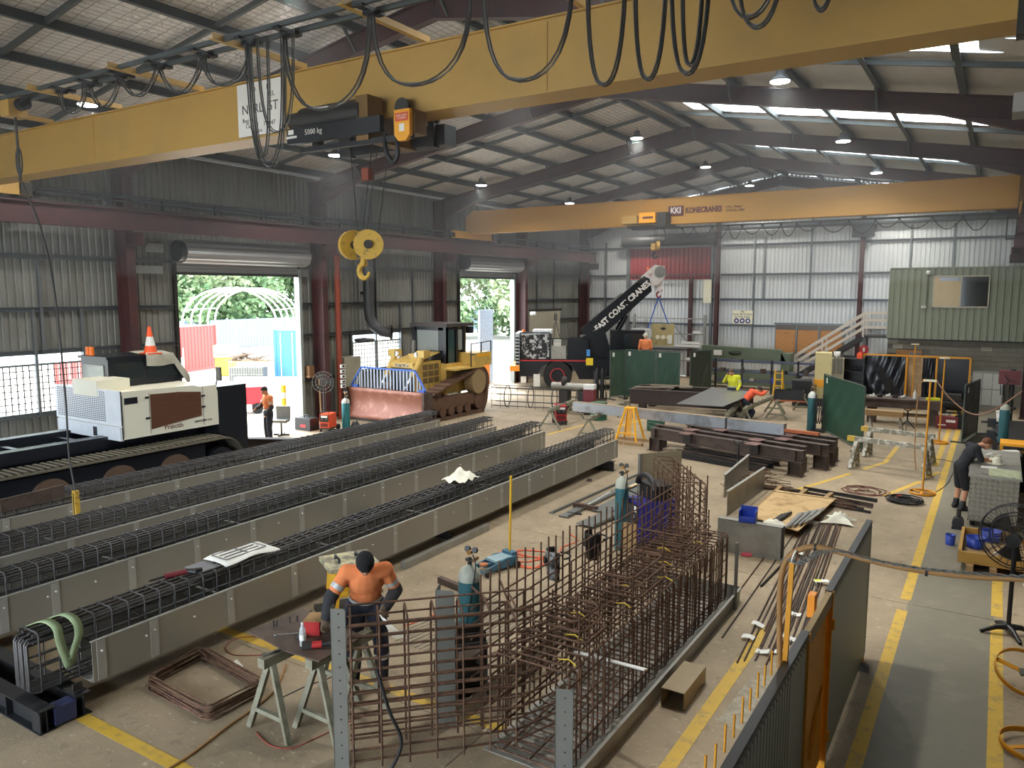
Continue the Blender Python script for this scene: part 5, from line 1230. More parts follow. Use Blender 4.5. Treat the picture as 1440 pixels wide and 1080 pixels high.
cl = MB().poly([(0, -0.02, 0), (0.022, 0.0, -0.03), (0, 0.02, 0)], 0.01, (0, 0, 1)).mesh('sheet_clip'); cl.materials.append(M_cablel)
while yy < 9.9:
    if not 6.3 < yy < 7.4: inst('sheet_clip', cl, pt, (PXX + 0.028, yy, PZ - 0.02))
    yy += 0.085 if yy < 6 else 0.07
MB().bb(PXX - 0.12, PXX - 0.06, 7.0, 7.12, PZ - 0.14, PZ + 0.06).build('amber_bracket', mat('orange_bracket', (240, 150, 30), 0.5), pt)
# hose on its yellow post, with chain across the walkway
hp = thing('hose_post', 'tan hose arched over a yellow post and chained across the walkway', 'hose')
YH = 5.74
a, b_ = PY(1106, 936, YH), PY(1114, 790, YH)
MB().bar((b_.x - 0.03, YH, 1.3), (b_.x, YH, b_.z), 0.035, 0.035).build('post', M_amber, hp)
hpts = [PY(x, y, YH) for x, y in ((1097, 950), (1096, 880), (1097, 830), (1102, 797), (1114, 779), (1130, 771), (1147, 769), (1180, 776), (1220, 787), (1270, 798), (1330, 807), (1390, 812), (1450, 814))]
MB().tube(rope(hpts, 6), 0.022, 8).build('hose', M_brownhose, hp)
lk = MB().tube([Vector((0.026 * math.cos(t_), 0, 0.008 * math.sin(t_))) for t_ in [i * PI / 5 for i in range(10)]], 0.004, 5, True).mesh('chain_link'); lk.materials.append(M_cablel)
cp = rope([PY(x, y, YH - 0.02) for x, y in ((1112, 788), (1125, 792), (1150, 778), (1180, 775), (1230, 788), (1280, 797), (1330, 803), (1380, 807), (1440, 811))], 7)
for i, p in enumerate(cp):
    o = inst('chain_link', lk, hp, p); o.rotation_euler = (PI / 2 * (i % 2), 0.05, 0)
for x, y in ((1303, 805), (1147, 769)): p = PY(x, y, YH); MB().cyl(p + Vector((-0.008, 0, 0)), p + Vector((0.008, 0, 0)), 0.026, n=10).build('cable_tie', M_black, hp)
MB().tube(rope([b_ + Vector((0, -0.02, 0)), b_ + Vector((0.01, -0.03, 0.05)), b_ + Vector((0.03, -0.03, 0.10))]), 0.008, 5).build('tie_cord', M_paper, hp)
# ---- long bars on the concrete
for k in range(22):
    random.seed(k + 50)
    u = k / 21
    p = Vector((-2.52 + 0.66 * u + random.uniform(-.02, .02), 9.25 + random.uniform(-.3, .9) + (1.1 if k % 4 == 3 else 0), 0.012)); q = Vector((-3.05 + 0.72 * u + random.uniform(-.05, .05), 16.0 + random.uniform(-.8, .3), 0.012 + 0.012 * (k % 3)))
    if k in (0, 1): p = Vector((-3.0 + 0.2 * k, 9.6, 0.012)); q = Vector((-3.2 + .2 * k, 14.9, .012))
    o = MB().cyl(p, q, 0.011, n=6).build('reinforcing_bar', M_rebar if k % 3 == 0 else M_rust); tag(o, 'long round bar lying in the row beside the partition', 'bar', 'long bars laid beside the partition')
o = MB().cyl(G(1070, 824, .02), G(1103, 790, .02), 0.018, n=6).build('reinforcing_bar', M_steel); tag(o, 'short dark bar lying apart beside the galvanised panel', 'bar')
for k, (x, y) in enumerate(((1052, 898), (1066, 880), (1110, 898), (1118, 864), (1072, 917), (1098, 918), (1122, 780), (1146, 860))):
    p = G(x, y, .02); o = MB().grid(3, 2, lambda u, v: (p.x - 0.08 + 0.16 * u, p.y - 0.05 + 0.10 * v, 0.035 + 0.02 * math.sin(3 * u + k) + 0.01 * v)).build('bar_tag', M_paper); tag(o, 'small white tag tied to the long bars', 'tag', 'tags on the long bars')
p = G(1155, 817, .06); o = MB().box(p, (0.22, 0.10, 0.012), 0.5).build('bar_tag', M_paper); tag(o, 'white and lime card tag lying on the long bars', 'tag')
MB().box(p + Vector((-0.05, -0.02, 0.008)), (0.10, 0.06, 0.004), 0.5).build('lime_patch', mat('lime_print', (220, 230, 60), 0.6), o)
# ---- galvanised panels, plywood pallet and small stuff
gp = thing('galvanised_panel', 'large galvanised folded panel standing on edge in front of the plywood', 'panel')
MB().bb(-3.95, -2.86, 13.05, 13.07, 0.02, 0.56).bb(-3.95, -2.86, 13.05, 13.2, 0.55, 0.562).bb(-3.95, -2.80, 12.98, 13.2, 0.0, 0.02).build('face', M_galv, gp)
MB().bb(-2.87, -2.85, 13.05, 13.22, 0.02, 0.56).build('end_flange', M_steel, gp)
for (p0, p1, lb) in (((1018, 700), (1052, 668), 'tall galvanised panel leaning behind the plywood near the far cage end'), ((1022, 726), (1074, 688), 'low galvanised panel leaning beside the plywood')):
    a = G(*p0); b_ = G(*p1)
    gp = thing('galvanised_panel', lb, 'panel'); MB().bar(a + Vector((0, 0, .26)), b_ + Vector((0, 0, .26)), 0.014, 0.52).build('face', M_galv, gp); MB().bar(a + Vector((0, 0, .515)), b_ + Vector((0, 0, .515)), 0.06, 0.012).build('lip', mat('form_lip', (178, 178, 172)), gp)
pl = thing('plywood_pallet', 'pale plywood sheet on bearers between the galvanised panels', 'plywood')
MB().poly([G(1052, 726, .14), G(1092, 690, .14), G(1176, 702, .14), G(1122, 748, .14)], 0.018, (0, 0, 1)).build('sheet', mat('pale_plywood', (206, 174, 124), 0.75, rgb2=(164, 128, 84), fac2=0.56, scale2=3), pl)
for u in (0.08, 0.5, 0.92):
    a = G(1052, 726).lerp(G(1122, 748), u); b_ = G(1092, 690).lerp(G(1176, 702), u); MB().bar(a + Vector((0, 0, .07)), b_ + Vector((0, 0, .07)), 0.09, 0.14).build('bearer', M_timber, pl)
for k in range(8):
    o = MB().bar(G(1104 + 4 * k, 742 - 1 * k, .18 + .03 * (k % 2)), G(1124 + 5 * k, 722 - 1 * k, .18 + .03 * (k % 2)), 0.04, 0.03).build('steel_flat', M_chrome if k % 2 else M_galv); tag(o, 'short bright steel flat stacked on the plywood', 'steel flat', 'steel flats on the plywood')
for k in range(4):
    o = MB().cyl(G(1082 + 4 * k, 736 - k, .19), G(1100 + 4 * k, 724 - k, .19), 0.03, n=10).build('steel_tube', M_steel); tag(o, 'short dark tube lying on the plywood beside the steel flats', 'tube', 'short tubes on the plywood')
b = thing('parts_bin', 'open blue plastic parts bin on the galvanised panel edge', 'bin', (-3.45, 13.13, 0.563), 0.1)
MB().bb(-0.14, 0.14, -0.12, -0.105, 0, 0.10).bb(-0.14, 0.14, 0.105, 0.12, 0, 0.24).bb(-0.14, -0.125, -0.12, 0.12, 0, 0.2).bb(0.125, 0.14, -0.12, 0.12, 0, 0.2).bb(-0.14, 0.14, -0.12, 0.12, 0, 0.02).build('tray', M_blue, b)
MB().bb(-0.06, 0.06, -0.126, -0.12, 0.02, 0.07).build('label_slot', M_blue, b)
def rag_obj(name, label, x, y, w, d, h, z0=0.0, m=None, sd=1):
    p = G(x, y, z0); random.seed(sd); f1, f2 = random.uniform(7, 12), random.uniform(9, 15)
    o = MB().grid(16, 12, lambda u, v: (p.x + w * (u - .5) * (0.8 + 0.25 * math.sin(5 * v + sd)), p.y + d * (v - .5) * (0.85 + 0.2 * math.sin(4 * u + sd)), z0 + 0.01 + h * (math.sin(PI * u) * math.sin(PI * v)) ** .7 * (0.7 + 0.3 * math.sin(f1 * u + 3 * v) * math.cos(f2 * v)))).build(name, m or mat('white_cloth', (232, 230, 214)))
    tag(o, label, 'cloth'); return o
rag_obj('white_bag', 'crumpled white bag on the ends of the long bars', 1180, 733, 0.62, 0.6, 0.22, 0.03, sd=2)
rag_obj('plastic_scrap', 'clear crumpled plastic beside the plywood', 1137, 737, 0.3, 0.5, 0.08, 0.0, mat('clear_wrap', (196, 194, 190), 0.3), 4)
rag_obj('white_bag', 'small white bag behind the blue parts bin', 1088, 738, 0.4, 0.3, 0.12, 0.17, sd=5)
o = MB().cyl(G(1050, 781, .0), G(1050, 781, .0) + Vector((0, 0, .03)), 0.09, n=18).build('tape_roll', mat('pink_tape', (206, 84, 100), 0.6)); tag(o, 'pink roll of tape in front of the galvanised panel', 'tape')
hp_ = thing('link_heap', 'tangled heap of short rusty links behind the galvanised panels', 'rebar links', G(1068, 682)); random.seed(12)
for k in range(60):
    a = random.uniform(0, 6.28); x, y = random.gauss(0, .30), random.gauss(0, .24); z = max(0.02, 0.42 * math.exp(-(x * x + y * y) / .16) * random.uniform(.3, 1)); L = random.uniform(.12, .28)
    MB().cyl((x - L * math.cos(a), y - L * math.sin(a), z + random.uniform(-.05, .12) if z > .1 else .02), (x + L * math.cos(a), y + L * math.sin(a), z), 0.008, n=5).build('link', M_rebar, hp_)
for lb, p0, p1, n_, sp2 in (('dark bundle of reinforcing bars beside the link heap', (1040, 684), (1118, 692), 10, .05), ('rusty bundle of bars lying behind the plywood', (1095, 702), (1200, 716), 9, .07), ('wired bundle of short bars standing at the plywood edge', (1082, 712), (1102, 690), 10, .03)):
    t = thing('bar_bundle', lb, 'bar bundle'); random.seed(n_)
    a, b_ = G(*p0), G(*p1)
    for k in range(n_):
        o3 = Vector((random.uniform(-sp2, sp2) * 1.5, random.uniform(-sp2, sp2) * 2, random.uniform(.02, .02 + 2.2 * sp2)))
        MB().cyl(a + o3, b_ + o3 + Vector((random.uniform(-.1, .1), random.uniform(-.1, .1), 0)), 0.011, n=5).build('bar', M_rebar, t)
for k, (p0, p1, w_) in enumerate((((1130, 688), (1234, 706), .07), ((1110, 692), (1228, 714), .09), ((1135, 705), (1225, 722), .05), ((1118, 698), (1215, 718), .06))):
    o = MB().angle(G(*p0), G(*p1), w_, 0.012).build('steel_angle', M_rust if k % 2 else M_steel); tag(o, 'long steel angle lying across behind the white bag', 'steel angle', 'angles behind the white bag')
def coil(label, x, y, r_, n_, m, rr=0.012, tang=0.25):
    p = G(x, y); random.seed(int(x)); pts = []
    for k in range(n_ * 10):
        a = k * 2 * PI / 10; q = r_ * (0.75 + tang * math.sin(k * 0.37)); pts.append(p + Vector((q * math.cos(a) + tang * .1 * math.sin(k * .21), q * math.sin(a) * 0.9, 0.015 + 0.012 * (k / 10) * .8)))
    o = MB().tube(pts, rr, 6).build('cable_coil', m); tag(o, label, 'cable')
coil('black cable coiled on the concrete beside the walkway line', 1272, 706, .36, 8, M_rubber, .016)
coil('rusty red cable heaped on the concrete behind the steel angles', 1215, 692, .40, 5, mat('dark_red_lead', (110, 62, 50), .6), .010, .6)
o = MB().cyl(G(1256, 697, .05), G(1268, 698, .05), .03, n=10).build('plug', M_red); tag(o, 'red plug lying on the black coiled cable', 'plug')
# ---- pair of white-splashed trestles
for lb, a, b_ in (('long trestle with white spattered rail and yellow tip beside the walkway', (1197, 656), (1306, 672)), ('long trestle with white spattered rail standing behind its twin', (1216, 640), (1312, 653))):
    p, q = G(*a), G(*b_)
    t = trestle(lb, p, q, 0.80, mat('spattered_trestle', (142, 138, 122), .7, rgb2=(226, 224, 214), fac2=.56, scale2=9), .28, .10, .12, .05)
    MB().bb(-0.12, 0.06, -.055, .055, .675, .805).build('end_tip', M_yline, t)
# ---- yellow hose stands
def hose_stand(label, p, h, group=None):
    t = thing('hose_stand', label, 'stand', p, 0, group)
    R_ = .27
    MB().lathe([(R_ - .012, 0.0), (R_, 0.0), (R_, .05), (R_ - .012, .05)], 24, ring=True).build('base_ring', M_amber, t)
    for k in range(3): a = k * 2 * PI / 3 + .4; MB().bar((0, 0, .03), (R_ * math.cos(a), R_ * math.sin(a), .03), .05, .02).build('spoke', M_amber, t)
    MB().cyl((0, 0, .02), (0.02, 0, h), .022, n=10).build('pole', M_amber, t)
    MB().bb(-.12, .14, -.03, .03, h - .02, h + .02).build('head_plate', M_cream, t)
    for x in (-.1, .12): MB().tube([Vector((x + .03 * math.cos(a), 0, h + .03 * math.sin(a))) for a in [i * PI / 4 for i in range(8)]], .006, 5, True).build('hook', M_amber, t)
    return t
s1, s2, s3 = G(1297, 694), G(1320, 623), G(1281, 575)
hose_stand('yellow pole stand with a ring base on the walkway line by the coiled cable', s1, 2.55)
hose_stand('yellow pole stand with a ring base behind the spattered trestles', s2, 2.55)
hose_stand('yellow pole stand in front of the black welding curtains', s3, 2.5)
o = MB().tube(rope([s1 + Vector((.14, 0, 2.55)), s1 + Vector((.42, -.1, 2.20)), s1 + Vector((.85, -.3, 1.92)), s1 + Vector((1.25, -.4, 2.06)), s1 + Vector((1.7, -.6, 2.5))], 8), .014, 6).build('hung_hose', mat('pinkish_hose', (150, 112, 90), .6)); tag(o, 'brown hose hung from the yellow stand head towards the benches', 'hose')
o = MB().tube(rope([s1 + Vector((-.12, 0, 2.55)), s1 + Vector((-.2, .02, 2.35)), s1 + Vector((-.22, .02, 1.6)), s1 + Vector((-.2, .02, .9)), s1 + Vector((-.16, .05, .5))], 6), .012, 6).build('hung_hose', M_brownhose); tag(o, 'brown hose dropping beside the yellow stand pole', 'hose')
lead('power_lead', 'dark lead looping from the yellow stand base past the walker lane', [(1299, 690), (1315, 692), (1332, 680), (1340, 665), (1348, 655), (1335, 648), (1310, 645)], .009, M_cable)
# ---- checker-plate bench
cb_ = thing('checker_plate_bench', 'checker-plate box bench with papers and a white hard hat on top', 'bench', (0, 0, 0))
MB().bb(-.28, .52, 16.95, 19.9, .12, .98).build('box_body', None, cb_)
def checker():
    m = bpy.data.materials.new('checker_plate'); m.use_nodes = True; N = m.node_tree.nodes; L = m.node_tree.links; b = N['Principled BSDF']
    b.inputs['Base Color'].default_value = lin((164, 160, 148)) + (1,); b.inputs['Metallic'].default_value = .5; b.inputs['Roughness'].default_value = .42
    tc = N.new('ShaderNodeTexCoord'); mp = N.new('ShaderNodeMapping'); mp.inputs['Rotation'].default_value = (0, PI / 4, 0); L.new(tc.outputs['Object'], mp.inputs['Vector'])
    ck = N.new('ShaderNodeTexChecker'); ck.inputs['Scale'].default_value = 16; L.new(mp.outputs[0], ck.inputs[0])
    wv = N.new('ShaderNodeTexWave'); wv.inputs['Scale'].default_value = 8; wv.bands_direction = 'X'; L.new(mp.outputs[0], wv.inputs[0])
    mu = N.new('ShaderNodeMath'); mu.operation = 'MULTIPLY'; L.new(ck.outputs['Fac'], mu.inputs[0]); L.new(wv.outputs['Fac'], mu.inputs[1])
    bp = N.new('ShaderNodeBump'); bp.inputs['Strength'].default_value = .8; bp.inputs['Distance'].default_value = .02; L.new(mu.outputs[0], bp.inputs['Height']); L.new(bp.outputs[0], b.inputs['Normal'])
    return m
cb_.children[0].data.materials.clear(); cb_.children[0].data.materials.append(checker())
MB().bb(-.31, .56, 16.92, 19.95, .98, 1.01).build('bench_top', M_galv, cb_)
for x in (-.2, .44):
    for y in (17.1, 19.7): MB().cyl((x, y, 0), (x, y, .12), .04, n=10).build('foot', M_steel, cb_)
hh = thing('hard_hat', 'white hard hat resting on the checker-plate bench', 'hard hat', (.12, 18.35, 1.01), 2.4)
MB().lathe([(.13, .0), (.125, .05), (.11, .10), (.075, .14), (.03, .155), (.001, .157)], 20).build('shell', M_cream, hh)
MB().lathe([(.13, 0), (.165, .004), (.165, .012), (.13, .02)], 20, ring=True).build('brim', M_cream, hh)
MB().bb(-.012, .012, -.1, .1, .12, .165).build('ridge', M_cream, hh)
o = rag_obj('grey_rag', 'grey rag beside the white hard hat', 1398, 640, .3, .3, .08, 1.015, mat('grey_cloth', (170, 168, 160), .9), 7)
o = MB().bb(-.12, .15, 17.75, 17.95, 1.012, 1.016).build('note_paper', M_paper); tag(o, 'sheet of white paper on the checker-plate bench', 'paper')
o = MB().bb(.02, .54, 17.0, 17.72, 1.012, 1.03).build('mottled_sheet', mat('green_mottle', (148, 158, 116), .6, rgb2=(206, 210, 180), fac2=.5, scale2=12, stretch=(1, 4, 1))); tag(o, 'pale green mottled sheet on the checker-plate bench', 'sheet')
o = MB().bb(-.22, -.19, 17.4, 18.5, 1.012, 1.02).build('steel_rule', M_galv); tag(o, 'long steel rule along the bench edge', 'rule')
o = MB().cyl((-.1, 17.15, 1.022), (.03, 17.05, 1.022), .008, n=6).build('marker_pen', M_cablel); tag(o, 'thin grey marker lying at the bench corner', 'pen')
m_ = thing('floor_motor', 'small black motor on the floor at the corner of the checker-plate bench', 'motor', (-.42, 16.7, 0))
MB().cyl((0, -.12, .12), (0, .12, .12), .10, n=14).build('motor_can', M_black, m_); MB().bb(-.1, .1, -.14, .1, 0, .06).build('foot_plate', M_black, m_); MB().cyl((0, .1, .22), (0, .1, .36), .04, n=8).build('filter_bowl', M_steel, m_)
# ---- crate under the fan
ct = thing('open_crate', 'low open timber crate with blue tubs beside the pedestal fan', 'crate', (0, 0, 0))
MB().bb(-.30, .95, 14.2, 15.7, .12, .16).build('deck', M_timber, ct)
for x0, x1, y0, y1 in ((-.33, -.28, 14.2, 15.7), (.93, .97, 14.2, 15.7), (-.33, .97, 14.18, 14.23), (-.33, .97, 15.7, 15.75)): MB().bb(x0, x1, y0, y1, .12, .30).build('side_board', mat('ochre_timber', (172, 132, 62), .7), ct)
for x in (-.2, .12, .6): MB().bb(x, x + .1, 14.05, 15.7, 0, .12).build('bearer', M_timber, ct)
for x, y, w_ in ((-.1, 15.0, .28), (-.49, 15.5, .16), (.12, 15.55, .3)):
    b = thing('plastic_tub', 'blue plastic tub in or beside the open crate', 'tub', (x, y, .16 if x > -.3 else .0), 0, 'blue tubs at the crate')
    MB().lathe([(w_ * .42, 0), (w_ * .5, .18), (w_ * .52, .18), (w_ * .45, .01)], 18).build('tub', M_blue, b); MB().lathe([(w_ * .5, .17), (w_ * .54, .175), (w_ * .54, .19), (w_ * .5, .19)], 18, ring=True).build('rim', M_blue, b)
o = MB().box((.32, 14.75, .2), (.3, .06, .04), .5).build('hand_tool', M_white); tag(o, 'white tool handle lying in the open crate', 'tool')
f_ = thing('pedestal_fan', 'large black pedestal fan standing over the walkway edge', 'fan', (.36, 11.75, 0), rzf(.2, 1))
MB().cyl((0, 0, .05), (0, 0, 1.22), .028, n=10).build('pole', M_black, f_)
for k in range(4):
    a = k * PI / 2 + .6; MB().tube([(0, 0, .10), (.15 * math.cos(a), .15 * math.sin(a), .09), (.34 * math.cos(a), .34 * math.sin(a), .02)], .035, 6, taper=[1.2, 1, .7]).build('foot', M_black, f_)
MB().cyl((0, -.16, 1.3), (0, .04, 1.3), .09, .07, n=14).cyl((0, 0, 1.2), (0, 0, 1.3), .04, n=8).build('motor', M_black, f_)
for rr_ in (.43, .30, .16):
    for yv in (.05, .16): MB().tube([Vector((rr_ * math.cos(a), yv if rr_ > .3 else yv + (.05 if yv > .1 else -.03), 1.3 + rr_ * math.sin(a))) for a in [2 * PI * i / 32 for i in range(32)]], .006 if rr_ < .3 else .009, 5, True).build('guard_ring', M_black, f_)
for k in range(28):
    a = 2 * PI * k / 28; MB().tube([(.06 * math.cos(a), .02, 1.3 + .06 * math.sin(a)), (.43 * math.cos(a), .05, 1.3 + .43 * math.sin(a)), (.43 * math.cos(a), .16, 1.3 + .43 * math.sin(a)), (.05 * math.cos(a), .22, 1.3 + .05 * math.sin(a))], .0035, 4).build('guard_wire', M_black, f_)
for k in range(3):
    a0 = k * 2 * PI / 3 + .3
    MB().grid(6, 4, lambda u, v: ((.06 + .27 * u) * math.cos(a0 + (v - .5) * .9), .10 + .05 * (v - .5), 1.3 + (.06 + .27 * u) * math.sin(a0 + (v - .5) * .9))).build('blade', M_steel, f_)
o = MB().lathe([(.03, 0), (.15, 0), (.15, .015), (.05, .03), (.05, .15), (.15, .165), (.15, .18), (.03, .18)], 24, (.72, 13.9, 0), ring=True).build('wire_spool', M_white); tag(o, 'white wire spool standing on the floor beyond the pedestal fan', 'spool')
# yellow ring bases at the edge of the walkway
def ring_base(label, p, tilt, r_=.30):
    t = thing('ring_base', label, 'stand base', p); t.rotation_euler = tilt
    MB().lathe([(r_ - .008, -.03), (r_, -.03), (r_, .03), (r_ - .008, .03)], 28, ring=True).build('rim', M_amber, t)
    for k in range(3): a = k * 2 * PI / 3 + .5; MB().bar((0, 0, 0), (r_ * math.cos(a), r_ * math.sin(a), 0), .05, .012).build('spoke', M_amber, t)
    MB().bb(-.05, .05, -.04, .04, -.02, .02).build('hub', M_cablel, t)
ring_base('yellow spoked ring base tipped up beside the fan foot', (.50, 10.15, .20), (.55, .0, .4))
ring_base('yellow spoked ring base lying nearly flat on the concrete', (.56, 8.75, .06), (.06, .0, 1.2))
# ================================================================ MIDDLE OF THE SHED
# ---- low portal frames of I-beams
u = Vector((.968, -.25, 0)).normalized(); nn = Vector((.25, .968, 0)).normalized()
M_gus = mat('primer_gusset', (122, 92, 84), .6, .2)
org = G(915, 632); org.z = 0
rzI = math.atan2(u.y, u.x)
for k, (off, sh, L) in enumerate(((0, .0, 4.55), (.55, -.25, 4.6), (1.15, .45, 4.2), (1.75, .15, 4.4), (2.35, .45, 3.9))):
    p = org + nn * off + u * sh
    t = thing('beam_frame', ['mill-steel beam frame standing in front of the stacked frames', 'mill-steel beam frame second in the row of frames', 'mill-steel beam frame in the middle of the row', 'mill-steel beam frame second from the green drum', 'mill-steel beam frame at the back of the row'][k], 'beam frame', p, rzI, 'low beam frames')
    MB().ibeam((0, 0, .50), (L, 0, .50), .30, .19, .016, .012).build('top_beam', M_rust, t)
    for x in (.18, L - .18):
        MB().ibeam((x, 0, .012), (x, 0, .35), .34, .19, .016, .012, upv=(1, 0, 0)).build('stub_leg', M_rust, t)
        MB().bb(x - .22, x + .22, -.14, .14, 0, .012).build('foot_plate', M_rust, t)
        MB().bb(x - .006, x + .006, -.09, .09, .37, .63).build('web_stiffener', M_rust, t)
    for x in (L * .28, L * .72):
        MB().bb(x - .17, x + .17, -.30, .10, .651, .662).build('gusset_plate', M_gus, t)
        MB().bb(x - .12, x + .12, -.10, -.085, .40, .65).build('cleat', M_steel, t)
for k in range(4):
    p = org + nn * (-.30 + .32 * k) + u * 0.9 + Vector((0, 0, .07))
    o = MB().ibeam(p, p + u * 2.7, .13, .13, .012, .01).build('steel_joist', M_rust if k % 2 else M_steel); tag(o, 'short dark joist lying on the concrete between the frame legs', 'joist', 'joists between the frame legs')
def tripod(label, p, h):
    t = thing('pipe_stand', label, 'pipe stand', p)
    for k in range(3): a = k * 2.1 + .5; MB().bar((0, 0, h * .45), (.28 * math.cos(a), .28 * math.sin(a), 0), .03, .03).build('leg', M_black, t)
    MB().cyl((0, 0, h * .3), (0, 0, h * .92), .025, n=8).build('post', M_black, t)
    for s in (-1, 1): MB().bar((0, 0, h * .9), (s * .12, 0, h), .05, .03).build('vee_arm', M_steel, t)
tripod('black vee-head pipe stand in front of the beam frames', G(1037, 668), .86)
tripod('small black pipe stand behind the spattered trestles', G(1275, 604), .68)
# ---- silver beam on trestles
a, b_ = G(808, 571, .80), G(1104, 604, .80)
t = thing('silver_beam', 'long bright galvanised box beam lying across trestles', 'beam')
MB().bar(a, b_, .22, .30).build('box_section', mat('bright_galv', (186, 192, 198), .3, .6, var=.12, scale=2, rgb2=(150, 152, 156), fac2=.55, scale2=2), t)
MB().bar(a + Vector((0, 0, .153)), b_ + Vector((0, 0, .153)), .23, .006).build('top_plate', mat('dusty_top', (150, 132, 108), .6), t)
d = (b_ - a).normalized(); MB().bar(a + d * 5.2 + Vector((0, 0, .0)), a + d * 5.26, .24, .33).build('clamp', M_steel, t)
o = MB().bar(b_ - d * .1 + Vector((0, 0, -.02)), b_ + d * .9 + Vector((0, 0, -.02)), .12, .08).build('orange_bar', mat('rust_orange', (176, 98, 58), .6)); tag(o, 'rust-orange flat bar beyond the silver beam end', 'bar')
for lb, p, q in (('notched trestle beside the red welding machine', G(772, 604), G(808, 588)), ('notched trestle under the silver beam beside the yellow stand', G(826, 618), G(884, 588)), ('trestle under the silver beam in front of the men', G(1020, 612), G(1040, 590)), ('trestle carrying the rusty hopper', G(1090, 590), G(1130, 578)), ('heavy timber-topped trestle beside the man in plain orange', G(1045, 602), G(1090, 580))):
    tt = trestle(lb, p, q, .66, None, .38); Lq = (Vector(q) - Vector(p)).length
    for k in range(7): MB().bb(Lq * (.06 + .13 * k), Lq * (.12 + .13 * k), -.05, .05, .66, .70).build('notch_block', M_trestle, tt)
st = thing('a_frame_stand', 'bright yellow A-frame stand on a timber base', 'stand', G(886, 622))
M_by = mat('stand_yellow', (244, 176, 34), .45)
for x in (-.12, .12):
    for y in (-.08, .08): MB().bar((x, y, 1.05), (x * 2.7, y * 4, .08), .05, .05).build('leg', M_by, st)
for x in (-.05, 0, .05): MB().bar((x, -.02, 1.05), (x, -.12, .2), .03, .03).build('upright', M_by, st)
MB().bb(-.16, .16, -.1, .1, 1.03, 1.07).build('cap', M_by, st); MB().bar((-.26, -.24, .3), (.26, -.24, .3), .04, .04).build('rung', M_by, st)
MB().bb(-.55, .55, -.42, -.3, 0, .08).bb(-.55, .55, .28, .4, 0, .08).build('timber_base', M_timber, st)
def drum(label, p, m, h=.88, r=.29):
    t = thing('steel_drum', label, 'drum', p)
    MB().lathe([(r, 0), (r, h * .33), (r + .015, h * .35), (r, h * .37), (r, h * .63), (r + .015, h * .65), (r, h * .67), (r, h), (r + .01, h), (r - .02, h - .01)], 24).build('shell', m, t)
    MB().lathe([(r - .05, h - .02), (.001, h - .02)], 24).build('lid', M_steel, t)
M_green = mat('screen_green', (44, 74, 58), .55, var=.12, scale=1.5)
drum('green steel drum under the end of the silver beam', G(842, 590), mat('drum_green', (46, 92, 70), .5), .62)
drum('low green drum beside the yellow A-frame stand', G(922, 605), mat('drum_green', (46, 92, 70)), .40)
w = welder_cart('red welding machine on a cart beside the notched trestle', G(788, 596), .6, M_red, .85)
for x in (-.2, .2): MB().tube([Vector((x, .3 + .2 * math.cos(q), .2 + .2 * math.sin(q))) for q in [i * PI / 6 for i in range(12)]], .015, 6, True).build('hoop_wheel', M_black, w)
# ---- round pile cages by the dozer
pc = thing('rebar_cage', 'round dark reinforcing cage lying between the bulldozer and the mobile crane', 'rebar cage', (-15.2, 25.6, .42), .25)
for k in range(4): MB().tube([Vector((-1.0 + k * .95, .42 * math.cos(q), .42 * math.sin(q))) for q in [i * PI / 10 for i in range(20)]], .02, 6, True).build('hoop', M_rebard, pc)
for k in range(9): q = k * 2 * PI / 9; MB().cyl((-1.6, .41 * math.cos(q), .41 * math.sin(q)), (2.0, .41 * math.cos(q), .41 * math.sin(q)), .012, n=5).build('main_bar', M_rebard, pc)
for k in range(9): MB().bar((-1.5 + .35 * k, -.44, -.42), (-1.5 + .35 * k, -.44, .42), .012, .012).build('tie_bar', M_rebard, pc)
pr = thing('pipe_roller', 'grey pipe machine with a round clamp on a stand behind the red welding machine', 'machine', G(797, 578), .1)
MB().cyl((-.6, 0, .95), (1.0, 0, .95), .14, n=16).build('pipe', M_galv, pr); MB().lathe([(.10, -.1), (.2, -.05), (.2, .05), (.1, .1)], 16, (-.1, 0, 1.12), Matrix.Rotation(PI / 2, 3, 'Y')).build('clamp', M_steel, pr)
MB().bb(-.25, .1, -.2, .2, 0, .8).bb(.5, .75, -.2, .2, 0, .8).build('pedestal', M_steel, pr)
# trolley with oxygen bottles beside the screens
tq = thing('bottle_trolley', 'dark gas bottle trolley with coiled hoses beside the green screens', 'trolley', (-13.9, 28.9, 0), .4); tq.scale = (.85, .85, .85)
for x in (-.13, .13): MB().lathe([(.11, .1), (.11, 1.35), (.05, 1.5), (.03, 1.6)], 14, (x, 0, 0)).build('bottle', M_black, tq)
MB().bar((-.3, .15, .1), (-.3, .2, 1.5), .03, .03).bar((.3, .15, .1), (.3, .2, 1.5), .03, .03).bb(-.3, .3, -.15, .2, .06, .1).build('frame', M_steel, tq)
for x in (-.33, .33): MB().cyl((x - .03, .1, .2), (x + .03, .1, .2), .2, n=14).build('wheel', M_rubber, tq)
for k in range(4): MB().tube([Vector((.45 + .25 * math.cos(q), -.1 + .02 * k, .9 + .28 * math.sin(q))) for q in [i * PI / 8 for i in range(16)]], .012, 5, True).build('hose_coil', M_black, tq)
rb = thing('red_tool_cart', 'dark red tool box with a white top beside the bottle trolley', 'tool box', G(829, 583, 0), .2)
MB().bb(-.2, .2, -.18, .18, .35, .95).build('body', mat('dark_red', (112, 36, 44), .5), rb); MB().bb(-.2, .2, -.18, .18, .95, 1.12).build('white_top', M_white, rb); MB().bb(-.18, .18, -.16, .16, 0, .35).build('stand', M_steel, rb)
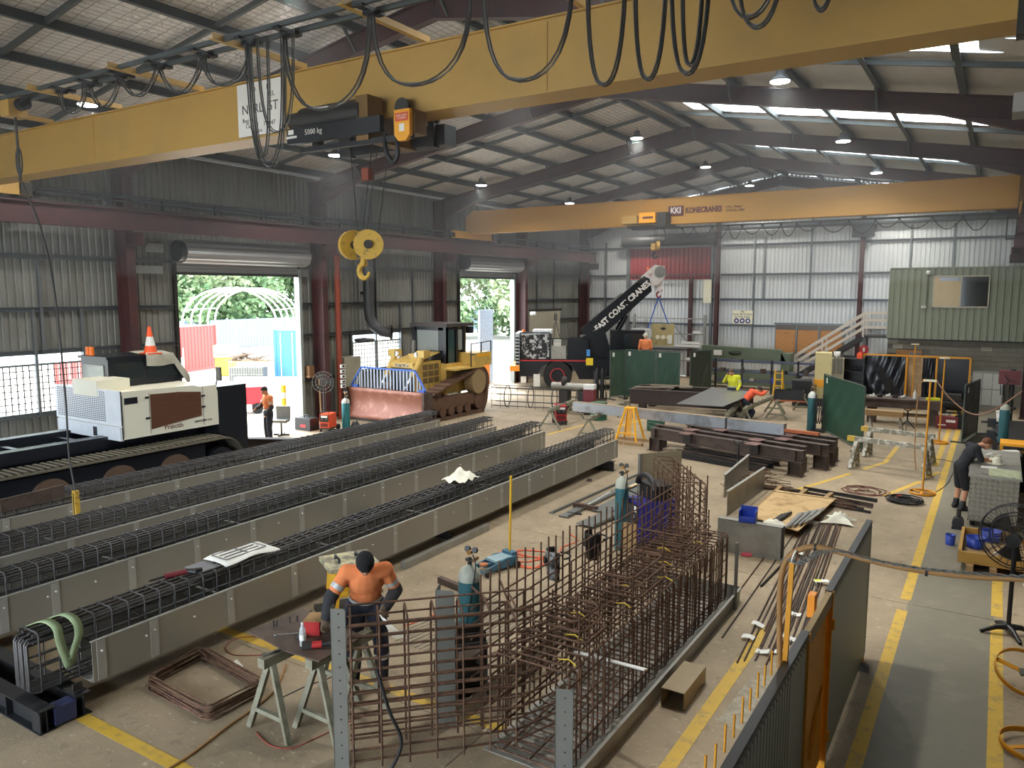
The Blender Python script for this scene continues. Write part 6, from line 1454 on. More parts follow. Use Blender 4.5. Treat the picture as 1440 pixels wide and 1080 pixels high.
# ---- deep dark frame with timbers and a plate
t = thing('deep_beam_frame', 'large dark frame of deep steel beams with timbers across it', 'beam frame', (0, 0, 0))
A, B = Vector((-11.7, 27.0, 0)), Vector((-7.4, 27.6, 0)); dd = (B - A).normalized(); pn = Vector((-dd.y, dd.x, 0))
for k in (0, 1.5): MB().ibeam(A + pn * k + Vector((0, 0, .56)), B + pn * k + Vector((0, 0, .56)), .56, .22, .02, .014).build('deep_beam', mat('dark_mill', (70, 58, 54), .6, .25), t)
for s in (0, 1.35, 2.9, 4.2): MB().ibeam(A + dd * s + Vector((0, 0, .56)), A + dd * s + pn * 1.5 + Vector((0, 0, .56)), .5, .18, .02, .014).build('cross_beam', mat('dark_mill', (70, 58, 54)), t)
for s in (.5, 3.8):
    for k in (0, 1.5): MB().bb(*(lambda c: (c.x - .12, c.x + .12, c.y - .12, c.y + .12, 0, .28))(A + dd * s + pn * k)).build('prop', M_steel, t)
for k, (s, L_) in enumerate(((.1, .9), (1.0, .5), (1.7, .45), (.5, 1.6))):
    o = MB().bar(A + dd * s + pn * (.25 + .3 * k) + Vector((0, 0, .88)), A + dd * (s + L_) + pn * (.5 + .25 * k) + Vector((0, 0, .88)), .12, .06).build('timber_packer', mat('grey_timber', (138, 126, 108), .8)); tag(o, 'weathered timber packer lying on the deep beam frame', 'timber', 'packers on the deep beam frame')
o = MB().poly([G(952, 568, .9), G(1017, 572, .9), G(1066, 552, .9), G(1002, 545, .9)], .02, (0, 0, 1)).build('steel_plate', mat('grey_plate', (134, 134, 132), .35, .5)); tag(o, 'flat grey steel plate lying on the deep beam frame', 'plate')
# ---- green welding screens
def screen(label, p, q, z0, z1, m=None, creases=3):
    p = Vector((p[0], p[1], 0)); q = Vector((q[0], q[1], 0)); d_ = (q - p); L_ = d_.length; d_.normalize(); s_ = Vector((-d_.y, d_.x, 0))
    t = thing('welding_screen', label, 'welding screen', p, math.atan2(d_.y, d_.x))
    o = MB().grid(24, 12, lambda u_, v: (.02 + (L_ - .04) * u_, .022 * math.sin(9 * u_ + 6 * v) * math.sin(PI * u_) * math.sin(PI * v) + .014 * math.sin(23 * u_ - 14 * v) * math.sin(PI * v), z0 + .03 + (z1 - z0 - .06) * v)).build('curtain', m or M_green, t)
    f = MB().bar((0, 0, .0), (0, 0, z1), .035, .035).bar((L_, 0, 0), (L_, 0, z1), .035, .035).bar((0, 0, z1), (L_, 0, z1), .035, .035).bar((0, 0, z0), (L_, 0, z0), .03, .03).build('frame', mat('screen_frame', (70, 84, 74), .5), t)
    for x in (.05, L_ - .05): MB().bb(x - .03, x + .03, -.3, .3, 0, .04).build('foot', M_steel, t)
    MB().bb(L_ * .1, L_ * .1 + .10, -.05, -.045, z1 - .25, z1 - .08).build('white_label', M_whitep, t)
    return t
screen('narrow scuffed green welding screen turned towards the mobile crane', (-13.6, 29.3), (-13.25, 29.95), .1, 2.05, mat('scuffed_green', (64, 84, 70), .3))
screen('creased green welding screen in the middle of the bay', (-13.2, 29.95), (-11.95, 30.15), .1, 2.08)
screen('green welding screen with a white label next to the creased one', (-11.9, 30.15), (-10.95, 30.3), .1, 2.05)
screen('dark olive welding screen standing apart beside the red locker', (-10.75, 31.0), (-10.15, 31.9), .1, 2.05, mat('olive_screen', (52, 58, 50), .4))
screen('big flat dark green welding screen beside the teal cylinder', G(1156, 606)[:2], G(1212, 636)[:2], .05, 1.86, mat('deep_green', (30, 72, 54), .6))
o = MB().bb(-10.95, -10.7, 31.6, 31.9, 0, 1.6).build('red_locker', mat('dark_red', (112, 36, 44))); tag(o, 'narrow dark red locker between the welding screens', 'locker')
gas_cylinder('teal gas cylinder chained beside the big flat green screen', G(1140, 606), 1.30, .13, None, mat('pale_shoulder', (210, 212, 204), .4), True)
t = thing('cylinder_trolley', 'black cylinder trolley with hanging hoses beside the big flat green screen', 'trolley', G(1150, 608))
MB().bar((-.1, .1, .1), (-.1, .12, 1.2), .03, .03).bar((.1, .1, .1), (.1, .12, 1.2), .03, .03).bb(-.2, .2, -.1, .2, .05, .1).build('frame', M_black, t)
for k in range(4): MB().tube(rope([(-.1 + .07 * k, 0, 1.1), (-.12 + .07 * k, -.1, .7), (-.08 + .07 * k, -.12, .3), (-.02 + .07 * k, -.05, .8)]), .014, 5).build('hung_hose', M_black, t)
hp2 = thing('steel_hopper', 'black open steel tray with a rusty lip on trestles', 'tray', G(1108, 588), .2)
MB().bb(-.5, .5, -.28, -.25, .68, 1.0).bb(-.5, .5, .25, .28, .68, 1.0).bb(-.5, -.47, -.28, .28, .68, 1.0).bb(.47, .5, -.28, .28, .68, 1.0).bb(-.5, .5, -.28, .28, .66, .69).build('tray_box', M_black, hp2); MB().bb(-.55, .55, -.33, -.27, .64, .68).build('rusty_lip', mat('rust_orange', (176, 98, 58)), hp2)
o = MB().tube(rope([G(1045, 595, .72), G(1058, 595, .80), G(1066, 600, .6), G(1070, 605, .3)]), .04, 8).build('extraction_hose', M_white); tag(o, 'white flexible hose drooping over a trestle', 'hose')
bn = thing('wheelie_bin', 'tall black wheelie bin beside the stair foot', 'bin', G(1126, 572), .2)
MB().poly([(-.3, -.32, .08), (.3, -.32, .08), (.36, -.32, 1.0), (-.36, -.32, 1.0)], .66, (0, 1, 0)).build('bin_body', M_black, bn); MB().bb(-.38, .38, -.38, .38, 1.0, 1.07).build('lid', M_black, bn)
for x in (-.3, .3): MB().cyl((x - .03, .3, .1), (x + .03, .3, .1), .1, n=12).build('wheel', M_rubber, bn)
# ---- heavy bench with tools
hb_ = thing('steel_bench', 'heavy rusty steel bench scattered with tools in front of the black curtains', 'bench')
A, B = G(1212, 594), G(1322, 602)
A.z = B.z = 0
MB().bar(A + Vector((0, .5, .85)), B + Vector((0, .5, .85)), 1.0, .05).build('bench_top', M_rust, hb_)
MB().ibeam(A + Vector((0, .05, .70)), B + Vector((0, .05, .70)), .25, .12).build('edge_beam', M_rust, hb_)
for f in (.1, .9): q = A.lerp(B, f); MB().bb(q.x - .12, q.x + .12, q.y + .2, q.y + .8, 0, .6).build('leg', M_rust, hb_)
MB().bar(A + Vector((.1, .5, .3)), B + Vector((-.1, .5, .3)), .5, .06).build('lower_shelf', M_timber, hb_)
q = A.lerp(B, .65) + Vector((0, .4, .88)); o = MB().lathe([(.06, 0), (.06, .18), (.03, .24), (.02, .3)], 12, q).build('spray_can', M_white); tag(o, 'white spray can standing on the heavy steel bench', 'can')
q = A.lerp(B, .88) + Vector((0, .3, .92)); o = MB().box(q, (.4, .16, .08), .2).build('level_tool', mat('lime_yellow', (226, 222, 40), .5)); tag(o, 'lime yellow tool lying on the heavy steel bench end', 'tool')
for k in range(5): q = A.lerp(B, .1 + .1 * k) + Vector((0, .3 + .1 * (k % 3), .925)); o = MB().box(q, (.16, .1, .06 + .03 * (k % 2)), k).box(q + Vector((.05, 0, .05)), (.05, .05, .06), k).build('hand_tool', M_steel if k % 2 else M_white); tag(o, 'small hand tool lying on the heavy steel bench', 'tool', 'hand tools on the heavy bench')
t = thing('timber_trestle', 'timber-topped folding trestle in front of the heavy steel bench', 'trestle', G(1240, 606))
MB().bb(-.5, .6, -.15, .15, .50, .68).build('timber_top', M_timber, t)
for x in (-.4, .5):
    for s in (-1, 1): MB().bar((x, 0, .5), (x + .1, s * .3, 0), .04, .04).build('leg', M_galv, t)
cp_ = thing('compressor', 'black wheeled compressor below the black curtains', 'compressor', G(1337, 581))
MB().cyl((-.35, 0, .35), (.35, 0, .35), .24, n=18).build('tank', M_black, cp_); MB().bb(-.3, .3, -.25, .25, .5, .72).build('pump', M_steel, cp_)
for y in (-.25, .25): MB().cyl((-.25, y - .03, .12), (-.25, y + .03, .12), .12, n=12).build('wheel', M_rubber, cp_)
MB().bb(.2, .3, -.2, .2, 0, .15).build('foot', M_black, cp_)
rt_ = thing('red_tool_chest', 'dark red toolbox with a round black disc behind it on the walkway edge', 'tool box', G(1331, 602))
MB().bb(-.32, .32, -.15, .15, 0, .4).build('body', mat('dark_red', (112, 36, 44)), rt_); MB().tube([(-.08, 0, .4), (-.06, 0, .48), (.06, 0, .48), (.08, 0, .4)], .02, 6).build('handle', M_chrome, rt_)
MB().bb(-.25, -.02, -.155, -.15, .1, .14).bb(-.02, .25, -.155, -.15, .22, .3).build('print', M_whitep, rt_); MB().cyl((.4, -.1, .25), (.4, -.05, .25), .25, n=20).build('black_disc', M_rubber, rt_)
screen('tall narrow black screen seen nearly edge-on beside the walkway', (-.72, 26.3), (-.38, 28.4), .05, 1.75, M_black)
# ---- machines along the bench side beyond the black screen
mb_ = thing('machine_bench', 'cluttered steel bench with vices along the bench side', 'bench', (.38, 23.5, 0))
MB().bb(-.35, .5, -1.6, 2.4, .80, .86).build('bench_top', M_steel, mb_)
for y in (-1.5, 2.3):
    for x in (-.28, .42): MB().bb(x - .04, x + .04, y - .04, y + .04, 0, .8).build('leg', M_steel, mb_)
MB().bb(-.3, .45, -1.4, 2.2, .3, .34).build('shelf', M_steel, mb_)
for k, (y, lb) in enumerate(((-1.2, 'black bench vice with a long bar near the white papers'), (.9, 'black bench vice below the white bucket'))):
    v = thing('bench_vice', lb, 'vice', (.16, 23.5 + y, .86)); MB().bb(-.25, -.05, -.1, .1, 0, .22).bb(.0, .16, -.1, .1, .05, .24).build('jaw', M_black, v); MB().cyl((-.4, 0, .12), (.2, 0, .12), .03, n=8).cyl((-.38, -.16, .12), (-.38, .16, .12), .012, n=6).build('screw', M_steel, v)
bk = thing('bucket', 'white plastic bucket on the machine bench', 'bucket', (.26, 25.3, .86)); MB().lathe([(.13, 0), (.16, .32), (.17, .32), (.14, .02)], 18).build('pail', M_white, bk); MB().lathe([(.17, .29), (.18, .3), (.18, .33), (.17, .33)], 18).build('rim', M_white, bk)
gas_cylinder('teal gas cylinder standing by the machine bench', (.26, 22.0, .86), .95, .11, None, None, False)
dp = thing('drill_press', 'maroon pedestal drill against a bench-side column', 'drill press', (.45, 27.4, 0))
MB().cyl((0, 0, 0), (0, 0, 2.2), .07, n=12).build('column', M_steel, dp); MB().bb(-.35, .2, -.18, .18, 1.75, 2.15).build('head', mat('drill_maroon', (104, 48, 50), .5), dp); MB().bb(-.3, .15, -.2, .2, 1.0, 1.06).build('table', M_steel, dp); MB().bb(-.3, .3, -.3, .3, 0, .08).build('base', M_steel, dp); MB().cyl((-.25, 0, 1.4), (-.25, 0, 1.78), .04, n=8).build('quill', M_chrome, dp)
for k in range(3): q = k * 2.1; MB().cyl((-.1, -.2, 1.85), (-.1 + .2 * math.cos(q), -.24, 1.85 + .2 * math.sin(q)), .012, n=6).build('feed_handle', M_steel, dp)
t = thing('yellow_tool_case', 'yellow lidded tool case on the machine bench nearest the hard hat', 'tool case', (.46, 21.0, 0))
MB().bb(-.3, .3, -.5, .4, .0, .88).build('cabinet', M_black, t); MB().bb(-.26, .28, -.35, .3, .88, 1.06).build('case', mat('bright_yellow', (246, 170, 40)), t); MB().bb(-.2, .2, -.36, -.35, .92, 1.0).build('latch', M_black, t)
for k in range(4): o = MB().box((.4, 20.15 + .12 * k, .02 + .9), (.35, .10, .03), .2 * k).build('white_flat', M_white); tag(o, 'white flat strip stacked beside the yellow tool case', 'strip', 'white strips by the tool case')
MB().bb(.2, .62, 20.0, 20.8, 0, .905).build('strip_stand', M_steel); bpy.data.objects['strip_stand']['label'] = 'dark steel cabinet holding the white strips'; bpy.data.objects['strip_stand']['category'] = 'cabinet'
# ================================================================ WHITE TRACKED CARRIER
M_cw = mat('carrier_cream', (232, 228, 208), .4, var=.03)
M_cb = mat('carrier_black', (26, 29, 36), .35, var=.1)
M_wood = mat('brown_slats', (98, 62, 44), .5, var=.1)
M_glass = mat('dark_glass', (40, 48, 50), .08)
M_track = mat('rubber_track', (98, 92, 78), .8, var=.15)
cr = thing('tracked_carrier', 'white and black tracked carrier with a brown slatted side panel', 'tracked carrier', (-17.1, 10.55, 0))
MYP = cols((0, 1, 0), (0, 0, 1), (1, 0, 0))       # writing that faces +X
xr, y0, y1 = 1.3, -1.18, 1.25
MB().poly([(xr, y0, 1.32), (xr, y1, 1.32), (xr, y1, 2.15), (xr, .6, 2.33), (xr, y0, 2.36)], .03, (-1, 0, 0)).build('side_panel', M_cw, cr)
MB().bb(-1.3, xr - .03, y0 + .03, y1, 1.34, 2.28).build('engine_cover', M_cw, cr)
MB().bb(-1.3, xr, y0 - .01, y0 + .03, 1.62, 2.38).build('rear_panel', mat('carrier_white', (226, 230, 236), .4), cr)
MB().bb(-1.2, xr, y0 - .05, y0 + .03, 1.30, 1.60).build('rear_skirt', mat('carrier_white', (226, 230, 236)), cr)
hl = MB()
for i in range(26):
    for j in range(16):
        x = -1.2 + .075 * i; z = 1.68 + .042 * j
        if x > -.35 and x < .5 and z > 2.2: continue
        hl.bb(x, x + .042, y0 - .014, y0 - .006, z, z + .022)
hl.build('perforation', M_cb, cr, kind='stuff')
MB().bb(-.5, .45, y0 - .02, y0 + .75, 2.20, 2.55).build('exhaust_box', M_cw, cr)
MB().bb(.28, .42, y0 - .06, y0 - .045, 1.34, 1.54).build('step_hole', M_cb, cr)
MB().poly([(xr + .004, -.50, 1.46), (xr + .004, .78, 1.60), (xr + .004, .78, 2.16), (xr + .004, .2, 2.22), (xr + .004, -.50, 2.24)], .012, (1, 0, 0)).build('slat_panel', M_wood, cr)
for k in range(5): z = 1.62 + .12 * k; MB().bar((xr + .018, -.49, z), (xr + .018, .77, z + .01), .008, .07).build('slat', M_wood, cr)
MB().bb(xr, xr + .012, -1.1, -.80, 2.08, 2.22).build('vent_window', M_cb, cr)
for y, z in ((-.56, 2.18), (-.56, 1.72), (.86, 2.06), (.86, 1.80)): MB().bb(xr, xr + .03, y - .06, y + .02, z - .02, z + .02).build('hinge', M_cb, cr)
for y in (-.52, -1.14, .84): MB().bb(xr + .001, xr + .005, y - .005, y + .005, 1.36, 2.28).build('panel_seam', M_cablel, cr)
text('maker_lettering', 'Prinoth', .16, (xr + .006, .05, 1.45), MYP, M_maroonp, cr, .002)
text('model_lettering', 'PANTHER T14', .075, (xr + .006, .82, 1.47), MYP, M_blackp, cr, .002)
# cab
MB().poly([(-1.3, -.55, 2.3), (-1.3, 1.15, 2.3), (-1.3, 1.45, 2.35), (-1.3, 1.0, 2.94), (-1.3, -.55, 2.94)], 1.12, (1, 0, 0)).build('cab_body', M_cb, cr)
for (a, b, c, d) in (((-.18, -.40, 2.42), (-.18, .30, 2.42), (-.18, .30, 2.84), (-.18, -.40, 2.84)), ((-.18, .42, 2.42), (-.18, 1.25, 2.46), (-.18, .92, 2.84), (-.18, .42, 2.84))):
    MB().poly([a, b, c, d], .01, (1, 0, 0)).build('cab_window', M_glass, cr)
MB().bb(-1.2, -.35, -.565, -.55, 2.45, 2.80).build('rear_window', mat('pale_glass', (150, 158, 156), .1), cr)
MB().bb(-1.34, -.14, -.6, 1.05, 2.94, 3.0).build('cab_roof', M_cb, cr)
o = MB().grid(16, 16, lambda u_, v: (-.95 + min(.86, 1.02 * u_) + .03 * math.sin(8 * v), .35 + .75 * min(1, v / .62) + .38 * max(0, v - .62) / .38, 3.03 - 1.9 * max(0, u_ - .84) - .62 * (max(0, v - .62) / .38) ** .9 + .018 * math.sin(9 * u_ + 7 * v))).build('cab_cover', mat('dusty_cloth', (168, 164, 150), .9, var=.2, bump=.3)); tag(o, 'dusty grey cloth draped over the carrier cab roof', 'cloth'); o.location = cr.location
for s in (0, .16): MB().cyl((-1.15 + s, -.45, 3.0), (-1.15 + s, -.45, 3.2), .055, n=10).build('beacon', mat('beacon_orange', (246, 120, 30), .3), cr)
# black front box and mirror
MB().bb(-.2, xr - .02, y1, y1 + .85, .55, 2.22).build('front_box', M_cb, cr)
MB().cyl((1.1, y1 + .1, 2.2), (1.1, y1 + .2, 2.55), .015, n=6).bb(1.05, 1.2, y1 + .16, y1 + .22, 2.35, 2.68).build('mirror', M_cablel, cr)
MB().bb(-.75, .75, y0 - 5.0, y1, .70, 1.15).build('chassis', M_cb, cr)
for x in (-.95, .55): MB().bb(x, x + .28, y0 - 5.0, y1 - .3, 1.10, 1.36).build('bed_rail', M_cb, cr)
for y in (-5.6, -4.2, -2.8, -1.6): MB().bb(-.9, .8, y, y + .12, 1.12, 1.26).build('bed_cross_member', M_cb, cr)
for sx in (-1, 1):
    xo = sx * 1.45
    path = []
    ya_, yb_, zt_, zb_ = -6.3, 1.05, 1.08, .04
    for i in range(9): q = -PI / 2 + PI * i / 8; path.append((yb_ + .5 * math.cos(q), .56 + .52 * math.sin(q)))
    for i in range(9): q = PI / 2 + PI * i / 8; path.append((ya_ + .5 * math.cos(q), .56 + .52 * math.sin(q)))
    n_ = len(path); vs = [(xo + dx, y, z) for y, z in path for dx in (-.33, .33)]; inn = [(xo + dx, y + (.05 if y < 0 else -.05) * 0, .56 + (z - .56) * .93) for y, z in path for dx in (-.33, .33)]
    tk = MB()._add(vs + inn, [(2 * i, 2 * i + 1, (2 * i + 3) % (2 * n_), (2 * i + 2) % (2 * n_)) for i in range(n_)] + [(2 * n_ + 2 * i, 2 * n_ + 2 * i + 1, 2 * n_ + (2 * i + 3) % (2 * n_), 2 * n_ + (2 * i + 2) % (2 * n_)) for i in range(n_)] + [(2 * i + 1, (2 * i + 3) % (2 * n_), 2 * n_ + (2 * i + 3) % (2 * n_), 2 * n_ + 2 * i + 1) for i in range(n_)]).build('track', M_track, cr)
    lug = MB().bb(-.30, .30, -.035, .035, 0, .04).mesh('track_lug'); lug.materials.append(M_track)
    if sx > 0:
        y = ya_
        while y < yb_: inst('track_lug', lug, tk, (xo, y, zt_)); y += .14
    for y in (1.0, -.2, -1.5, -2.9, -4.4):
        MB().cyl((xo - .2, y, .48), (xo + .25, y, .48), .40 if y < .9 else .36, n=20).build('road_wheel', mat('wheel_brown', (96, 76, 62), .7) if y < .9 else M_cb, cr)
        MB().cyl((xo + .25, y, .48), (xo + .30, y, .48), .16, n=14).build('wheel_hub', M_steel, cr)
    MB().bb(xo - .1, xo + .18, -5.6, .6, .55, .98).build('track_frame', M_cb, cr)
cn = thing('traffic_cone', 'orange and white traffic cone standing on the carrier cab roof', 'traffic cone', (-17.35, 11.12, 3.0))
for r0, z0_, r1, z1_, m_ in ((.15, .03, .115, .2, 'o'), (.115, .2, .075, .42, 'w'), (.075, .42, .035, .66, 'o')): MB().lathe([(r0, z0_), (r1, z1_)], 18).build('cone_body' if m_ == 'o' else 'white_band', mat('cone_orange', (240, 92, 44), .5) if m_ == 'o' else M_white, cn)
MB().bb(-.18, .18, -.18, .18, 0, .03).build('cone_base', mat('cone_orange', (240, 92, 44)), cn)
# ================================================================ BULLDOZER
M_dy = mat('dozer_yellow', (206, 172, 92), .5, var=.1, rgb2=(160, 128, 70), fac2=.62, scale2=4)
M_db = mat('dozer_blade', (150, 96, 78), .45, .2, var=.15, scale=3, rgb2=(180, 130, 110), fac2=.6, scale2=3)
M_dt = mat('dozer_track', (104, 78, 62), .7, .2, var=.2)
dz = thing('bulldozer', 'worn yellow bulldozer with a rusty blade facing the girders', 'bulldozer', (-17.65, 22.2, 0))
MB().grid(14, 8, lambda u_, v: (-1.75 + 3.45 * u_, -2.28 - .14 * math.sin(PI * v) * -1 - .10 * (1 - v), .08 + 1.08 * v)).build('blade_face', M_db, dz)
sd_ = dz.children[0].modifiers.new('thickness', 'SOLIDIFY'); sd_.thickness = -.05
for x in (-1.78, 1.72): MB().bb(x - .04, x + .04, -2.42, -1.95, .05, 1.15).build('blade_end', M_rust, dz)
MB().bar((-1.75, -2.30, .08), (1.70, -2.30, .08), .1, .12).build('cutting_edge', M_steel, dz)
gm = mat('guard_steel', (150, 160, 178), .4, .4)
for k in range(17):
    x = -1.2 + 2.35 * k / 16; MB().bar((x, -2.18, 1.16), (x, -2.18, 1.84), .05, .02).build('guard_bar', gm, dz)
for (p, q) in (((-1.25, -2.18, 1.86), (1.2, -2.18, 1.86)), ((-1.7, -2.18, 1.2), (-1.22, -2.18, 1.86)), ((1.65, -2.18, 1.2), (1.2, -2.18, 1.86))): MB().bar(p, q, .06, .06).build('guard_frame', mat('guard_blue', (60, 96, 176), .5), dz)
for s in (-1, 1):
    for k in range(3): MB().bar((s * (1.3 + .12 * k), -2.18, 1.16), (s * (1.3 + .12 * k), -2.18, 1.72 - .17 * k), .04, .02).build('guard_bar', gm, dz)
    MB().bb(s * 1.5 - .12, s * 1.5 + .12, -2.24, -2.1, 1.14, 1.24).build('guard_mount', mat('guard_blue', (60, 96, 176)), dz)
    MB().bar((s * 1.05, -1.9, .45), (s * 1.05, .3, .6), .18, .25).build('push_arm', M_dy, dz)
    MB().cyl((s * .55, -2.0, 1.1), (s * .62, -1.05, 2.25), .07, n=10).build('lift_cylinder', M_chrome, dz); MB().cyl((s * .575, -1.6, 1.55), (s * .62, -1.05, 2.25), .11, n=12).build('cylinder_barrel', M_dy, dz)
    MB().bb(s * .65 - .16, s * .65 + .16, -1.2, -.85, 2.2, 2.45).build('headlamp_box', M_dy, dz); MB().cyl((s * .65 - s * .2, -1.15, 2.3), (s * .65 - s * .2, -1.2, 2.3), .09, n=12).build('headlamp', M_white, dz)
    # high-drive tracks
    P = [(-1.65, .42), (-1.9, .55), (-1.75, .85), (-1.5, .95), (.95, 1.62), (1.35, 1.75), (1.75, 1.6), (1.95, 1.2), (1.85, .5), (1.6, .08), (1.3, .02), (-1.3, .02), (-1.55, .12)]
    P = [(p.x, p.y) for p in rope([(a, b, 0) for a, b in P], 4, True)]
    n_ = len(P); xo = s * 1.12
    cy, cz = .1, .75
    vs = [(xo + dx, y, z) for y, z in P for dx in (-.27, .27)] + [(xo + dx, cy + (y - cy) * .95, cz + (z - cz) * .88) for y, z in P for dx in (-.27, .27)]
    tk = MB()._add(vs, [(2 * i, 2 * i + 1, (2 * i + 3) % (2 * n_), (2 * i + 2) % (2 * n_)) for i in range(n_)] + [(2 * i + 1, (2 * i + 3) % (2 * n_), 2 * n_ + (2 * i + 3) % (2 * n_), 2 * n_ + 2 * i + 1) for i in range(n_)] + [(2 * n_ + 2 * i, 2 * n_ + 2 * i + 1, 2 * n_ + (2 * i + 3) % (2 * n_), 2 * n_ + (2 * i + 2) % (2 * n_)) for i in range(n_)]).build('track', M_dt, dz)
    for i in range(0, n_):
        y, z = P[i]; y2, z2 = P[(i + 1) % n_]
        for f in (0., .5):
            yy_, zz_ = y + (y2 - y) * f, z + (z2 - z) * f; dv = Vector((0, y2 - y, z2 - z)).normalized(); nv = Vector((0, dv.z, -dv.y))
            c = Vector((xo, yy_, zz_)); MB().bar(c - Vector((.29, 0, 0)) + nv * -.0, c + Vector((.29, 0, 0)) + nv * -.0, .05, .07, upv=dv).build('track_shoe', M_dt, tk)
    MB().cyl((xo - .1, 1.35, 1.18), (xo + s * .26, 1.35, 1.18), .46, n=22).build('sprocket', mat('sprocket_tan', (150, 128, 92), .6), dz)
    for yy_ in (-1.35, -.8, -.3, .2, .7): MB().cyl((xo - .15, yy_, .28), (xo + s * .2, yy_, .28), .18, n=12).build('roller', M_dt, dz)
    MB().cyl((xo - .15, -1.45, .5), (xo + s * .2, -1.45, .5), .36, n=18).build('idler', M_dt, dz); MB().cyl((xo - .15, 1.5, .45), (xo + s * .2, 1.5, .45), .34, n=18).build('idler', M_dt, dz)
    MB().bb(xo - .12, xo + .16, -1.1, 1.2, .36, .78).build('track_frame', M_dt, dz)
    MB().bb(s * .80, s * 1.42, -.2, 1.6, 1.70, 1.76).build('fender', M_dy, dz)
MB().bb(-.55, .55, -1.35, .1, .9, 2.02).build('engine_hood', M_dy, dz); MB().poly([(-.55, -1.35, 2.02), (.55, -1.35, 2.02), (.5, .15, 2.3), (-.5, .15, 2.3)], .03, (0, -.2, 1)).build('hood_top', M_dy, dz)
MB().bb(-.48, .48, -1.42, -1.35, 1.0, 1.82).build('radiator_grille', M_cb, dz); MB().bb(-.5, .5, -1.43, -1.36, 1.84, 2.02).build('hood_front', M_dy, dz); MB().bb(-.3, .3, -1.435, -1.43, 1.88, 1.97).build('worn_badge', mat('worn_badge', (188, 176, 150), .6, rgb2=(90, 86, 80), fac2=.5, scale2=12), dz)
for i in range(3):
    for j in range(3): MB().bb(.55, .565, -.95 + .32 * i, -.69 + .32 * i, 1.25 + .24 * j, 1.45 + .24 * j).build('side_vent', mat('vent_brown', (120, 98, 62), .7), dz)
MB().bb(-.8, .8, .1, 1.7, .8, 1.9).build('lower_body', M_dy, dz)
MB().cyl((-.2, -.55, 2.2), (-.2, -.5, 2.75), .06, n=10).build('exhaust_stack', M_cablel, dz)
MB().box((.1, -.8, 2.2), (.4, .3, .2)).build('air_cleaner', M_dy, dz)
for x in (-.72, .72):
    for y in (.18, .78, 1.25): MB().bb(x - .06, x + .06, y - .07, y + .07, 1.7, 3.22).build('cab_pillar', M_cb, dz)
MB().bb(-.85, .85, .08, 1.75, 3.22, 3.34).build('cab_roof', mat('roof_grey', (74, 68, 66), .6), dz)
MB().bb(-.67, .67, .12, .16, 2.2, 2.36).bb(-.67, .67, .12, .16, 3.1, 3.22).bb(-.67, -.58, .12, .16, 2.3, 3.2).bb(.42, .67, .12, .16, 2.3, 3.2).build('screen_surround', M_cb, dz)
MB().bb(-.6, .45, .15, .17, 2.3, 3.2).build('windscreen', mat('pale_glass', (150, 158, 156)), dz)
MB().bb(.66, .78, .12, .24, 1.6, 3.22).build('front_pillar', M_cb, dz)
MB().bb(.70, .73, .25, .72, 1.62, 3.15).build('door_glass', mat('teal_glass', (60, 84, 86), .1), dz); MB().bb(.70, .73, .82, 1.2, 2.35, 3.1).build('side_window', mat('pale_glass', (150, 158, 156)), dz)
for y in (.22, .74): MB().bb(.72, .77, y - .03, y + .03, 1.7, 3.18).build('door_frame', M_cb, dz)
MB().bb(.72, .77, .2, .76, 1.7, 1.78).bb(.72, .77, .2, .76, 3.12, 3.18).build('door_rail', M_cb, dz)
MB().bb(-.67, .67, 1.25, 1.5, 1.85, 3.3).build('rear_post', M_dy, dz); MB().bb(-.2, .35, .5, .9, 1.9, 2.7).build('seat', M_cb, dz)
MB().bb(.45, .85, 1.5, 1.75, 2.95, 3.2).build('rear_lamp', M_cb, dz)
MB().bb(.55, 1.42, 1.05, 2.1, 1.76, 2.25).build('fuel_tank', M_dy, dz); MB().bb(1.42, 1.43, 1.15, 2.0, 2.1, 2.2).build('yellow_stripe', M_by, dz)
for (p, q) in (((1.4, .8, 1.76), (1.4, .8, 2.6)), ((1.4, 1.45, 1.76), (1.4, 1.45, 2.6)), ((1.4, 2.1, 1.76), (1.4, 2.1, 2.65)), ((1.4, .8, 2.6), (1.4, 2.1, 2.65)), ((1.4, .8, 2.2), (1.4, 2.1, 2.25))): MB().bar(p, q, .035, .035).build('handrail', M_cb, dz)
# ================================================================ LEFT WALL CLUTTER
o = thing('exhaust_duct', 'fat dark exhaust duct bending out at the wall between the roller door and bulldozer', 'duct', (-19.9, 21.6, 0))
MB().tube([(0, 0, 7.9), (0, 0, 3.9), (.02, .02, 3.55), (.15, .10, 3.22), (.40, .25, 3.02), (.72, .40, 2.98)], .20, 18, cap=False).build('duct_pipe', mat('duct_grey', (74, 74, 76), .5, .3), o)
MB().lathe([(.20, 0), (.28, 0), (.28, .04), (.20, .04)], 20, (.70, .39, 2.98), orient((.86, .5, 0), (0, 0, 1)), ring=True).build('flange', M_steel, o)
MB().bb(-.32, -.18, -.1, .1, 4.4, 4.5).bb(-.32, -.18, -.1, .1, 6.0, 6.1).build('duct_bracket', M_steel, o); MB().lathe([(.34, 0), (.38, .06), (.36, .1), (.05, .14)], 20, (.25, -.55, 2.68)).build('damper_plate', mat('duct_grey', (74, 74, 76)), o)
o = MB().cyl((-19.65, 19.75, 0), (-19.65, 19.75, 5.8), .10, n=12).cyl((-19.65, 19.75, 5.6), (-19.65, 19.75, 5.7), .13, n=12).build('rust_pipe', mat('rust_pipe', (140, 64, 46), .6)); tag(o, 'tall rust-red pipe standing against the wall column', 'pipe')
o = thing('switchboard', 'tall cream electrical switchboard beside the wall column', 'cabinet', (-19.98, 20.5, 0), 0)
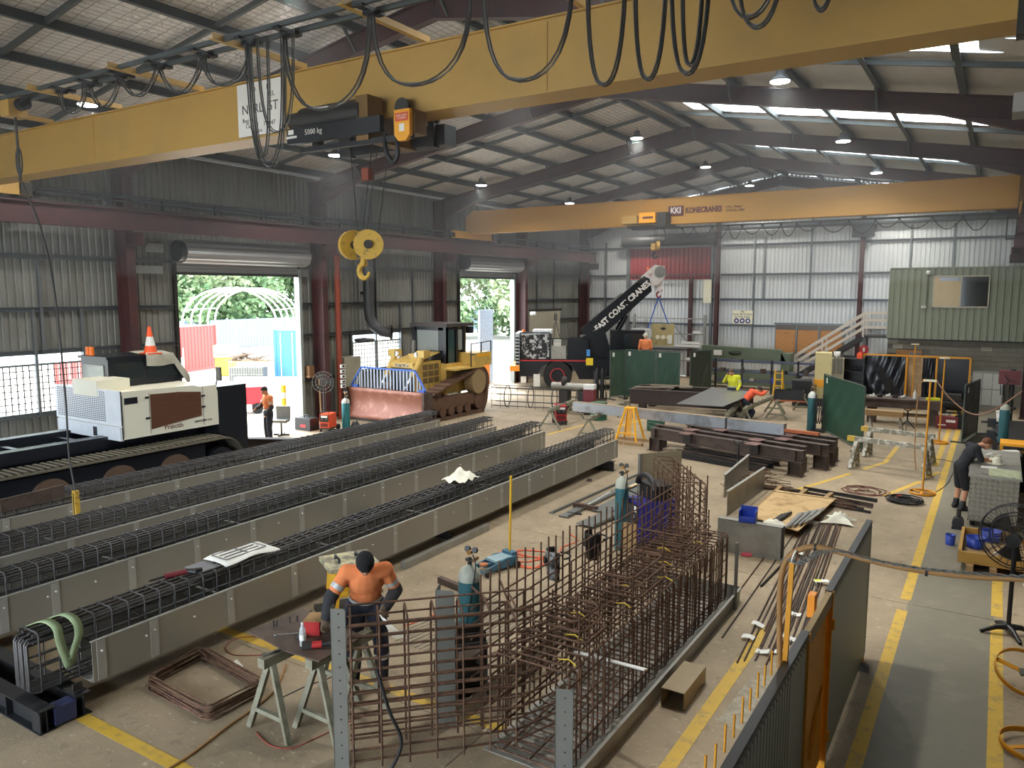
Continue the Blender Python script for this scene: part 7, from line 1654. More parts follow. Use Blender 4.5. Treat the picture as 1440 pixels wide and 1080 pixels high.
MB().bb(-.25, .25, -.42, .42, .12, 2.15).build('cabinet', mat('switchboard_cream', (168, 164, 144), .5), o); MB().bb(.25, .262, -.38, .38, .2, 2.1).build('cabinet_door', mat('switchboard_cream', (168, 164, 144)), o); MB().bb(-.25, .25, -.42, .42, 0, .12).build('plinth', M_steel, o); MB().bb(.262, .28, .3, .34, 1.1, 1.25).build('handle', M_black, o)
for z in (1.9, 1.72, 1.54, 1.36, 1.2): oo = MB().bb(-19.42, -19.36, 19.55, 19.75, z - .06, z + .06).build('wall_socket', M_white); tag(oo, 'small white power socket on the wall column', 'socket', 'sockets on the wall column'); MB().bb(-19.36, -19.355, 19.6, 19.7, z - .03, z + .03).build('socket_face', M_black, oo)
fn = thing('pedestal_fan', 'grey pedestal fan against the wall beside the roller door', 'fan', (-19.0, 18.35, 0), .6)
MB().cyl((0, 0, .05), (0, 0, 1.35), .03, n=10).build('pole', M_steel, fn); MB().lathe([(.26, 0), (.25, .03), (.05, .07)], 16).build('base', M_steel, fn)
for rr_ in (.36, .25, .13): MB().tube([Vector((rr_ * math.cos(a), -.1, 1.5 + rr_ * math.sin(a))) for a in [2 * PI * i / 24 for i in range(24)]], .008, 5, True).build('guard_ring', M_cablel, fn)
for k in range(16): q = 2 * PI * k / 16; MB().cyl((.03 * math.cos(q), -.1, 1.5 + .03 * math.sin(q)), (.36 * math.cos(q), -.1, 1.5 + .36 * math.sin(q)), .004, n=4).build('guard_wire', M_cablel, fn)
for k in range(3): a0 = k * 2.1; MB().grid(4, 3, lambda u_, v: ((.05 + .27 * u_) * math.cos(a0 + (v - .5) * .9), -.05 + .04 * (v - .5), 1.5 + (.05 + .27 * u_) * math.sin(a0 + (v - .5) * .9))).build('blade', M_steel, fn)
MB().cyl((0, 0, 1.5), (0, .2, 1.5), .1, n=12).build('motor', M_steel, fn)
gas_cylinder('teal gas cylinder in front of the rusty bulldozer blade', G(487, 604), 1.05, .13, mat('bright_teal', (40, 126, 134), .4), mat('pale_shoulder', (210, 212, 204)))
w = welder_cart('orange fronted welding machine beside the teal cylinder at the wall', G(462, 606), .3, mat('welder_orange', (226, 84, 48), .5), .75)
o = thing('tool_case', 'black and red tool box on the floor beside the orange welding machine', 'tool box', G(432, 604)); MB().bb(-.35, .35, -.2, .2, 0, .4).build('case', M_black, o); MB().bb(-.1, .15, -.205, -.2, .1, .2).build('badge', M_red, o); MB().tube([(-.12, 0, .4), (-.1, 0, .48), (.1, 0, .48), (.12, 0, .4)], .02, 6).build('handle', M_black, o)
rag_obj('black_bag', 'black bag slumped on the cage beside the teal cylinder', 500, 604, .6, .5, .34, .0, M_black, 9)
o = MB().ibeam(G(322, 628, .32), G(442, 630, .32), .5, .25, .02, .014).build('mill_beam', mat('dark_mill', (70, 58, 54))); tag(o, 'dark deep steel beam lying in front of the man at the roller door', 'beam')
for s_ in (.15, .85): q = G(322, 628).lerp(G(442, 630), s_); oo = MB().bb(q.x - .12, q.x + .12, q.y - .3, q.y + .3, 0, .07).build('packer', M_timber); tag(oo, 'timber packer under the dark deep beam', 'timber', 'packers under the deep beam')
o = thing('office_chair', 'grey seat standing beside the man at the roller door', 'chair', G(396, 612), .5); MB().bb(-.22, .22, -.2, .2, .42, .5).build('seat', M_cablel, o); MB().bb(-.22, .22, .18, .25, .5, .9).build('backrest', M_cablel, o); MB().cyl((0, 0, .04), (0, 0, .42), .03, n=8).build('post', M_black, o); MB().bb(-.25, .25, -.03, .03, 0, .05).bb(-.03, .03, -.25, .25, 0, .05).build('base', M_black, o)
o = thing('bollard', 'yellow and white bollard at the nearer roller door', 'bollard', (-20.75, 18.15, 0)); MB().cyl((0, 0, 0), (0, 0, .85), .09, n=14).cyl((0, 0, 1.05), (0, 0, 1.3), .09, n=14).build('post', mat('bollard_yellow', (236, 196, 50), .5), o); MB().cyl((0, 0, .85), (0, 0, 1.05), .091, n=14).build('white_band', M_white, o)
o = MB().bar((-19.7, 18.85, .3), (-19.9, 19.0, 1.5), .04, .04).build('wall_broom', M_timber); tag(o, 'timber handle leaning on the wall beside the grey fan', 'handle')
o = MB().bb(-20.25, -19.95, 18.62, 18.95, 1.55, 1.62).bb(-20.2, -20.0, 18.66, 18.9, 1.62, 1.95).build('wall_box', mat('wood_box', (130, 96, 66), .7)); tag(o, 'small timber box on the wall girt beside the roller door jamb', 'box')
# ================================================================ OFFICE AND BLOCK WALL
YO = 35.5
M_og = mat('office_green', (132, 138, 118), .45, .1, var=.05)
M_block = mat('concrete_block', (128, 124, 112), .85, var=.1, scale=3)
off = thing('mezzanine_office', 'green sheeted office over a concrete block wall', 'office', (0, 0, 0))
sheet('green_sheet', M_og, off, (1, 0, 0), (-3.9, YO, 0), XR - .05 + 3.9, 2.58, 5.42, (0, -1, 0), pitch=.24, d=.03)
sheet('green_sheet', M_og, off, (0, 1, 0), (-3.9, YO, 0), YE - .2 - YO, 2.58, 5.42, (-1, 0, 0), pitch=.24, d=.03)
MB().bb(-3.92, XR - .05, YO - .03, YE - .2, 5.42, 5.47).build('office_roof', M_og, off)
MB().bb(-3.9, XR - .05, YO + .05, YE - .2, 2.52, 2.58).build('office_floor', M_steel, off)
for x in (-3.9,): MB().bb(x - .03, x + .03, YO - .04, YO + .04, 2.56, 5.44).build('corner_trim', M_og, off)
wf = MB().bb(-2.34, -2.29, YO - .06, YO - .02, 3.86, 5.14).bb(-.43, -.38, YO - .06, YO - .02, 3.86, 5.14).bb(-2.34, -.38, YO - .06, YO - .02, 5.08, 5.14).bb(-2.34, -.38, YO - .06, YO - .02, 3.86, 3.92).bb(-1.39, -1.33, YO - .06, YO - .02, 3.9, 5.1).build('window_frame', mat('window_alu', (176, 172, 150), .4), off)
MB().bb(-2.29, -1.39, YO - .045, YO - .035, 3.92, 5.08).build('pane', mat('board_behind_pane', (186, 164, 118), .3), wf); MB().bb(-1.33, -.43, YO - .045, YO - .035, 3.92, 5.08).build('pane', mat('office_glass', (52, 54, 52), .08), wf)
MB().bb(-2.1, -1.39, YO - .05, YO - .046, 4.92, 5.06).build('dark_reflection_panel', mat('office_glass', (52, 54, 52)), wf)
MB().sphere((-2.52, YO - .1, 5.25), .09, 10, 8).build('round_lamp', M_white, off); MB().box((-2.62, YO - .12, 3.88), (.16, .1, .1), .4).build('camera', M_white, off); MB().cyl((-2.52, YO - .03, 3.9), (-2.52, YO - .03, 5.2), .01, n=5).build('conduit', M_cablel, off)
# block wall below, block by block
bw = MB().bb(-3.9, XR - .05, YO + .28, YO + .4, 0, 2.52).build('block_wall', mat('mortar', (104, 100, 92), .9)); tag(bw, 'concrete block wall under the green office', 'wall'); bw['kind'] = 'structure'
bm = [MB().bb(0, .385, 0, .05, 0, .185).mesh('block') for _ in range(3)]
for i, c in enumerate(((126, 122, 110), (120, 116, 104), (158, 154, 138))): bm[i].materials.append(mat('block_%s' % ('grey', 'brown', 'pale')[i], c, .85, var=.08))
random.seed(5)
for r_ in range(13):
    x = -3.9 + (.2 if r_ % 2 else 0)
    while x < XR - .44:
        if not (-3.62 < x + .2 < -2.45 and r_ < 11): inst('block', bm[2 if random.random() < .05 else (0 if random.random() < .6 else 1)], bw, (x, YO + .235, .005 + .195 * r_))
        x += .395
dd_ = MB().bb(-3.55, -2.6, YO + .20, YO + .27, 0, 2.1).build('door_4', mat('varnished_door', (150, 106, 56), .5), kind='structure'); MB().bb(-3.05, -2.65, YO + .18, YO + .2, 1.45, 2.0).build('pane', mat('grey_pane', (110, 112, 116), .3), dd_); MB().bb(-2.75, -2.68, YO + .16, YO + .2, 1.0, 1.05).build('door_handle', M_chrome, dd_)
o = MB()
ct_ = thing('white_cupboard', 'white tiled-front cupboard against the block wall', 'cupboard', (-.75, YO - .05, 0))
for i in range(3):
    for j in range(2): MB().bb(.02 + .34 * i, .33 + .34 * i, -.02, 0, .06 + .64 * j, .66 + .64 * j).build('door', mat('cupboard_white', (196, 196, 190), .5), ct_)
MB().bb(0, 1.06, 0, .25, 0, 1.38).build('carcass', mat('cupboard_edge', (150, 150, 146), .6), ct_)
# ---- stair to the office
st = thing('steel_stair', 'steel stair with pale handrails climbing to the green office', 'stair')
M_rail = mat('pale_rail', (222, 212, 198), .5)
YS = 37.2
A, B = Vector((-8.55, YS, .05)), Vector((-5.05, YS, 2.50))
for dy in (0, .95): MB().bar(A + Vector((0, dy, 0)), B + Vector((0, dy, 0)), .05, .24).build('stringer', M_steel, st)
for k in range(13): q = A.lerp(B, (k + .6) / 13.2); MB().bb(q.x - .13, q.x + .13, YS, YS + .95, q.z + .02, q.z + .055).build('tread', M_steel, st)
MB().bb(-5.05, -3.9, YS - .02, YS + 1.3, 2.48, 2.56).build('landing', M_steel, st)
for dy in (-.02, .97):
    for h in (.42, .74, 1.06): MB().bar(A + Vector((0, dy, h)), B + Vector((0, dy, h)), .045, .09).build('handrail', M_rail, st); MB().bar(B + Vector((0, dy, h + .0)), Vector((-3.92, YS + dy, 2.5 + h)), .045, .09).build('handrail', M_rail, st)
    for f in (.08, .52, 1.0): q = A.lerp(B, f) + Vector((0, dy, 0)); MB().bar(q, q + Vector((0, 0, 1.12)), .07, .07).build('baluster', M_rail, st)
for dy in (0, .95): MB().bar((-5.0, YS + dy, 0), (-5.0, YS + dy, 2.5), .09, .09).build('landing_post', mat('post_grey', (96, 98, 100), .5), st)
o = MB().cyl((-4.98, YS - .08, 1.95), (-4.98, YS - .06, 1.95), .2, n=16).build('round_sign', M_red); tag(o, 'small round red sign on the landing post', 'sign'); MB().bb(-5.02, -4.94, YS - .085, YS - .081, 1.86, 2.04).build('sign_mark', M_whitep, o)
# ---- safety sign on the end wall
sgn = MB().bb(-11.6, -10.58, YE - .14, YE - .12, 2.86, 3.54).build('safety_sign', mat('sign_cream', (232, 226, 200), .6)); tag(sgn, 'cream safety sign with three blue discs on the end wall', 'sign')
text('sign_lettering', 'PPE\nMUST BE WORN\nIN THIS AREA', .13, (-11.09, YE - .142, 3.34), MNEG, M_blackp, sgn, .002)
for x in (-11.38, -11.09, -10.8):
    d_ = MB().cyl((x, YE - .145, 3.02), (x, YE - .14, 3.02), .13, n=18).build('blue_disc', mat('sign_blue', (52, 62, 120), .5), sgn); MB().sphere((x, YE - .146, 3.02), .06, 8, 6, (1, .08, 1)).build('symbol', M_whitep, d_)
o = MB().bb(-13.15, -12.72, YE - .2, YE - .1, 3.9, 5.1).build('wall_panel', M_cream); tag(o, 'tall cream panel hung on the end wall beside the red curtain', 'panel')
o = MB().bb(-6.05, -5.1, YE - .5, YE - .3, 7.0, 7.55).bb(-5.95, -5.2, YE - .3, YE - .12, 7.3, 7.4).build('speaker_box', M_black); tag(o, 'black box mounted high on the end wall', 'box')
o = MB().cyl((-12.2, YE - .35, 7.7), (.9, YE - .35, 7.7), .14, n=14).build('wall_duct', M_purlin); tag(o, 'long dark duct running high along the end wall', 'duct')
# ---- yellow framed black curtains
yf = thing('curtain_frame', 'amber framed black welding curtains below the office', 'welding screen')
YC = 33.6
xa, xb = PY(1214, 520, YC).x, PY(1364, 520, YC).x; zt = PY(1290, 501, YC).z
for x in (xa, xa + (xb - xa) * .42, xa + (xb - xa) * .70, xb): MB().bar((x, YC, 0), (x, YC, zt), .06, .06).build('post', M_amber, yf)
MB().bar((xa, YC, zt), (xb, YC, zt), .06, .06).build('top_rail', M_amber, yf)
M_blkpl = mat('black_plastic', (26, 29, 36), .22, var=.1)
for x0, x1, tear in ((xa, xa + (xb - xa) * .42, 1), (xa + (xb - xa) * .56, xa + (xb - xa) * .70, 1), (xa + (xb - xa) * .70, xb, 0)):
    MB().grid(24, 14, lambda u_, v: (x0 + .04 + (x1 - x0 - .08) * u_, YC + .03 + .05 * math.sin(10 * u_ + 8 * v * tear) * (1 - v) * tear + .03 * math.sin(26 * u_ - 10 * v) * tear * u_, .15 + (zt - .2) * v)).build('black_curtain', M_blkpl, yf)
MB().bb(xa + (xb - xa) * .43, xa + (xb - xa) * .6, YC + .3, YC + .34, .1, zt - .05).build('ply_backing', mat('tan_board', (154, 124, 92), .7, rgb2=(190, 162, 124), fac2=.5, scale2=2), yf)
for x in (xa, xb): MB().bb(x - .03, x + .03, YC - .4, YC + .4, 0, .05).build('foot', M_amber, yf)
# ---- press brake, rack and other machines at the end wall
pb = thing('press_brake', 'long dull green plate press against the end wall', 'press', (-9.9, 35.95, 0))
M_pg = mat('press_green', (96, 108, 88), .5, var=.1)
MB().poly([(-2.1, .2, 1.2), (1.9, .2, 1.2), (1.55, .2, 1.85), (-2.1, .2, 1.95)], .4, (0, 1, 0)).build('top_beam', M_pg, pb); MB().bb(-2.2, 2.2, .1, .7, .15, .85).build('lower_beam', M_pg, pb)
for x in (-2.1, 1.8): MB().bb(x - .2, x + .2, .2, 1.0, 0, 1.7).build('side_frame', M_pg, pb)
MB().bb(-1.5, -1.1, .17, .2, 1.5, 1.75).build('badge', M_whitep, pb); MB().lathe([(.001, 0), (.3, 0), (.3, .02), (.001, .02)], 16, (-.5, .19, 1.65), Matrix.Rotation(PI / 2, 3, 'X') @ Matrix.Diagonal((1, .35, 1))).build('maker_plate', mat('press_plate', (60, 70, 58)), pb)
rk = thing('pipe_rack', 'blue-grey steel rack of horizontal rails with tools in front of the press', 'rack', (-9.6, 34.6, 0))
for z in (.55, .95, 1.42): MB().bb(-2.4, 3.4, -.05, .05, z - .05, z + .05).build('rail', mat('rack_blue', (72, 78, 100), .5), rk)
for x in (-2.3, -1.2, 0, 1.3, 2.4, 3.3): MB().bb(x - .04, x + .04, -.05, .05, 0, 1.5).build('upright', M_steel, rk)
for k in range(12): MB().box((-2.2 + .45 * k, -.1, .62 + .4 * (k % 2)), (.22, .14, .14 + .05 * (k % 3)), k).build('tool_block', [M_blue, M_steel, M_chrome, M_rust][k % 4], rk)
yl = thing('step_ladder', 'small yellow step ladder beside the pipe rack', 'ladder', (-7.85, 33.8, 0))
for s in (-.18, .18): MB().bar((s, 0, 0), (s * .8, .15, 1.15), .05, .05).bar((s, .5, 0), (s * .8, .2, 1.15), .04, .04).build('stile', mat('handle_yellow', (216, 170, 36)), yl)
for k in range(4): MB().bb(-.18, .18, .02 + .04 * k - .04, .08 + .04 * k, .2 + .27 * k, .23 + .27 * k).build('step', mat('handle_yellow', (216, 170, 36)), yl)
iw = thing('ironworker', 'tall beige and yellow ironworker machine beside the stair', 'machine', (PY(1158, 510, 32.5).x, 32.5, 0), .2)
MB().bb(-.3, .3, -.4, .4, .3, 2.1).build('body', mat('machine_beige', (206, 192, 140), .5), iw); MB().bb(-.32, .32, -.42, .42, .75, 1.05).build('yellow_band', mat('bright_yellow', (246, 170, 40)), iw); MB().bb(-.4, .4, -.5, .5, 0, .3).build('base', M_steel, iw); MB().bb(.3, .75, -.3, .3, .9, 1.9).build('gear_case', mat('machine_grey_beige', (150, 142, 116), .6), iw)
for k in range(3): MB().cyl((.4 + .12 * k, -.35, 1.3), (.4 + .12 * k, -.35, 2.0), .03, n=8).build('hose', M_cablel, iw)
sr = thing('tool_rack', 'black steel rack of tooling under the stair landing', 'rack', (-5.05, 33.4, 0))
MB().bb(-.75, .65, .1, .15, .0, 1.9).build('back', M_black, sr)
for z in (.5, .95, 1.35, 1.85): MB().bb(-.75, .65, -.3, .15, z - .03, z).build('shelf', M_black, sr)
for k in range(18): MB().cyl((-.65 + .07 * k, -.15, 1.36), (-.65 + .07 * k, -.15, 1.5 + .04 * (k % 3)), .025, n=6).build('tool_bit', M_steel, sr)
for x in (-.73, .63): MB().bb(x - .03, x + .03, -.3, .15, 0, 1.9).build('side_post', M_black, sr)
o = MB().lathe([(.10, 0), (.13, .24), (.135, .24), (.11, .01)], 14, (-5.45, 33.3, 1.852)).build('bucket', M_white); tag(o, 'white pail on top of the black tool rack', 'bucket')
o = MB().box((-4.6, 33.3, 1.953), (.2, .18, .2)).bb(-4.66, -4.54, 33.24, 33.36, 2.05, 2.1).build('red_box', mat('cone_orange', (240, 92, 44))); tag(o, 'small orange-red box on top of the black tool rack', 'box')
# shelving behind the mobile crane hook
sh_ = thing('cantilever_rack', 'grey rack of long pale sections against the end wall', 'rack', (-14.3, 38.6, 0))
for x in (-2.4, 1.5): MB().bb(x - .06, x + .06, .3, .42, 0, 3.3).build('upright', M_galv, sh_)
for z in (.9, 1.6, 2.3, 3.1): MB().bar((-2.5, .2, z), (1.6, .2, z), .1, .06).build('beam', M_galv, sh_)
MB().bar((-2.4, .3, .9), (-.2, .3, 2.9), .04, .04).bar((1.5, .3, .9), (-.3, .3, 2.9), .04, .04).build('brace', M_galv, sh_)
for k, z in enumerate((1.65, 1.8, .97, 2.35)): oo = MB().bar((-14.2 + .3 * k, 38.7, z + .06), (-12.9, 38.7, z + .06), .3, .12).build('rack_section', M_white); tag(oo, 'long white section lying on the grey rack', 'section', 'sections on the grey rack')
o = MB().bb(-20.1, -20.0, 33.4, 36.6, 2.0, 3.5).build('wall_board', mat('old_board', (170, 164, 146), .7)); tag(o, 'old pale board fixed to the wall behind the mobile crane', 'board')
MB().bb(-20.02, -19.98, 33.4, 36.8, 3.5, 3.6).build('board_shelf', M_steel, o)
o = MB().bb(-20.1, -19.95, 32.85, 33.25, .0, 2.3).build('cupboard', mat('salmon_panel', (150, 104, 92), .6)); tag(o, 'tall salmon panel beside the far roller door', 'panel')
o = MB().box((-19.3, 32.6, 3.45), (.26, .2, .16), .3).cyl((-19.3, 32.5, 3.42), (-19.2, 32.3, 3.40), .05, n=8).build('security_camera', M_white); tag(o, 'white camera on the column behind the mobile crane', 'camera')
sl_ = thing('chain_sling', 'chain sling hung from the wall behind the mobile crane', 'chain sling', (-19.6, 35.4, 0))
MB().lathe([(.05, -.06), (.14, -.03), (.14, .03), (.05, .06)], 14, (0, 0, 3.2), Matrix.Rotation(PI / 2, 3, 'Y') @ Matrix.Diagonal((1.5, 1, 1)), ring=True).build('ring', M_cablel, sl_)
for s in (-.9, -.3, .5): MB().cyl((.02, 0, 3.0), (.05, s, 1.9), .02, n=5).build('chain_leg', M_cablel, sl_)
# ================================================================ BLACK MOBILE CRANE
M_mk = mat('crane_black', (20, 22, 28), .25, var=.1)
mc = thing('mobile_crane', 'black pick and carry mobile crane with a lettered boom', 'mobile crane', (-17.06, 31.03, 0), math.radians(27))
mc.location = Vector((-17.06, 31.03, 0)) + Vector((-math.sin(math.radians(27)), math.cos(math.radians(27)), 0)) * 1.1
def C(x, z, y=-1.15): return (x, y, z)
MB().poly([C(-1.75, .62), C(-.95, .62), C(-.75, 1.05), C(-.3, 1.3), C(.35, 1.3), C(.75, 1.0), C(1.0, .5), C(5.2, .5), C(5.2, 1.15), C(4.3, 1.4), C(-1.75, 1.4)], 2.3, (0, 1, 0)).build('chassis', M_mk, mc)
MB().bb(-1.7, 1.3, -1.17, -1.14, 1.32, 1.38).build('red_stripe', M_red, mc)
for x in (0, 3.9):
    for y in (-.9, .9): MB().cyl((x, y - .25, .66), (x, y + .25, .66), .66, n=28).build('tyre', M_rubber, mc); MB().cyl((x, y - .27, .66), (x, y + .27, .66), .30, n=20).build('wheel_hub', M_mk, mc); MB().tube([Vector((x, y - .27 if y < 0 else y + .27, .66)) + Vector((.32 * math.cos(q), 0, .32 * math.sin(q))) for q in [i * PI / 10 for i in range(20)]], .025, 6, True).build('red_rim', M_red, mc)
MB().bb(-1.7, -.35, -1.1, 1.1, 1.42, 2.55).build('engine_cage', mat('scribbled_panel', (26, 28, 32), .5, rgb2=(196, 198, 200), fac2=.54, scale2=5, sharp=.02), mc)
for x in (-1.72, -.36): MB().bar(C(x, 1.4, -1.13), C(x, 2.62, -1.13), .06, .06).build('guard_rail', M_mk, mc)
MB().bar(C(-1.72, 2.62, -1.13), C(-.36, 2.62, -1.13), .06, .06).bar(C(1.0, 2.35, -1.13), C(-.36, 2.35, -1.13), .05, .05).build('guard_rail', M_mk, mc)
MB().bb(-1.95, -1.75, -1.1, 1.0, 1.0, 2.6).build('radiator', mat('radiator_pale', (190, 196, 200), .5), mc)
for k in range(9): MB().bb(-1.97, -1.94, -1.0, .9, 1.15 + .15 * k, 1.22 + .15 * k).build('louvre', M_mk, mc)
for k in range(9): MB().bb(-1.93, -1.77, -1.12, -1.10, 1.15 + .15 * k, 1.22 + .15 * k).build('louvre', M_mk, mc)
MB().bb(-2.2, -1.75, -1.2, 1.2, .85, 1.1).build('rear_bumper', mat('bumper_orange', (240, 150, 50), .5), mc)
MB().bb(-1.7, -1.45, -1.1, -.9, .3, .62).build('outrigger_pad', M_white, mc); MB().bb(-1.1, -.8, -1.2, -1.0, .15, .72).build('mud_flap', M_white, mc)
MB().cyl(C(-1.6, 2.6, -.6), C(-1.6, 2.75, -.6), .07, n=10).build('beacon', mat('beacon_orange', (246, 120, 30)), mc)
MB().bb(-1.2, -.3, -.5, .8, 2.55, 2.72).build('engine_lid', M_white, mc)
MB().bb(-.3, .38, -1.1, -.5, 1.42, 2.0).build('tool_locker', M_galv, mc); MB().bb(-.2, .15, -1.0, -.6, 2.0, 2.3).build('white_tank', M_white, mc)
MB().bb(.45, 1.4, -.9, .9, 1.4, 2.3).build('pump_housing', M_mk, mc); MB().bb(1.3, 1.62, -1.18, -1.15, 1.15, 1.48).build('yellow_placard', mat('placard_yellow', (236, 206, 40), .5), mc); MB().bb(1.32, 1.48, -.93, -.9, 1.55, 1.85).build('blue_decal', mat('decal_blue', (70, 150, 220), .5), mc)
MB().poly([C(.9, 2.3, -.45), C(1.1, 1.3, -.45), C(2.6, 1.3, -.45), C(2.1, 2.9, -.45)], .9, (0, 1, 0)).build('boom_tower', M_mk, mc)
MB().poly([C(1.02, 2.74, -.38), C(3.9, 5.2, -.38), C(4.15, 5.1, -.38), C(4.28, 4.52, -.38), C(2.05, 2.45, -.38), C(1.45, 1.95, -.38)], .76, (0, 1, 0)).build('boom', M_mk, mc)
bd_ = Vector((4.2 - 1.9, 0, 4.62 - 2.55)).normalized(); Mb = cols(bd_, (-bd_.z, 0, bd_.x), (0, -1, 0))
text('boom_lettering', 'EAST COAST CRANES', .36, (2.95, -.385, 3.83), Mb, M_whitep, mc, .004, bold=.014, sx=.92)
text('boom_decal', 'CRANES', .16, (1.62, -.385, 2.60), Mb, M_whitep, mc, .004)
for x, z in ((1.7, 3.35), (2.75, 4.25)): MB().box((x, -.1, z), (.45, .5, .1), M=Mb @ Matrix(((1, 0, 0), (0, 0, 1), (0, -1, 0)))).build('boom_pad', M_cablel, mc)
MB().box((1.25, -.39, 2.42), (.5, .06, .16)).build('lamp_bar', M_cablel, mc)
for y in (-.25, .2): MB().cyl((2.7, y, 2.6), (3.15, y, 3.4), .11, n=12).build('ram_barrel', M_mk, mc); MB().cyl((3.1, y, 3.3), (3.6, y, 4.1), .06, n=12).build('ram_rod', M_chrome, mc)
M_tip = mat('tip_white', (222, 218, 214), .5, rgb2=(150, 60, 54), fac2=.62, scale2=6)
MB().poly([C(3.8, 5.15, -.28), C(4.4, 5.72, -.28), C(4.85, 5.65, -.28), C(4.9, 5.2, -.28), C(4.6, 4.85, -.28), C(4.2, 4.66, -.28)], .56, (0, 1, 0)).build('boom_head', M_tip, mc)
MB().cyl((4.65, -.32, 5.4), (4.65, .32, 5.4), .26, n=18).build('head_sheave', M_cablel, mc); MB().cyl((4.1, -.1, 5.5), (4.1, -.1, 5.62), .06, n=8).build('beacon', mat('beacon_orange', (246, 120, 30)), mc)
MB().bb(4.45, 4.8, -.12, .12, 4.5, 5.1).build('hook_block', M_tip, mc); MB().tube([Vector((4.62 + .09 * math.cos(q), 0, 4.35 + .12 * math.sin(q))) for q in [PI / 2 + i * .35 for i in range(-1, 14)]], .035, 8).build('hook', M_red, mc)
MB().bb(2.4, 3.95, -1.15, -.1, 1.4, 2.75).build('cab', M_mk, mc); MB().bb(3.0, 3.85, -1.16, -1.15, 1.95, 2.6).build('cab_window', M_glass, mc); MB().bb(3.95, 3.97, -1.05, -.2, 1.9, 2.6).build('windscreen', M_glass, mc)
MB().box((3.1, -.6, 4.0), (.2, .12, .16)).build('mirror', M_mk, mc)
# blue slings and the hung control panel
ld = thing('hung_machine', 'beige machine panel hanging from the mobile crane in blue slings', 'machine', mc.location, mc.rotation_euler.z)
MB().bb(4.35, 5.35, -.25, .15, 2.0, 3.0).build('panel_box', mat('panel_beige', (176, 160, 112), .5, rgb2=(140, 126, 88), fac2=.6, scale2=4), ld); MB().bb(3.8, 4.35, -.2, .1, 2.4, 2.75).build('white_arm', M_white, ld); MB().bb(3.4, 4.2, -.15, .05, 2.7, 2.8).build('white_bracket', M_white, ld)
for k in range(3): MB().cyl((4.6 + .25 * k, -.27, 2.4), (4.6 + .25 * k, -.25, 2.4), .10, n=14).build('gauge', M_cream, ld)
MB().bb(5.05, 5.25, -.26, -.25, 2.1, 2.5).build('label_plate', M_white, ld); MB().lathe([(.001, -.26), (.12, -.26), (.12, -.25), (.001, -.25)], 14, (4.85, 0, 2.8), Matrix.Rotation(0, 3, 'X') @ Matrix(((1, 0, 0), (0, 0, 1), (0, .5, 0)))).build('maker_plate', M_steel, ld)
for xe, ze in ((4.15, 2.75), (5.1, 2.98)): o = MB().bar((4.62, -.02, 4.25), (xe, -.05, ze), .05, .02, upv=(0, 1, 0)).build('blue_sling', mat('sling_blue', (52, 92, 180), .7), ld)
# ================================================================ OUTSIDE THE ROLLER DOORS
M_yard = mat('yard_concrete', (160, 155, 142), .85, var=.12, scale=1.5)
g = MB().bb(-90, XL - .12, -30, 100, -.08, -.02).bb(XL - .12, 30, -30, YN - .12, -.08, -.02).build('ground', M_yard, kind='structure')
M_cr = mat('container_red', (190, 78, 72), .5, var=.08); M_cblue = mat('container_blue', (74, 132, 190), .5, var=.08)
def container(label, p, rz, L, m):
    t = thing('shipping_container', label, 'container', p, rz)
    n_ = int(L / .28)
    for y, s in ((-1.22, -1), (1.22, 1)):
        pr = []
        for i in range(n_): x = i * L / n_; w_ = L / n_; pr += [(x, 0), (x + .35 * w_, 0), (x + .5 * w_, .04), (x + .85 * w_, .04)]
        pr.append((L, 0)); vs = []
        for a, o_ in pr: vs += [(a, y - s * o_, .15), (a, y - s * o_, 2.5)]
        MB()._add(vs, [(2 * i, 2 * i + 2, 2 * i + 3, 2 * i + 1) for i in range(len(pr) - 1)]).build('corrugated_side', m, t)
    MB().bb(0, L, -1.22, 1.22, 2.5, 2.56).build('container_roof', m, t); MB().bb(0, L, -1.22, 1.22, 0, .15).build('bottom_frame', m, t)
    for x in (0, L):
        for y in (-1.2, 1.2): MB().bb(x - .06, x + .06, y - .06, y + .06, 0, 2.58).build('corner_post', m, t)
        for s in (-1, 1): MB().bb(x - .03, x + .03, .02 if s > 0 else -1.18, 1.18 if s > 0 else -.02, .15, 2.5).build('end_door', m, t)
        for y in (-.9, -.3, .3, .9): MB().cyl((x - .05, y, .2), (x - .05, y, 2.45), .025, n=6).cyl((x + .05, y, .2), (x + .05, y, 2.45), .025, n=6).build('lock_rod', M_white, t)
    return t
_rt2 = Vector((_rt.x, _rt.y, 0)).normalized()
container('faded red shipping container in the yard', (-40.4, 29.0, -.02), math.atan2(-.96, .27), 9.0, M_cr)
_c = G(388, 534) + _rt2 * 1.22
container('blue shipping container with white lock rods in the yard', (_c.x, _c.y, -.02), math.atan2(.846, -.533), 6.0, M_cblue)
o = thing('yard_machine', 'bright yellow machine standing in front of the red container', 'machine', (*G(319, 527)[:2], -.02), .56)
M_yy = mat('yard_yellow', (250, 212, 60), .5)
MB().bb(-.45, .45, -.4, .4, .05, 1.0).build('lower_body', M_yy, o); MB().bb(-.5, .55, -.45, .45, 1.0, 1.65).build('upper_body', mat('yard_pale_yellow', (244, 224, 140), .5), o); MB().bb(-.4, .4, -.46, -.45, 1.1, 1.2).build('dark_slot', M_cablel, o)
o = thing('mesh_crate', 'wire mesh crate heaped with scrap timber in the yard', 'crate', (*G(351, 537)[:2], -.02), .56); o.scale = (.62, .62, .85)
for k in range(14): MB().bar((-1.4 + .2 * k, -.6, .1), (-1.4 + .2 * k, -.6, 1.25), .03, .03).build('mesh_bar', M_galv, o)
for z in (.1, .5, .9, 1.25): MB().bar((-1.4, -.6, z), (1.3, -.6, z), .03, .03).build('mesh_bar', M_galv, o)
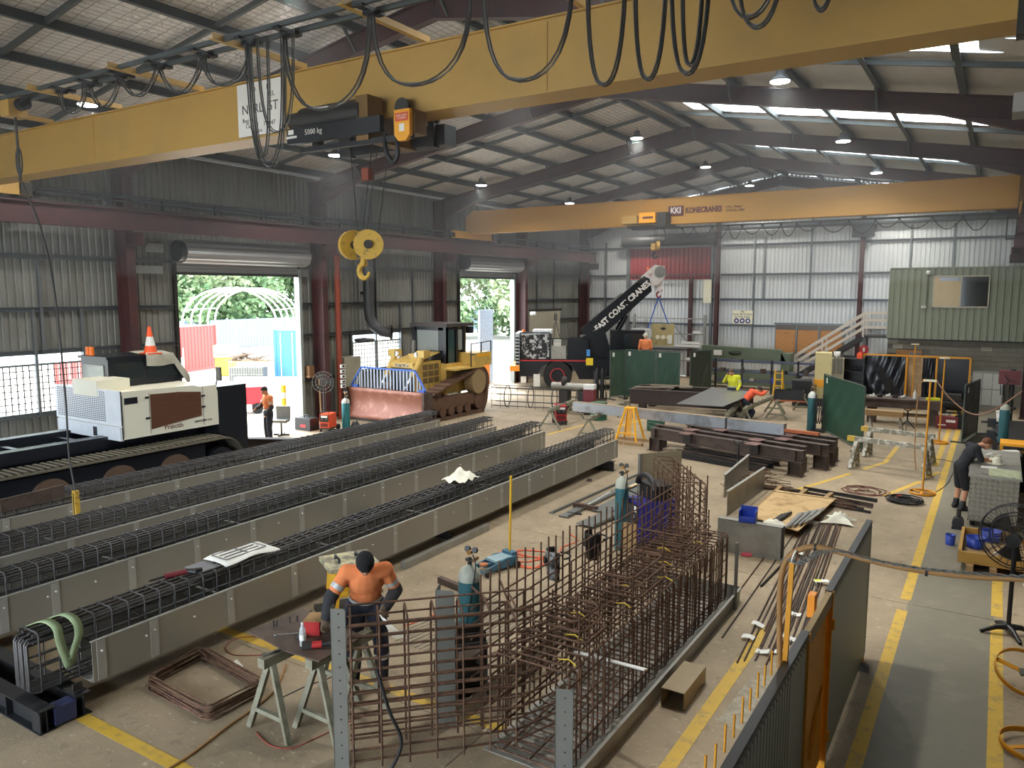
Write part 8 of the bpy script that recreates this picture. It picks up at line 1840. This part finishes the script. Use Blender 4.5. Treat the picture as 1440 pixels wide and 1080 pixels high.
MB().bb(-1.4, 1.3, -.55, .6, .02, .9).build('inner_load', M_cablel, o)
random.seed(9)
for k in range(40):
    a = random.uniform(0, 3.14); x, y = random.uniform(-1.3, 1.5), random.uniform(-.5, .5); z = 1.28 + max(0, .7 - abs(x) * .5) * random.random()
    MB().bar((x - .6 * math.cos(a), y - .2, z), (x + .6 * math.cos(a), y + .2, z + random.uniform(-.05, .2)), .07, .07).build('scrap_piece', mat('scrap_brown', (120, 104, 88), .8), o)
MB().bb(-1.5, 1.5, -.6, .6, 1.22, 1.28).build('pallet_top', M_timber, o)
for k in range(3): oo = MB().bar((-29.5 + .4 * k, 21.4 + .5 * k, .1 + .24 * k), (-26.0 + .3 * k, 24.0 + .3 * k, .1 + .24 * k), .5, .24).build('concrete_beam', mat('yard_beam', (150, 152, 148), .7)); tag(oo, 'pale concrete beam stacked in the yard', 'beam', 'beams stacked in the yard')
o = thing('red_trolley', 'red trolley with a white PARK plate just outside the roller door', 'trolley', (-23.9, 18.7, -.02), .9)
MB().bb(-1.0, 1.0, -.35, .35, .35, 1.0).build('body', mat('trolley_red', (206, 56, 66), .5), o); MB().bb(-.4, .3, -.37, -.35, .5, .9).build('plate', M_white, o); text('plate_lettering', 'PARK', .26, (-.05, -.372, .7), cols((1, 0, 0), (0, 0, 1), (0, -1, 0)), M_red, o, .002)
for x in (-.7, .7): MB().cyl((x, -.4, .2), (x, .4, .2), .2, n=14).build('wheel', M_rubber, o)
for k, (x, y) in enumerate(((-35.3, 23.4), (-34.6, 22.8))):
    o = thing('tube_barrier', ['white tubular frame with a covered top beside the red container', 'low white tubular frame beside the red container'][k], 'barrier', (x, y, -.02), .6)
    for z in (.4, .8, 1.2): MB().bar((-.9, 0, z), (.9, 0, z), .05, .05).build('rail', M_white, o)
    for q in (-.9, 0, .9): MB().bar((q, 0, 0), (q, 0, 1.3 + .4 * (1 - k)), .05, .05).build('upright', M_white, o)
    if k == 0: MB().sphere((0, .1, 1.4), .5, 12, 8, (.8, .5, .9)).build('white_cover', M_white, o)
# hoop tunnel frame
_L = PX(256, 452, -43.0); _R = PX(389, 456, -38.2); _w = (_R - _L); _w.z = 0; _hw = _w.length / 2
hp_ = thing('hoop_frame', 'white steel hoop frame standing over the containers', 'hoop frame', ((_L + _R) / 2).to_tuple(), math.atan2(_w.y, _w.x))
_zb = hp_.location.z
for k in range(5):
    MB().tube([Vector((-_hw * math.cos(q), 1.5 * k, 2.15 * math.sin(q))) for q in [i * PI / 20 for i in range(21)]], .055, 6).build('hoop', M_white, hp_)
    for s in (-_hw, _hw): MB().bar((s, 1.5 * k, -_zb), (s, 1.5 * k, .05), .07, .07).build('hoop_leg', M_white, hp_)
for q in (.12 * PI, .35 * PI, .5 * PI, .65 * PI, .88 * PI): MB().bar((-_hw * math.cos(q), 0, 2.15 * math.sin(q)), (-_hw * math.cos(q), 6.0, 2.15 * math.sin(q)), .05, .05).build('purlin_tube', M_white, hp_)
# boundary fence
fc = thing('boundary_fence', 'pale blue-grey sheet fence along the yard boundary', 'fence', (0, 0, -.02))
M_fence = mat('fence_sheet', (132, 150, 172), .6)
for k in range(22):
    y = 10 + 3.0 * k; sheet('fence_panel', M_fence, fc, (0, 1, 0), (-52, y, 0), 2.95, .05, 2.3, (1, 0, 0), pitch=.3, d=.05); MB().bb(-52.05, -51.9, y - .04, y + .04, 0, 2.4).build('fence_post', M_white, fc)
# perforated sheet and bollard at the far door
o = MB().bb(-21.6, -21.5, 31.2, 32.35, 0, 3.6).build('perforated_panel', mat('speckled_panel', (196, 212, 232), .5, rgb2=(150, 166, 196), fac2=.52, scale2=18, sharp=.03)); tag(o, 'tall speckled pale blue panel outside the far roller door', 'panel')
o = MB().cyl((-20.75, 30.3, -.02), (-20.75, 30.3, 1.5), .10, n=14).lathe([(.10, 1.5), (.06, 1.56), (.001, 1.57)], 14, (-20.75, 30.3, 0)).build('bollard', mat('bollard_yellow', (236, 196, 50))); tag(o, 'yellow bollard at the far roller door', 'bollard')
o = MB().bb(-21.4, -21.0, 30.7, 31.3, -.02, 1.1).bb(-21.3, -21.1, 30.8, 31.2, 1.1, 1.2).build('orange_barrier', mat('barrier_orange', (238, 150, 60), .6)); tag(o, 'orange barrier block beside the far door bollard', 'barrier')
# ---- trees
def leaf_mat(name, c1, c2):
    m = mat(name, c1, .6, var=.2, scale=1.2, rgb2=c2, fac2=.52, scale2=.9, sharp=.1); return m
LM = [leaf_mat('gum_leaf', (122, 140, 102), (168, 176, 136)), leaf_mat('deep_leaf', (88, 118, 78), (128, 150, 102)), leaf_mat('pale_leaf', (154, 164, 128), (188, 190, 156))]
M_bark = mat('gum_bark', (178, 170, 158), .8, var=.15, stretch=(1, 1, .2))
def tree(label, p, h, r_, kind, seed, trunk=True):
    random.seed(seed); t = thing('tree', label, 'tree', p, 0, 'trees beyond the yard')
    if trunk:
        tr = MB().tube(rope([(0, 0, 0), (.2, .1, h * .3), (-.1, .2, h * .6), (.2, 0, h * .9)], 4), .28, 8, taper=[1 - .055 * i for i in range(13)]).build('trunk', M_bark, t)
        for k in range(5): z = h * (.35 + .1 * k); a = k * 2.4; MB().tube(rope([(0, .1, z), (1.0 * math.cos(a), 1.0 * math.sin(a), z + 1.0), (r_ * .7 * math.cos(a), r_ * .7 * math.sin(a), z + 1.8)], 3), .10, 6, taper=[1, .9, .8, .6, .5, .4, .3]).build('branch', M_bark, t)
    mb = MB(); cl_ = []
    for k in range(22):
        a, b2 = random.uniform(0, 6.28), random.random() ** .5; z = random.uniform(.3, 1.0) if trunk else random.uniform(.1, .9)
        w_ = math.sin(PI * min(.98, .25 + .6 * z)); cl_.append(Vector((r_ * b2 * w_ * math.cos(a), r_ * b2 * w_ * math.sin(a), h * z)))
    for c in cl_:
        for i in range(300):
            d = Vector((random.gauss(0, 1), random.gauss(0, 1), random.gauss(0, .8))); d = d.normalized() * (random.random() ** .4) * r_ * .42
            q = c + d; s = random.uniform(.14, .34); ax = Vector((random.gauss(0, 1), random.gauss(0, 1), random.gauss(0, 1))).normalized(); bx = ax.orthogonal().normalized()
            mb._add([q - ax * s, q + bx * s * .6, q + ax * s, q - bx * s * .6], [(0, 1, 2, 3)])
    mb.build('foliage', LM[kind], t, kind='stuff')
spots = [(-60, 24, 12, 4.5, 0), (-58, 30, 13, 4.5, 2), (-57, 35.5, 11, 4, 1), (-58, 41, 13, 4.5, 0), (-60, 47, 14, 5, 1), (-56, 32.5, 6, 3.5, 1), (-55, 38, 6, 3.5, 1), (-57, 44, 7, 4, 1), (-66, 36, 16, 6, 2), (-64, 28, 15, 5, 0), (-55.5, 27, 5, 3, 1),
         (-50, 62, 13, 5, 0), (-45, 68, 14, 5, 2), (-40, 66, 10, 4.5, 1), (-46, 58, 8, 4, 1), (-36, 62, 7, 4, 0), (-56, 72, 17, 6, 0), (-40, 74, 16, 6, 1), (-33, 66, 12, 5, 2), (-62, 54, 15, 5, 0), (-56, 52, 10, 4, 1)]
nm_ = ['tall grey-green gum tree beyond the yard fence', 'dense green bushy tree beyond the yard fence', 'pale sparse gum tree beyond the yard fence']
for k, (x, y, h, r_, kd) in enumerate(spots): tree(nm_[kd], (x, y, -.02), h, r_, kd, 100 + k, kd != 1)
# ================================================================ WELDING HAZE HANGING IN THE SHED
M_haze = bpy.data.materials.new('welding_haze'); M_haze.use_nodes = True
_n = M_haze.node_tree.nodes; _l = M_haze.node_tree.links
_n.remove(_n['Principled BSDF'])
_v = _n.new('ShaderNodeVolumeScatter'); _v.inputs['Color'].default_value = (0.92, 0.96, 1.0, 1); _v.inputs['Density'].default_value = HAZE; _v.inputs['Anisotropy'].default_value = 0.15
_l.new(_v.outputs[0], _n['Material Output'].inputs['Volume'])
_e = [(XL + .05, 4.85), (XR - .05, 4.85), (XR - .05, roofz(XR) - .02), (XC, RA - .02), (XL + .05, roofz(XL) - .02)]
hz = MB().poly([(x, YN + .05, z) for x, z in _e], YE - YN - .1, (0, 1, 0)).build('haze', M_haze, kind='stuff')
tag(hz, 'thin blue-white welding haze hanging under the shed roof', 'haze')
